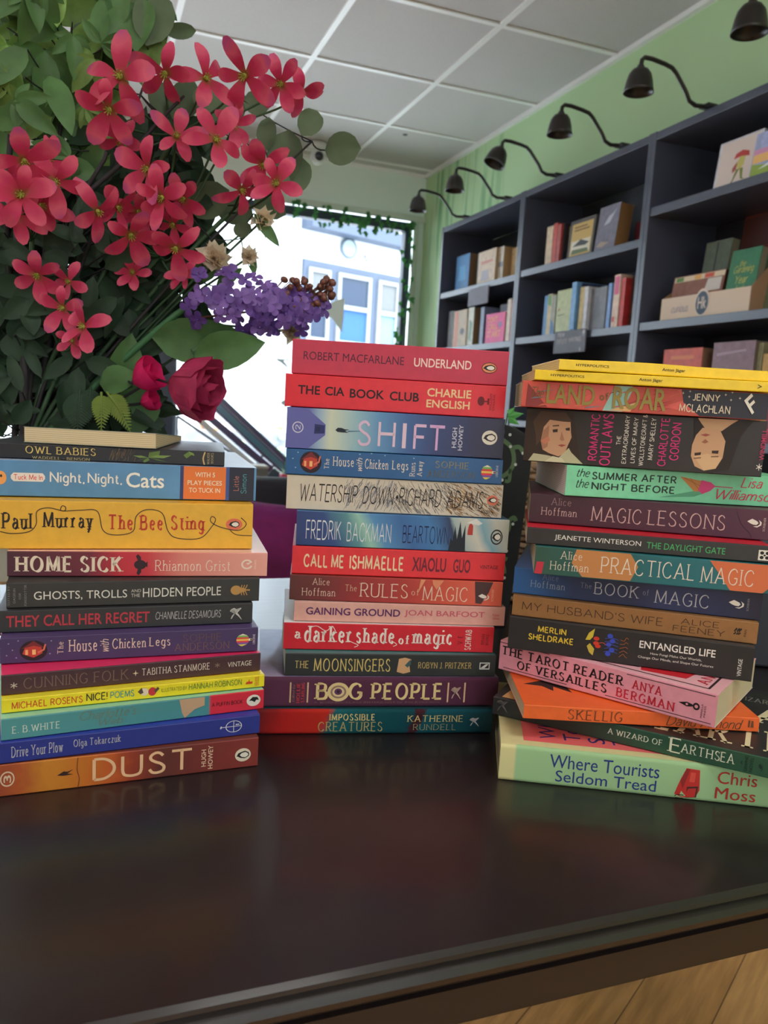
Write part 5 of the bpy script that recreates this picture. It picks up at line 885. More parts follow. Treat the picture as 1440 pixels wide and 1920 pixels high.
row([('sky blue paperback standing face out, far bookcase upper shelf', 853, 877, 480, 541, (34, 120, 184), 'face', .05, .045, (('p', [(.2, .3), (.8, .3), (.7, .7), (.3, .7)], (60, 150, 206)),), (150, 116, 84)),
     ('teal spine behind the sky blue paperback', 889, 899, 478, 530, (48, 120, 130), 'spine', .09, .12),
     ('cream patterned paperback face out above the grey plaque', 894, 926, 471, 532, (214, 190, 164), 'face', .03, .018, (('p', [(.2, .1), (.7, .12), (.65, .4), (.25, .42)], (170, 160, 170)), ('p', [(.2, .6), (.85, .62), (.85, .7), (.2, .7)], (206, 140, 120)))),
     ('white paperback with a grey band face out beside the cream one', 927, 941, 465, 526, (226, 220, 206), 'face', .045, .05, (('p', [(.02, .42), (.98, .42), (.98, .56), (.02, .56)], (150, 156, 170)),), (214, 180, 130)),
     ('buff paperback at the right end of the far upper shelf', 957, 966, 466, 518, (222, 196, 150), 'face', .08, .04)], A1, XF, 'books on the far bookcase upper shelf')
row([('grey spine at the left end of the far lower shelf', 838, 847, 585, 648, (120, 116, 120), 'spine', .04, .12),
     ('beige paperback with an orange stripe on the far lower shelf', 848, 872, 583, 648, (186, 164, 134), 'face', .03, .02, (('p', [(.1, .02), (.34, .02), (.34, .98), (.1, .98)], (206, 120, 90)), ('p', ell(.7, .42, .16, .09), (70, 60, 76)))),
     ('white and green paperback on the far lower shelf', 872, 885, 578, 645, (214, 214, 200), 'face', .035, .05, (('p', [(.3, .2), (.7, .1), (.8, .6), (.4, .7)], (96, 140, 110)),), (160, 130, 90)),
     ('thin blue grey book beside the white and green paperback', 898, 904, 577, 640, (130, 146, 176), 'spine', .03, .12),
     ('hot pink book with orange capitals on the far lower shelf', 909, 944, 588, 640, (226, 40, 130), 'face', .02, .015, (('t', 'heavy', "DON'T", .12, .6, .70, .9, (240, 150, 80)), ('t', 'heavy', 'CALL', .12, .62, .46, .66, (240, 150, 80)), ('t', 'heavy', 'IT ART', .1, .8, .2, .42, (240, 150, 80)), ('p', ell(.76, .6, .1, .1), (130, 90, 150)))),
     ('grey mottled paperback behind the pink book', 934, 949, 572, 630, (116, 118, 132), 'face', .08, .03),
     ('cream spine at the right end of the far lower shelf', 947, 954, 562, 638, (214, 196, 176), 'spine', .02, .13), ('red spine at the right end of the far lower shelf', 955, 959, 566, 636, (190, 90, 84), 'spine', .02, .13)], A2, XF, 'books on the far bookcase lower shelf')
row([('cream spine at the left end of the middle upper shelf', 1021, 1032, 427, 496, (214, 190, 156), 'spine', .03, .13), ('tall vermilion spine on the middle upper shelf', 1033, 1040, 421, 493, (190, 62, 48), 'spine', .03, .14), ('brick red spine on the middle upper shelf', 1041, 1047, 423, 491, (176, 70, 64), 'spine', .03, .13),
     ('charcoal spine on the middle upper shelf', 1047, 1054, 422, 488, (52, 50, 60), 'spine', .04, .13), ('ochre and black spine on the middle upper shelf', 1054, 1063, 428, 486, (160, 124, 62), 'spine', .06, .13)], B1, XF, 'books on the middle bookcase upper shelf')
row([('dark framed book with a yellow picture, face out on the middle upper shelf', 1062, 1108, 411, 484, (72, 68, 66), 'face', .03, .04, (('p', [(.1, .06), (.92, .06), (.92, .9), (.1, .9)], (206, 172, 96)), ('p', [(.14, .1), (.88, .1), (.88, .46), (.14, .44)], (222, 216, 196)), ('p', [(.2, .3), (.5, .46), (.85, .34), (.7, .28), (.4, .3)], (60, 60, 60)), ('p', [(.16, .1), (.86, .1), (.8, .2), (.2, .22)], (96, 110, 60)), ('p', [(.2, .7), (.8, .7), (.8, .74), (.2, .74)], (130, 96, 50)), ('p', [(.2, .78), (.7, .78), (.7, .82), (.2, .82)], (130, 96, 50))), (84, 78, 70), .06),
     ('thick mottled grey paperback with brown page edges, face out on the middle upper shelf', 1113, 1150, 386, 470, (124, 122, 140), 'face', .03, .055, (('p', [(.3, .55), (.6, .6), (.85, .9), (.7, .8), (.5, .75)], (190, 190, 206)), ('p', [(.1, .1), (.4, .06), (.7, .14), (.3, .2)], (176, 156, 140))), (176, 132, 84), .10)], B1, XF, 'books on the middle bookcase upper shelf')
row([('pinkish red book at the right end of the middle upper shelf', 1190, 1199, 418, 455, (176, 70, 84), 'face', .14, .03)], B1, XF, 'books on the middle bookcase upper shelf')
row([('blue spine at the left end of the middle lower shelf', 1016, 1022, 556, 628, (70, 130, 186), 'spine', .03, .13), ('buff spine with a green top on the middle lower shelf', 1022, 1030, 553, 627, (196, 180, 140), 'spine', .03, .13, (('p', [(.1, .75), (.9, .7), (.8, .98), (.1, .98)], (96, 150, 70)),)), ('blue and sand spine on the middle lower shelf', 1030, 1038, 555, 625, (150, 150, 130), 'spine', .03, .13, (('p', [(0, 0), (1, 0), (.6, .3), (0, .4)], (50, 110, 170)),)),
     ('pale green paperback with a tiny red bird, face out on the middle lower shelf', 1040, 1066, 545, 622, (176, 184, 132), 'face', .012, .01, (('p', [(.1, .5), (.26, .55), (.2, .6)], (150, 60, 40)), ('p', [(.1, .4), (.6, .42), (.6, .45), (.1, .43)], (110, 120, 80)))),
     ('tall sky blue hardback spine on the middle lower shelf', 1066, 1074, 531, 620, (112, 164, 214), 'spine', .01, .15), ('navy book beside the tall sky blue one', 1075, 1082, 534, 617, (50, 62, 96), 'spine', .03, .14), ('straw yellow spine on the middle lower shelf', 1082, 1090, 540, 616, (206, 186, 126), 'spine', .02, .14),
     ('big grey hardback with a white spine on the middle lower shelf', 1091, 1097, 539, 614, (206, 206, 214), 'spine', .015, .13), ('grey patterned book face out on the middle lower shelf', 1097, 1132, 541, 612, (120, 122, 130), 'face', .03, .02, (('p', [(.2, .2), (.7, .3), (.5, .8), (.3, .6)], (104, 106, 116)),)),
     ('slim cornflower blue spine on the middle lower shelf', 1135, 1141, 533, 610, (120, 160, 220), 'spine', .02, .14), ('pink and cream spine on the middle lower shelf', 1145, 1156, 517, 609, (226, 196, 176), 'spine', .012, .15, (('p', [(.1, .62), (.9, .62), (.9, .97), (.1, .97)], (214, 90, 130)), ('p', [(.1, .1), (.5, .1), (.5, .2), (.1, .2)], (200, 80, 80)))), ('scarlet spine on the middle lower shelf', 1159, 1166, 523, 607, (206, 62, 60), 'spine', .015, .14),
     ('dark brown patterned book at the right end of the middle lower shelf', 1168, 1186, 520, 604, (80, 62, 56), 'face', .04, .02, (('p', [(.2, .2), (.8, .3), (.6, .5)], (130, 90, 56)),))], B2, XF, 'books on the middle bookcase lower shelf')
# near bookcase: a card with a red-capped figure, a display tray, row ends below
fig = (('p', [(.06, .03), (.95, .03), (.95, .96), (.06, .96)], (232, 214, 206)), ('p', [(.4, .58), (.44, .68), (.58, .72), (.74, .66), (.76, .56), (.58, .6)], (200, 70, 62)), ('p', [(.48, .42), (.54, .6), (.68, .58), (.66, .42), (.58, .34)], (206, 196, 110)), ('p', [(.4, .4), (.5, .52), (.5, .36), (.42, .3)], (170, 90, 70)), ('p', [(.5, .36), (.44, .14), (.38, .1), (.46, .12), (.58, .36)], (130, 130, 60)), ('p', [(.58, .36), (.64, .14), (.74, .12), (.68, .16), (.66, .36)], (130, 140, 60)))
row([('white card with a red-capped mushroom drawing, near bookcase top compartment', 1336, 1414, 258, 353, (216, 214, 222), 'face', .05, .008, fig, (180, 180, 186), .1),
     ('sunset coloured picture book cut by the right edge of photo', 1404, 1475, 240, 330, (170, 180, 220), 'face', .02, .012, (('p', [(.02, .3), (.98, .3), (.98, .5), (.02, .5)], (240, 190, 120)), ('p', [(.02, .5), (.98, .5), (.98, .62), (.02, .62)], (214, 150, 190)), ('p', [(.02, .02), (.98, .02), (.98, .26), (.5, .2), (.02, .3)], (150, 176, 80)), ('p', [(.2, .14), (.6, .2), (.98, .3), (.6, .3)], (236, 236, 240))), (180, 180, 186), .12)], C1, XF, 'picture books in the near bookcase top compartment')
GC = 'things in the cardboard display tray'
ty0, ty1 = yx(1238, 592, XF+.02), yx(1398, 570, XF+.02); TW = ty0-ty1
t = thing('display_tray', 'cream cardboard display tray with a round blue badge on the near bookcase', 'tray', (XF+.02, (ty0+ty1)/2, C2+.0005))
card = M('cream cardboard', (226, 204, 182), .7); kraft = M('kraft cardboard', (176, 138, 104), .8)
s = MB(); s.box(0, .003, -TW/2-.012, TW/2, 0, .068); s.build('front_panel', card, t)
s = MB(); s.prism([(.003, -TW/2-.012, 0), (.2, -TW/2-.012, 0), (.2, -TW/2-.012, .22), (.06, -TW/2-.012, .13), (.003, -TW/2-.012, .068)], (0, .003, 0)); s.build('side_panel', kraft, t)
s = MB(); s.prism([(.003, TW/2-.003, 0), (.2, TW/2-.003, 0), (.2, TW/2-.003, .2), (.06, TW/2-.003, .11), (.003, TW/2-.003, .068)], (0, .003, 0)); s.build('side_panel', kraft, t)
s = MB(); s.box(.003, .2, -TW/2-.009, TW/2-.003, 0, .003); s.build('base', kraft, t)
s = MB()
s.add([(-.0005, q, z) for q, z in ell(-.005, .042, .03, .04)], [tuple(range(24))], 0); s.add([(-.0008, q, z) for q, z in ell(-.005, .04, .026, .034)], [tuple(range(24))], 1)
V, Fc = text2d('fun', 'Hk'); s.add([(-.0011, .012-.034*p, .022+.036*q) for p, q in V], Fc, 0)
V, Fc = text2d('script', 'curious'); s.add([(-.0006, TW/2-.05-.075*p, .02+.025*q) for p, q in V], Fc, 2)
s.build('badge', [M('cream print', (232, 214, 200), .6), M('slate blue print', (66, 84, 104), .6), M('faded blue print', (160, 156, 180), .7)], t)
row([('brown illustrated box with white labels standing in the display tray', 1252, 1345, 512, 572, (140, 88, 70), 'face', .03, .02, (('p', [(.02, .86), (1, .86), (1, .98), (.02, .98)], (226, 206, 176)), ('p', [(.05, .87), (.2, .87), (.2, .97), (.05, .97)], (96, 140, 76)), ('p', [(.42, .87), (.55, .87), (.55, .97), (.42, .97)], (226, 170, 90)), ('p', [(.62, .87), (.8, .87), (.8, .97), (.62, .97)], (206, 84, 62)), ('p', [(.66, .55), (.96, .55), (.96, .84), (.7, .84)], (216, 206, 198)), ('p', [(.25, .18), (.72, .2), (.72, .42), (.25, .4)], (222, 210, 180)), ('p', ell(.86, .46, .1, .07), (190, 130, 70))), (90, 60, 50), .14),
     ('two-tone olive notebook behind the brown box', 1305, 1352, 451, 545, (84, 94, 76), 'face', .09, .03, (('p', [(.44, .02), (.5, .02), (.5, .98), (.44, .98)], (40, 44, 40)), ('p', ell(.36, .26, .2, .07), (180, 140, 80))), (140, 136, 110), .1),
     ('green book with yellow lettering standing in the display tray', 1354, 1408, 466, 560, (46, 120, 82), 'face', .03, .025, (('t', 'script', 'the', .35, .55, .72, .82, (206, 200, 100)), ('t', 'script', 'Gardening', .18, .86, .58, .74, (206, 200, 100)), ('t', 'script', 'Year', .3, .72, .44, .58, (206, 200, 100)), ('t', 'script', 'book', .36, .66, .3, .42, (206, 200, 100)), ('p', [(.2, .22), (.3, .18), (.32, .28), (.24, .36), (.18, .32)], (230, 206, 110))), (150, 140, 116), .12),
     ('row of pale green page edges right of the green book', 1420, 1442, 476, 560, (120, 130, 104), 'face', .07, .05, (), (170, 164, 136), .1),
     ('large dark red folder standing behind the display tray', 1376, 1480, 396, 520, (128, 58, 46), 'face', .223, .012, (('p', [(.5, .8), (.6, .8), (.6, 1), (.52, 1)], (50, 36, 34)), ('p', [(.02, .7), (.98, .7), (.98, .98), (.02, .98)], (96, 48, 44))), (90, 50, 44), .06)], C2+.004, XF, GC)
row([('coral red book lying below the tray, on the near bookcase third shelf', 1231, 1302, 655, 800, (206, 84, 62), 'face', .03, .05, (('p', [(.2, .88), (.8, .88), (.8, .92), (.2, .92)], (220, 120, 70)),), (150, 120, 96)),
     ('mauve book on the near bookcase third shelf', 1323, 1400, 642, 790, (136, 104, 116), 'face', .03, .04, (('p', [(.1, .86), (.8, .9), (.8, .92), (.1, .89)], (170, 140, 150)),), (130, 120, 110)),
     ('olive spine on the near bookcase third shelf', 1403, 1416, 644, 780, (150, 146, 110), 'spine', .04, .13), ('amber spine on the near bookcase third shelf', 1418, 1436, 664, 780, (196, 150, 70), 'spine', .04, .13), ('crimson spine at the right edge of the photo, near bookcase', 1437, 1450, 652, 780, (150, 40, 70), 'spine', .04, .13)], C3, XF, 'books on the near bookcase third shelf')
# hanging shelf signs
def sign(label, ya, yb, z0, z1, rgb, lines):
    t = thing('shelf_sign', label, 'sign', (XF-.008, (ya+yb)/2, z0), 0); w = abs(ya-yb); h = z1-z0
    s = MB(); s.box(0, .004, -w/2, w/2, 0, h); s.build('board', M('sign board %d' % rgb[0], rgb, .6, var=.08), t, bevel=.0008)
    s = MB()
    for sty, txt, u0, u1, v0, v1 in lines:
        V, Fc = text2d(sty, txt); s.add([(-.0006, w/2-w*(u0+(u1-u0)*p), h*(v0+(v1-v0)*q)) for p, q in V], Fc)
    if lines: s.build('lettering', M('chalk white', (214, 214, 222), .8), t)
    s = MB(); s.box(.0042, .0072, -.006, .006, h-.012, h+.004); s.build('clip', M('clip wire', (60, 60, 66), .4, metal=.6), t)
sign('plain grey shelf sign hanging from the far bookcase upper shelf', 3.458, 3.258, 1.115+.478, 1.115+.556, (112, 108, 122), ())
sign('grey chalk shelf sign with white writing hanging from the middle bookcase', 2.68, 2.472, 1.115+.23, 1.115+.312, (92, 92, 104), (('fun', 'new', .12, .34, .72, .92), ('fun', 'nature', .1, .42, .42, .68), ('fun', 'WRITING', .48, .86, .46, .68), ('fun', "'", .84, .87, .04, .2), ('fun', "!", .9, .96, .7, .95)))
# ------------------------------------------------------------------ things behind the stacks
# chalkboard with painted vine between middle and right stack
t = thing('chalkboard', 'black arched chalkboard with a painted green vine and white dots, between the stacks', 'chalkboard', (.51, .955, TT+.001), math.radians(-14))
pts = [(-.20, 0), (.042, 0)] + [(.052, .10), (.058, .20), (.060, .25)] + [(.060-.06*(1-math.cos(a)), .25+.033*math.sin(a)) for a in [PI/2*i/8 for i in range(1, 9)]] + [(-.10, .290), (-.20, .285)]
s = MB(); s.prism([(x, 0, z) for x, z in pts], (0, .010, 0)); s.build('board', M('matt black board', (26, 26, 32), .6), t, bevel=.0012)
s = MB()
def rib(pts, w, y=-.0006):
    V, Fc = ribbon(smooth(pts) if len(pts) > 2 else pts, lambda a, b: w); s.add([(x, y, z) for x, z in V], Fc)
rib([(.0, .205), (.022, .212), (.034, .228), (.030, .250), (.014, .262), (.004, .268)], .006); rib([(.030, .250), (.040, .252), (.046, .246)], .006); rib([(.012, .262), (.016, .272), (.010, .276)], .005); rib([(.03, .222), (.03, .206), (.024, .205)], .005)
rib([(.012, .14), (.022, .150), (.034, .148), (.034, .136), (.024, .132), (.016, .138), (.014, .15)], .005); rib([(.030, .146), (.040, .155), (.044, .150)], .006); rib([(.012, .128), (.022, .106), (.032, .086), (.034, .076)], .005); rib([(.024, .1), (.036, .096)], .006)
rib([(.016, .04), (.02, .02), (.022, -.0)], .004) if False else None; rib([(.014, .062), (.022, .045), (.024, .022)], .005); rib([(.024, .026), (.03, .012)], .008)
s.build('painted_vine', M('painted leaf green', (92, 116, 84), .7), t)
s = MB()
for x, z in ((.026, .268), (.028, .252), (.046, .244), (.037, .228), (.012, .214), (.02, .206), (.04, .146), (.02, .124), (.034, .108), (.034, .07), (.024, .03), (.028, .006), (.008, .19), (-.01, .24)):
    s.add([(x+.0021*math.cos(a), -.001, z+.0021*math.sin(a)) for a in [2*PI*i/10 for i in range(10)]], [tuple(range(10))])
s.build('painted_dots', M('white paint dots', (206, 210, 206), .7), t)
s = MB(); s.add([(-.1, .011, .0), (-.06, .011, .0), (-.08, .011, .2), (-.1, .09, .0), (-.06, .09, .0)], [(0, 1, 2), (0, 3, 4, 1), (0, 2, 3), (1, 4, 2), (2, 4, 3)]); s.build('strut', M('matt black board', (26, 26, 32), .6), t)
# a sprig of bright leaves above it
t = thing('leaf_sprig', 'small bright green leaf sprig above the black chalkboard', 'plant', at(950, 800, 1.04))
s = MB(); s.tube([(-.02, 0, -.05), (-.004, 0, -.01), (.0, 0, .02)], .0012, 5); s.build('stem', M('ivy stem', (50, 90, 50), .7), t)
for a, l in ((.2, .028), (-.5, .024), (.9, .018)):
    s = MB(); dx, dz = math.cos(a), math.sin(a); nx_, nz_ = -dz, dx
    s.add([(0, 0, .015), (dx*l*.4+nx_*.006, .002, .015+dz*l*.4+nz_*.006), (dx*l, 0, .015+dz*l), (dx*l*.4-nx_*.006, .002, .015+dz*l*.4-nz_*.006)], [(0, 1, 2), (0, 2, 3)]); s.build('leaf', M('bright leaf', (96, 170, 90), .5, translucent=.3), t)
# wicker basket with tan paper
t = thing('wicker_basket', 'round grey-brown wicker basket behind the right stack, beside the chalkboard', 'basket', (.700, 1.12, TT+.001))
wk = M('wicker', (150, 122, 94), .8, var=.3, scale=60); s = MB()
for i in range(22):
    z = .006+i*.0098; rr2 = .082+.012*math.sin(z*9); q = []
    for k in range(49):
        a = 2*PI*k/48; w_ = rr2+.004*(1 if (k+i) % 2 else -1); q.append((w_*math.cos(a), w_*math.sin(a), z))
    s.tube(q, .0048, 5, caps=False)
s.lathe([(0, .002), (.08, .002), (.08, .006), (0, .006)], 24); s.build('weave', wk, t)
s = MB(); s.tube([(.092*math.cos(2*PI*k/32), .092*math.sin(2*PI*k/32), .218) for k in range(33)], .007, 7); s.build('rim', wk, t)
t = thing('paper_sheet', 'crumpled tan paper sticking out of the wicker basket', 'paper', (.685, 1.10, TT+.15))
s = MB(); q = [(-.06, 0, 0), (-.045, -.02, .06), (-.03, -.01, .10), (-.01, -.03, .085), (.02, 0, .11), (.05, .02, .07), (.055, .02, 0)]
s.add(q+[(x, y+.004, z) for x, y, z in q], [tuple(range(7)), tuple(range(13, 6, -1))]+[(i, 7+i, 7+(i+1) % 7, (i+1) % 7) for i in range(7)]); s.build('sheet', M('tan paper', (226, 170, 110), .8), t)
# dark floral box to the right of the right stack
t = thing('gift_box', 'dark slate box with a purple floral lid, at the right edge behind the stack', 'box', (.845, .80, TT+.001), math.radians(-30))
s = MB(); s.box(-.12, .12, -.09, .09, 0, .15); s.build('body', M('dark slate card', (50, 52, 62), .5), t, bevel=.003)
s = MB(); s.box(-.123, .123, -.093, .093, .1505, .178); ld_ = s.build('lid', M('dark slate lid', (66, 68, 84), .5), t, bevel=.003)
s = MB()
for x, z, r_, c_ in ((-.105, .165, .012, 0), (-.09, .158, .010, 1), (-.112, .156, .008, 1), (-.075, .168, .008, 0)): s.add([(x+r_*math.cos(a), -.0936, z+r_*.8*math.sin(a)) for a in [2*PI*i/9 for i in range(9)]], [tuple(range(9))], c_)
s.build('printed_flowers', [M('lilac print', (206, 176, 206), .6), M('violet print', (130, 120, 190), .6)], ld_)
# purple velvet tub chair beyond the table and a black one behind it
vel = M('purple velvet', (112, 36, 98), .85, .2, var=.35, scale=9)
def tub(name, label, loc, rz, w, d, h, seat, mat_, sh=.5):
    t = thing(name, label, 'armchair', loc, rz)
    s = MB(); n_ = 20; out = []; inn = []
    def hh(u): return h-(h-seat-.14)*max(0, abs(u)-sh)/(1-sh)
    for i in range(n_+1):
        u = -1+2*i/n_; a = u*PI*.62; out.append((w/2*math.sin(a)*1.02, -d/2*math.cos(a), hh(u))); inn.append(((w/2-.09)*math.sin(a), -(d/2-.09)*math.cos(a), hh(u)))
    vs = []; 
    for (x, y, z), (x2, y2, z2) in zip(out, inn):
        xm, ym = (x+x2)/2, (y+y2)/2
        vs += [(x*.96, y*.96, .12), (x, y, z-.04), (x*.985, y*.985, z-.012), (xm, ym, z), (x2*1.02, y2*1.02, z-.012), (x2, y2, z-.04), (x2, y2, seat-.05)]
    fs = [(i*7+k, i*7+k+1, (i+1)*7+k+1, (i+1)*7+k) for i in range(n_) for k in range(6)]; s.add(vs, fs, 0, True)
    s.add(vs[:7], [tuple(range(7))]); s.add(vs[-7:], [tuple(range(6, -1, -1))]); s.build('back', mat_, t)
    s = MB(); s.box(-w/2+.10, w/2-.10, -d/2+.11, d/2-.02, seat-.16, seat); s.build('seat', mat_, t, bevel=.03, seg=4)
    for x in (-w*.3, w*.3):
        for y in (-d*.3, d*.3):
            s = MB(); s.lathe([(0, 0), (.014, 0), (.022, .13), (0, .13)], 10, 0, (x, y, 0)); s.build('leg', M('dark stained wood', (50, 36, 30), .5), t)
    s = MB(); s.box(-w*.36, w*.36, -d*.33, d*.36, .12, seat-.165); s.build('seat_base', mat_, t, bevel=.01)
tub('armchair', 'purple velvet tub armchair beyond the table, between left and middle stacks', (.66, 2.02, 0), math.radians(6), .78, .72, .87, .42, vel, .72)
tub('armchair', 'black armchair with a sloping back behind the purple velvet one', (.60, 2.80, 0), math.radians(10), .70, .62, .86, .42, M('black upholstery', (34, 34, 46), .7), .35)
# rack of glossy cards leaning by the window
def slab_between(name, label, a, b_, thick, depth, mats_, group, cat):
    a = Vector(a); b_ = Vector(b_); d = b_-a; L = d.length; ang = math.atan2(d.z, d.x)
    t = thing(name, label, cat, a, 0, group); t.rotation_euler = (0, -ang, 0)
    s = MB(); s.box(0, L, 0, depth, 0, thick); s.build('cover', mats_[0], t, bevel=.001)
    s = MB(); s.box(.004, L-.004, -.0012, -.0002, thick*.2, thick*.8); s.build('fore_edge', mats_[1], t)
gw = M('glossy white card', (216, 224, 236), .25); gd = M('glossy dusk cover', (96, 84, 124), .2); gb = M('glossy sea cover', (96, 140, 170), .2); wp = M('white page edge', (222, 226, 232), .7)
GR = 'glossy magazines leaning at the window ledge'
slab_between('magazine', 'lowest white glossy magazine leaning behind the left stack', at(340, 765, 3.62), at(475, 880, 3.62), .025, .07, (gw, wp), GR, 'magazine')
slab_between('magazine', 'dark glossy magazine between two leaning ones behind the left stack', at(355, 758, 3.66), at(505, 885, 3.66), .03, .07, (gd, gd), GR, 'magazine')
slab_between('magazine', 'plum and teal glossy magazine leaning furthest right behind the left stack', at(398, 765, 3.70), at(537, 895, 3.70), .046, .07, (gd, gb), GR, 'magazine')
slab_between('magazine', 'sea blue glossy magazine on top of the leaning pile', at(408, 752, 3.80), at(545, 880, 3.80), .03, .07, (gb, gd), GR, 'magazine')
t = thing('magazine_rack', 'grey steel wire magazine rack with a looped end by the window', 'rack', at(505, 870, 3.86))
s = MB(); s.tube([(-.07, .0, -.04), (-.05, 0, .028), (.0, 0, .067), (.05, 0, .064), (.042, 0, .028), (-.007, 0, -.049)], .007, 8); s.build('loop', M('grey steel', (150, 160, 176), .3, metal=.6), t)
p0 = t.location; s = MB(); s.tube([(-.01, .02, -.03), (-.01, .05, -.25), (-.02, .1, -p0.z+.008)], .008, 8); s.tube([(-.30, .12, -p0.z+.006), (.12, .12, -p0.z+.006)], .008, 8); s.tube([(-.28, .1, .05), (-.28, .12, -p0.z+.01)], .008, 8)
for Y_ in (3.63, 3.80):             # two sloping wires that carry the magazines
    a_, b_ = at(332, 775, Y_)-p0-Vector((0, 0, .012)), at(540, 917, Y_)-p0-Vector((0, 0, .012))
    s.tube([a_, b_, b_+Vector((.0, 0, .07))], .006, 8); s.tube([a_, (a_.x, a_.y, -p0.z+.008)], .006, 8); s.tube([b_, (b_.x, b_.y, -p0.z+.008)], .006, 8)
s.build('stand', M('grey steel', (150, 160, 176), .3, metal=.6), t)
t = thing('card_box', 'small grey card box in front of the leaning magazines', 'box', at(487, 914, 3.3)); z = t.location.z
s = MB(); s.box(-.06, .034, 0, .1, 0, .08); s.build('body', M('grey card', (124, 122, 120), .7), t, bevel=.002)
s = MB(); s.box(-.062, .036, -.002, .102, .0802, .092); s.build('lid', M('pale grey card', (186, 186, 182), .7), t, bevel=.002)
s = MB(); s.box(-.25, .25, -.06, .22, -.03, -.0005); 
t2 = thing('side_table', 'low dark side table carrying the grey card box behind the armchairs', 'table', (t.location.x, t.location.y, 0))
s = MB(); s.box(-.28, .26, -.05, .26, z-.03, z-.001); s.build('tabletop', M('dark stained wood', (50, 36, 30), .5), t2, bevel=.003)
for x in (-.24, .22):
    for y in (-.02, .22):
        s = MB(); s.box(x-.018, x+.018, y-.018, y+.018, 0, z-.0305); s.build('leg', M('dark stained wood', (50, 36, 30), .5), t2)
t = thing('potted_plant', 'small bright green plant in a pink pot on the low table by the window', 'plant', (t2.location.x+.15, t2.location.y+.1, z))
s = MB(); s.lathe([(0, 0), (.034, 0), (.045, .05), (.041, .05), (.034, .04), (0, .04)], 20); s.build('pot', M('pink glazed pot', (226, 70, 110), .4), t)
s = MB(); rn = random.Random(2)
for i in range(40):
    a = rn.uniform(0, 2*PI); e = rn.uniform(.2, 1.3); l = rn.uniform(.03, .07); d = Vector((math.cos(a)*math.cos(e), math.sin(a)*math.cos(e), math.sin(e))); q = d.cross(Vector((0, 0, 1))).normalized()*.009; c = Vector((0, 0, .045))
    s.add([c, c+d*l*.6+q, c+d*l, c+d*l*.6-q], [(0, 1, 2, 3)])
s.build('foliage', M('bright leaf', (96, 170, 90), .5, translucent=.3), t)
# ------------------------------------------------------------------ artificial flowers in a glass vase behind the left stack
VX = at(18, 830, 1.0); VC = Vector((VX.x, 1.0, TT+.001)); VH = VX.z-TT
glass = bpy.data.materials.get('clear glass')
vt = thing('vase', 'clear glass vase holding the artificial flowers, behind the left stack', 'vase', VC)
s = MB(); s.lathe([(0, 0), (.040, 0), (.044, .01), (.045, VH*.6), (.048, VH-.004), (.047, VH), (.045, VH-.003), (.042, VH*.6), (.04, .014), (0, .014)], 36); s.build('bowl', glass, vt)
s = MB(); s.tube([(.0475*math.cos(2*PI*k/36), .0475*math.sin(2*PI*k/36), VH) for k in range(37)], .0012, 6, caps=False); s.build('rim', M('glass rim', (190, 200, 204), .1), vt)
MOUTH = VC+Vector((.012, 0, VH-.02)); FOOT = VC+Vector((0, 0, .03))
def coral():
    m = M('coral petal', (226, 62, 92), .5, .3, translucent=.3, var=.1, scale=30); nt = m.node_tree
    tc = nt.nodes.new('ShaderNodeTexCoord'); ln = nt.nodes.new('ShaderNodeVectorMath'); ln.operation = 'LENGTH'; nt.links.new(tc.outputs['Object'], ln.inputs[0])
    nz = nt.nodes.new('ShaderNodeTexNoise'); nz.inputs['Scale'].default_value = 42; nz.inputs['Detail'].default_value = 2; nt.links.new(tc.outputs['Object'], nz.inputs['Vector'])
    ma = nt.nodes.new('ShaderNodeMath'); ma.operation = 'MULTIPLY_ADD'; ma.inputs[1].default_value = .03; nt.links.new(nz.outputs['Fac'], ma.inputs[0]); nt.links.new(ln.outputs['Value'], ma.inputs[2])
    r = nt.nodes.new('ShaderNodeValToRGB'); e = r.color_ramp.elements
    mr = nt.nodes.new('ShaderNodeMapRange'); mr.inputs[1].default_value = .016; mr.inputs[2].default_value = .056; nt.links.new(ma.outputs[0], mr.inputs[0]); nt.links.new(mr.outputs[0], r.inputs[0])
    for p in (.16, .5, .75): e.new(p)
    for k, c in enumerate(((150, 100, 60), (190, 56, 82), (206, 56, 100), (228, 98, 126), (200, 84, 140))): e[k].color = lin(c)
    for n_ in nt.nodes:
        if n_.type == 'BSDF_PRINCIPLED': nt.links.new(r.outputs[0], n_.inputs['Base Color'])
        if n_.type == 'BSDF_TRANSLUCENT': nt.links.new(r.outputs[0], n_.inputs[0])
    return m
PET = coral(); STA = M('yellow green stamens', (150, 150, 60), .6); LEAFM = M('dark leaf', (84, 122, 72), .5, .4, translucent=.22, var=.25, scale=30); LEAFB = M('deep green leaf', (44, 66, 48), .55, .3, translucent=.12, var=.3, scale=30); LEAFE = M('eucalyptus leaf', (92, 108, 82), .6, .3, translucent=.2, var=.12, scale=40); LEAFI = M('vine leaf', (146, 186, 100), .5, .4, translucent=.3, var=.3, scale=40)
LEAFI2 = M('olive vine leaf', (124, 156, 86), .5, .4, translucent=.25, var=.3, scale=40)
STEM = M('green flower stem', (54, 84, 54), .6); TWIG = M('dark twig', (46, 42, 46), .7)
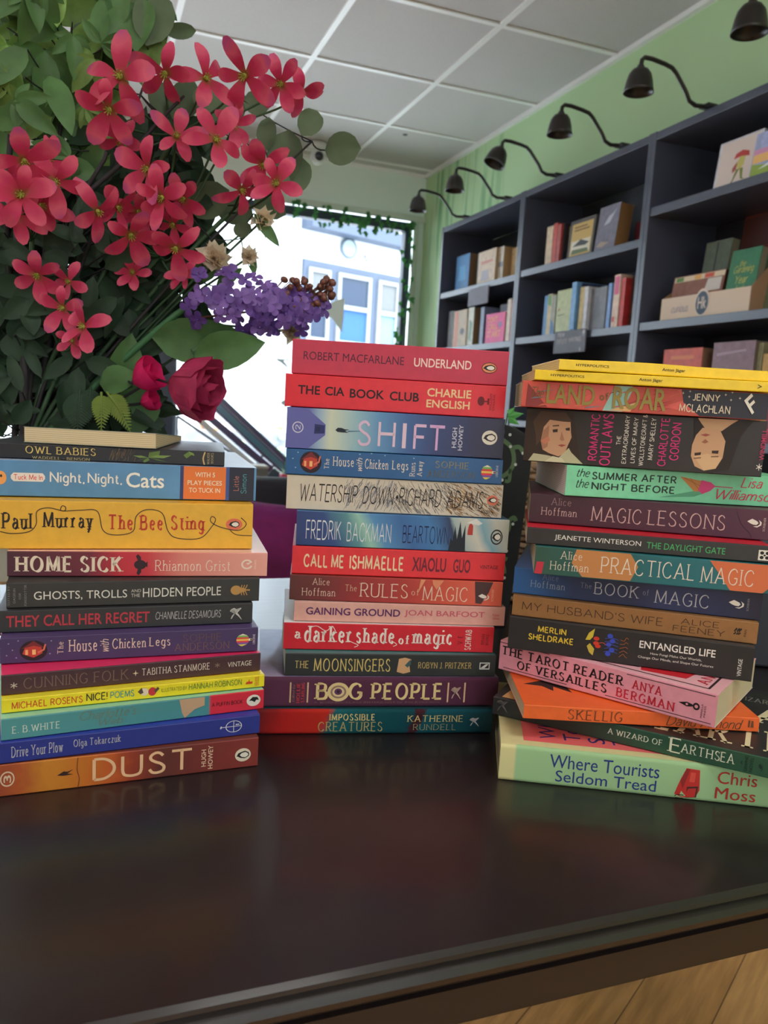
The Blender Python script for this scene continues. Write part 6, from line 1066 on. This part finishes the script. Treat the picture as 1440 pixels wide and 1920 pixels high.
def petal(mb, r, ang, up, bend, wid, m=0, tw=0):
    n_ = 7; vs = []
    for i in range(n_+1):
        t = i/n_; w = wid*r*(.2+.8*math.sin(PI*min(1, t**1.35*.92+.02))**.8) if i < n_ else wid*r*.3
        rad = r*(.05+.95*t)*math.cos(up*.6); z = r*(math.sin(up)*t-bend*t*t)
        for k, sx in enumerate((-1, -.5, 0, .5, 1)):
            y = sx*w; zz = z+.12*w*abs(sx)**1.5+tw*sx*w*t
            c, s_ = math.cos(ang), math.sin(ang); vs.append((rad*c-y*s_, rad*s_+y*c, zz))
    mb.add(vs, [(i*5+k, i*5+k+1, (i+1)*5+k+1, (i+1)*5+k) for i in range(n_) for k in range(4)], m, True)
FL = []; SM = []
for v in range(6):
    rn = random.Random(v+40); mb = MB(); np_ = 5 if v % 3 else 6
    for k in range(np_): petal(mb, .036*rn.uniform(.88, 1.12), 2*PI*k/np_+rn.uniform(-.2, .2), rn.uniform(.1, 1.0), rn.uniform(0, .95), rn.uniform(.2, .27), 0, rn.uniform(-.5, .5))
    FL.append(mb.mesh('flower', PET)); mb = MB()
    for k in range(7):
        a = 2*PI*k/7; mb.tube([(0, 0, 0), (.002*math.cos(a), .002*math.sin(a), .005), (.004*math.cos(a), .004*math.sin(a), .008)], .0006, 4)
    mb.ellipsoid((0, 0, .002), .003, .003, .003, 0, 5); SM.append(mb.mesh('stamens', STA))
def facing(d, roll=0): return d.to_track_quat('Z', 'Y') @ Quaternion((0, 0, 1), roll)
def curve_to(a, b, sag=.03, n=8):
    a = Vector(a); b = Vector(b); mid = a.lerp(b, .55)+Vector((0, .02, sag)); return [(a*(1-t)**2+mid*2*t*(1-t)+b*t*t) for t in [i/n for i in range(n+1)]]
def flower_spray(label, hub, heads, stems_mat=STEM):
    """hub: pixel and depth where the spray's stalk ends; heads: (px, py, radius px, depth)"""
    hp = at(*hub); t = thing('flower_spray', label, 'flower spray', MOUTH, 0, 'red flower sprays in the vase'); rn = random.Random(label)
    s = MB(); s.tube([FOOT-MOUTH, (0, 0, 0)]+[p-MOUTH for p in curve_to(MOUTH, hp)][1:], .0028, 7)
    for px, py, r, Y in heads:
        c = at(px, py, Y); s.tube([p-MOUTH for p in curve_to(hp, c+Vector((0, .012, -.004)), -.01, 5)], .0013, 5)
    s.build('stem', stems_mat, t)
    for i, (px, py, r, Y) in enumerate(heads):
        c = at(px, py, Y); d = (CAM-c).normalized()+Vector((rn.uniform(-.8, .8), 0, rn.uniform(-.7, .6))); v = rn.randrange(6)
        o = link('flower', FL[v], t); o.rotation_mode = 'QUATERNION'; o.rotation_quaternion = facing(d.normalized(), rn.uniform(0, 6)); o.location = c-MOUTH; sc = (r/F*(c-CAM).length)/.0352; o.scale = (sc,)*3
        q = link('stamens', SM[v], o)
    return t
flower_spray('coral flower spray reaching highest and right over the ceiling tiles', (330, 250, 1.0), [(225, 145, 62, .93), (310, 137, 54, .96), (385, 147, 52, .95), (460, 142, 56, .94), (527, 157, 46, .96), (566, 172, 42, .97), (205, 205, 55, .94), (228, 262, 42, .98)])
flower_spray('dense coral flower spray cut by the left edge of the photo', (60, 450, 1.0), [(45, 300, 56, .90), (88, 302, 46, .93), (40, 367, 56, .89), (104, 340, 52, .91), (28, 405, 50, .92), (75, 385, 48, .94), (8, 340, 44, .93)])
flower_spray('coral flower spray in the middle of the bouquet above the lilac', (300, 480, 1.02), [(332, 257, 46, .96), (405, 262, 56, .93), (437, 235, 38, .97), (277, 317, 54, .92), (305, 370, 52, .91), (345, 372, 46, .94), (182, 395, 50, .93), (220, 388, 42, .95), (245, 440, 54, .91), (330, 465, 54, .90), (260, 395, 42, .96), (345, 517, 34, .96), (250, 512, 36, .97), (325, 420, 40, .95)])
flower_spray('coral flower spray of three heads nearest the ceiling camera', (430, 400, 1.02), [(495, 308, 48, .93), (520, 345, 50, .92), (452, 356, 44, .94)])
flower_spray('low coral flower spray at the lower left of the bouquet', (110, 650, 1.0), [(70, 515, 46, .93), (118, 578, 44, .92), (157, 613, 46, .89), (130, 528, 34, .95), (135, 640, 30, .93)])
# ---- leaves
def leaf(mb, c, d, nrm, L, W, curl=.15, m=0, shape=0, fold=.25):
    d = Vector(d).normalized(); side = d.cross(Vector(nrm)).normalized(); n3 = side.cross(d).normalized(); vs = []; n_ = 7
    for i in range(n_+1):
        t = i/n_
        w = W/2*(math.sin(PI*t**.8)**.75 if shape == 0 else (math.sin(PI*t)**.5 if shape == 1 else math.sin(PI*t**.55)**1.1)) if 0 < i < n_ else W*.01
        p = Vector(c)+d*(L*t)-n3*(curl*L*t*t)
        for sx in (-1, -.5, 0, .5, 1): vs.append(p+side*(w*sx)+n3*(fold*w*abs(sx)))
    mb.add(vs, [(i*5+k, i*5+k+1, (i+1)*5+k+1, (i+1)*5+k) for i in range(n_) for k in range(4)], m, True)
def lobed(mb, c, d, nrm, L, m=0):
    d = Vector(d).normalized(); side = d.cross(Vector(nrm)).normalized(); n3 = Vector(nrm).normalized()
    for a, f in ((0, 1), (.75, .72), (-.75, .72), (1.5, .45), (-1.5, .45)):
        dd = d*math.cos(a)+side*math.sin(a)-n3*.15; leaf(mb, c, dd, nrm, L*f, L*f*.42, .2, m, 0, .3)
def px_dir(c, ang, tilt=0):
    """direction lying roughly across the line of sight, ang measured from the right, anticlockwise"""
    return (RT*math.cos(ang)+UP*math.sin(ang)+FW*tilt).normalized()
def branch(label, name, cat, hub, leaves, stem_mat, mat, group=None, each='leaf', r0=.0026, shape=0, root=None, mats2=None):
    """leaves: (px, py, depth, length px, width px, angle deg)"""
    hp = at(*hub); base = root or MOUTH; t = thing(name, label, cat, base, 0, group); rn = random.Random(label)
    s = MB(); main = ([FOOT-base, Vector((0, 0, 0))] if root is None else [Vector((0, 0, 0))])+[p-base for p in curve_to(base, hp)][1:]; s.tube(main, [r0*(1-.6*i/len(main)) for i in range(len(main))], 7)
    big = MB()
    for px, py, Y, l, w, ang in leaves:
        c = at(px, py, Y); k = (c-CAM).length/F; a = math.radians(ang); d = px_dir(c, a, rn.uniform(-.3, .3)); L = l*k
        st_ = c-d*L*.5; j = min(main, key=lambda p: (p+base-st_).length); s.tube([p-base for p in curve_to(j+base, st_, 0, 4)], .0009, 4)
        nrm = (CAM-c).normalized()+Vector((rn.uniform(-.4, .4), 0, rn.uniform(-.3, .5)))
        if each and shape == 3 and rn.random() < .55: mb = MB(); lobed(mb, st_-base+d*L*.3, d, nrm, L*.85); mb.build('leaf', rn.choice(mats2 or [mat]), t)
        elif each: mb = MB(); leaf(mb, st_-base, d, nrm, L, w*k, rn.uniform(-.05, .2), 0, 0 if shape == 3 else shape); mb.build('leaf', rn.choice(mats2 or [mat]), t)
        else: leaf(big, st_-base, d, nrm, L, w*k, rn.uniform(-.05, .2), 0, shape)
    s.build('stem', stem_mat, t)
    if not each: big.build('foliage', mat, t)
    return t
branch('eucalyptus branch with round grey-green leaves reaching right over the window', 'eucalyptus_branch', 'branch', (585, 265, .98), [(643, 280, .97, 66, 54, -5), (582, 228, .97, 62, 42, 62), (500, 250, 1.0, 56, 34, 85), (535, 295, 1.0, 90, 62, 80), (556, 330, 1.0, 80, 50, 75), (480, 195, 1.02, 44, 40, -10), (395, 195, 1.02, 70, 60, 100), (440, 200, 1.03, 60, 40, 80), (390, 375, 1.02, 80, 60, 20), (440, 395, 1.03, 70, 50, -20), (505, 385, 1.04, 60, 44, -30), (455, 430, 1.0, 34, 32, 80)], TWIG, LEAFE, shape=1)
branch('tall eucalyptus branch with large dark round leaves at the top edge', 'eucalyptus_branch', 'branch', (292, 100, 1.02), [(288, 35, 1.0, 96, 62, 80), (338, 58, 1.03, 50, 24, 5), (272, -5, 1.03, 70, 50, 100), (345, 190, 1.04, 70, 50, 60), (310, 195, 1.05, 80, 56, 110), (225, 55, 1.03, 60, 40, 120), (160, 90, 1.04, 76, 50, 80), (250, 105, 1.02, 60, 36, 140)], TWIG, LEAFE, shape=1)
broad = [(385, 640, .95, 190, 82, -4), (340, 628, .97, 130, 60, 170), (430, 655, .93, 130, 70, 10), (235, 690, .98, 120, 66, 70), (222, 712, .96, 70, 54, 10), (255, 770, .98, 90, 80, 260)]
branch('lilac stalk leaves, broad and glossy green below the purple florets', 'leafy_branch', 'branch', (340, 600, .98), broad, STEM, LEAFM, r0=.0045)
rn = random.Random(11); vl = []
for i in range(98):
    px, py = rn.uniform(-20, 290), rn.uniform(-25, 330)
    if px > 240 and py > 110: continue
    vl.append((px, py, rn.uniform(.98, 1.1), rn.uniform(70, 120), rn.uniform(28, 44), rn.choice([250, 275, 300, 225, 100, 60, 20, 190, 320])+rn.uniform(-20, 20)))
branch('vine with pointed mid green leaves filling the top left corner', 'vine_branch', 'branch', (130, 110, 1.05), vl, TWIG, LEAFI, each='leaf', r0=.004, shape=3, mats2=[LEAFI, LEAFM, LEAFM, LEAFI2])
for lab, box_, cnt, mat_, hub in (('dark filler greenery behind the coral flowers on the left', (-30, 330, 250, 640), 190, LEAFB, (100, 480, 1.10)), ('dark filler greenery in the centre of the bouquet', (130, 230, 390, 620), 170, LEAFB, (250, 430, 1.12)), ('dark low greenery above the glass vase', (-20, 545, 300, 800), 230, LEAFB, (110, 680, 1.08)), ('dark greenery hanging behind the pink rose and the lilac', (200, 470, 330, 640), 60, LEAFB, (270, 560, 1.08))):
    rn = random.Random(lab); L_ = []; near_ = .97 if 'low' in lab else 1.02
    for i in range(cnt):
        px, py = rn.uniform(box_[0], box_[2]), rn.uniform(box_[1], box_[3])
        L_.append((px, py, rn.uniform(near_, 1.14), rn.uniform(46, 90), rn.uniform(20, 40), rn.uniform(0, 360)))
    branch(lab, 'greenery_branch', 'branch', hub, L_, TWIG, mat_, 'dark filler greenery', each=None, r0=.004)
# ferns
def fern(label, tip, root_px, mat_, n_=13, w=26):
    a = at(*root_px); b_ = at(*tip); t = thing('fern_frond', label, 'fern', a, 0, 'fern fronds'); d = (b_-a); s = MB(); s.tube([(0, 0, 0), d*.5+Vector((0, 0, .004)), d], [.0016, .0012, .0005], 5); s.build('stem', mat_, t); s = MB(); k = a.length/F
    for i in range(n_):
        u = .12+.85*i/n_; c = d*u+Vector((0, 0, .004*math.sin(PI*u))); l = w*k*math.sin(PI*min(.97, .25+.75*u))**.7*(1.15-u*.6)
        for sg in (1, -1):
            q = d.normalized(); sd = q.cross(FW).normalized()*sg; leaf(s, c, (sd+q*.7).normalized(), -FW, l, l*.3, .1)
    s.build('fronds', mat_, t)
LIME = M('lime fern', (128, 150, 62), .5, translucent=.35, var=.15)
fern('lime green fern frond hanging just above the cream page block, right one', (246, 812, .93), (200, 735, .95), LIME, 13, 16); fern('lime green fern frond hanging straight down above the page block', (190, 815, .94), (190, 735, .95), LIME, 12, 15); fern('dark fern frond hanging left of the lime green ones', (145, 812, .95), (150, 730, .96), LEAFB, 14, 24); fern('short dark fern frond beside the lime ones', (165, 800, .96), (170, 725, .97), LEAFB, 12, 18)
# thick stems
t = thing('woody_stem', 'thick dark upright woody stem at the left of the bouquet', 'stem', FOOT); s = MB(); s.tube([p-FOOT for p in (FOOT, at(44, 820, 1.0), at(46, 700, 1.0), at(42, 580, 1.01), at(30, 430, 1.03))], [.005, .005, .0045, .004, .003], 8); s.build('bark', TWIG, t)
t = thing('woody_stem', 'dark forked twig crossing behind the coral flowers in the middle', 'stem', FOOT); s = MB(); s.tube([p-FOOT for p in (FOOT, at(70, 760, 1.02), at(110, 540, 1.02), at(150, 372, 1.0), at(225, 310, .98), at(300, 225, .98), at(345, 180, .98))], [.004, .004, .0036, .003, .0026, .002, .0015], 8); s.tube([at(150, 372, 1.0)-FOOT, at(195, 300, .98)-FOOT, at(200, 285, .98)-FOOT], .0024, 7); s.build('bark', TWIG, t)
t = thing('woody_stem', 'dark twig leaning left near the top left corner', 'stem', FOOT); s = MB(); s.tube([p-FOOT for p in (FOOT, at(30, 700, 1.05), at(12, 400, 1.06), at(22, 200, 1.04), at(-5, 120, 1.04))], .0034, 8); s.tube([at(25, 60, 1.04)-FOOT, at(45, 10, 1.04)-FOOT, at(55, -40, 1.04)-FOOT], .003, 7) if False else None; s.build('bark', TWIG, t)
# ---- lilac
rn = random.Random(4)
LIL = [M('violet floret', (110, 76, 160), .5, translucent=.25, var=.25, scale=60), M('pale violet floret', (136, 100, 182), .5, translucent=.25, var=.25, scale=60)]
FM = []
for v in range(3):
    mb = MB()
    for k in range(4): petal(mb, .0105, PI/2*k+rn.uniform(-.15, .15), rn.uniform(.1, .4), rn.uniform(-.1, .35), .42, 0, rn.uniform(-.3, .3))
    mb.ellipsoid((0, 0, .0008), .001, .001, .001, 0, 4); FM.append([mb.mesh('floret', q) for q in LIL])
lt_ = thing('lilac_branch', 'purple lilac cluster pointing right, beside the brown berries', 'flower', MOUTH); tip0 = at(375, 560, .95); tip1 = at(600, 590, .95)
s = MB(); s.tube([FOOT-MOUTH, Vector((0, 0, 0))]+[p-MOUTH for p in curve_to(MOUTH, at(330, 590, .96), .01)][1:]+[tip0-MOUTH, tip1-MOUTH], .0038, 8); s.build('stem', M('bright stem', (60, 110, 70), .6), lt_)
for i in range(95):
    u = rn.random()**.85; c = tip0.lerp(tip1, u*.93); R_ = .044*(1-.45*u); a = rn.uniform(0, 2*PI); q = math.sqrt(rn.random()); off = (RT*math.cos(a)+UP*math.sin(a)*.95)*R_*q-FW*(R_*math.sqrt(max(0, 1-q*q))*.8)
    o = link('floret', FM[i % 3][i % 2], lt_); p = c+off; o.location = p-MOUTH; o.rotation_mode = 'QUATERNION'; o.rotation_quaternion = facing((off.normalized()+(CAM-p).normalized()*.6).normalized(), rn.uniform(0, 6)); o.scale = (rn.uniform(.85, 1.2),)*3
# ---- berries
bt = thing('berry_sprig', 'sprig of brown berries at the right tip of the lilac', 'berries', MOUTH); s = MB(); a0 = at(505, 580, .97); s.tube([FOOT-MOUTH, Vector((0, 0, 0))]+[p-MOUTH for p in curve_to(MOUTH, at(340, 600, .99), .01)][1:]+[a0-MOUTH, at(580, 550, .95)-MOUTH], .0014, 6)
BM = M('brown berry', (112, 68, 58), .35, .5, var=.25, scale=200); mb = MB(); mb.ellipsoid((0, 0, 0), .0037, .0037, .0046, 0, 6); bmesh_ = mb.mesh('berry', BM)
for i in range(58):
    u = rn.random(); cx = 530+95*u; cy = 560-20*u+rn.uniform(-36, 36)*(1-.5*u); p = at(cx, cy, rn.uniform(.925, .965)); o = link('berry', bmesh_, bt); o.location = p-MOUTH; o.rotation_euler = (rn.uniform(0, 3), rn.uniform(0, 3), 0); o.scale = (rn.uniform(.8, 1.25),)*3
    j = at(max(510, cx-26), 562+(cy-562)*.35, .945); s.tube([j-MOUTH, p-MOUTH], .0006, 4)
s.build('stem', M('berry stalk', (110, 74, 62), .7), bt)
# ---- rose, buds, pale carnations
ROS = M('rose petal', (186, 58, 98), .55, .2, translucent=.3, var=.25, scale=50); ROB = M('hot pink petal', (226, 40, 110), .55, .2, translucent=.3, var=.15, scale=50)
def rose(label, px, py, rp, Y, axis_deg, mat_, layers, name='rose', cat='rose', hub=(250, 690, .97)):
    c = at(px, py, Y); k = (c-CAM).length/F; R_ = rp*k; ax = px_dir(c, math.radians(axis_deg), -.25); t = thing(name, label, cat, MOUTH, 0); q = ax.to_track_quat('Z', 'Y'); rn = random.Random(label)
    base = c-ax*R_*.95
    s = MB(); s.tube([FOOT-MOUTH, Vector((0, 0, 0))]+[p-MOUTH for p in curve_to(MOUTH, at(*hub), 0)][1:]+[base-MOUTH], .0016, 6); s.build('stem', TWIG, t)
    for Lr in range(layers):
        f = (Lr+1)/layers; npt = 3+Lr
        for j in range(npt):
            mb = MB(); a0 = 2*PI*j/npt+Lr*.7; half = PI/npt*1.35; vs = []; n1, n2 = 8, 8; ph = rn.uniform(0, 6); H = R_*2*(.92-.04*Lr)*rn.uniform(.92, 1.05)
            for i in range(n1+1):
                v = i/n1; prof_ = R_*f*(math.sin(min(1, v*1.25+.02)*PI/2)*(1-.16*max(0, v-.5)*(1.6-f*1.6))+.16*f*max(0, v-.75)*2)
                for w_ in range(n2+1):
                    u = -1+2*w_/n2; a = a0+u*half*(math.sin(min(1, v*1.5+.12)*PI/2)); edge = v*(1-.16*abs(u)**2.5); rr3 = prof_*(1+.05*math.sin(5*u+ph)*v)+.0012*j % 3 * .0
                    vs.append(q @ Vector((rr3*math.cos(a), rr3*math.sin(a), H*edge+.03*R_*math.sin(9*u+ph)*v)))
            mb.add([p+base-MOUTH for p in vs], [(i*(n2+1)+w_, i*(n2+1)+w_+1, (i+1)*(n2+1)+w_+1, (i+1)*(n2+1)+w_) for i in range(n1) for w_ in range(n2)], 0, True); mb.build('petal', mat_, t)
    mb = MB()
    for j in range(5):
        a = 2*PI*j/5; d = q @ Vector((math.cos(a)*.75, math.sin(a)*.75, .75)); leaf(mb, base-MOUTH, d, q @ Vector((math.cos(a), math.sin(a), -.6)), R_*1.25, R_*.4, .2)
    mb.build('sepals', LEAFM, t); return t
rose('large dark pink rose facing right, above the small page-block paperback', 362, 726, 54, .90, -12, ROS, 4, hub=(290, 710, .94))
rose('hot pink rosebud left of the large rose', 272, 706, 29, .93, 25, ROB, 2, 'rosebud', 'rosebud', (240, 715, .96))
rose('small half-hidden pink rosebud below the other bud', 278, 752, 18, .95, 15, ROB, 2, 'rosebud', 'rosebud', (235, 760, .97))
CRM = M('cream petal', (236, 222, 200), .7, .2, translucent=.35, var=.1)
def puff(label, px, py, rp, Y, hub):
    c = at(px, py, Y); R_ = rp*(c-CAM).length/F; t = thing('carnation', label, 'carnation', MOUTH, 0, 'cream carnations in the bouquet'); rn = random.Random(label); mb = MB(); q = facing((CAM-c).normalized()+Vector((.5, 0, .3)))
    for j in range(26):
        a = rn.uniform(0, 2*PI); e = rn.uniform(.1, 1.4); d = q @ Vector((math.cos(a)*math.cos(e), math.sin(a)*math.cos(e), math.sin(e))); leaf(mb, c-MOUTH, d, q @ Vector((rn.uniform(-1, 1), rn.uniform(-1, 1), .6)), R_*rn.uniform(.8, 1.05), R_*1.0, rn.uniform(-.2, .5), 0, 2, .2)
    mb.build('petals', CRM, t); s = MB(); s.tube([FOOT-MOUTH, Vector((0, 0, 0))]+[p-MOUTH for p in curve_to(MOUTH, at(*hub), 0)][1:]+[c-MOUTH], .0015, 6); s.build('stem', STEM, t)
puff('cream carnation behind the lilac, under the round eucalyptus leaf', 400, 485, 34, .99, (330, 560, 1.0)); puff('cream carnation beside the dark leaf tips at upper right of the lilac', 490, 415, 28, 1.0, (400, 500, 1.01)); puff('cream carnation under the right end of the lilac', 545, 622, 24, .98, (420, 610, 1.0)); puff('cream carnation peeping above the lilac', 466, 483, 22, 1.0, (380, 540, 1.0))
branch('pointed leaf tip and stalk rising right of the lilac top', 'leafy_branch', 'branch', (450, 440, 1.0), [(500, 432, .99, 70, 22, -52), (474, 490, 1.0, 50, 14, 95), (430, 520, 1.02, 60, 22, 40), (385, 505, 1.02, 70, 40, 20)], STEM, LEAFM)
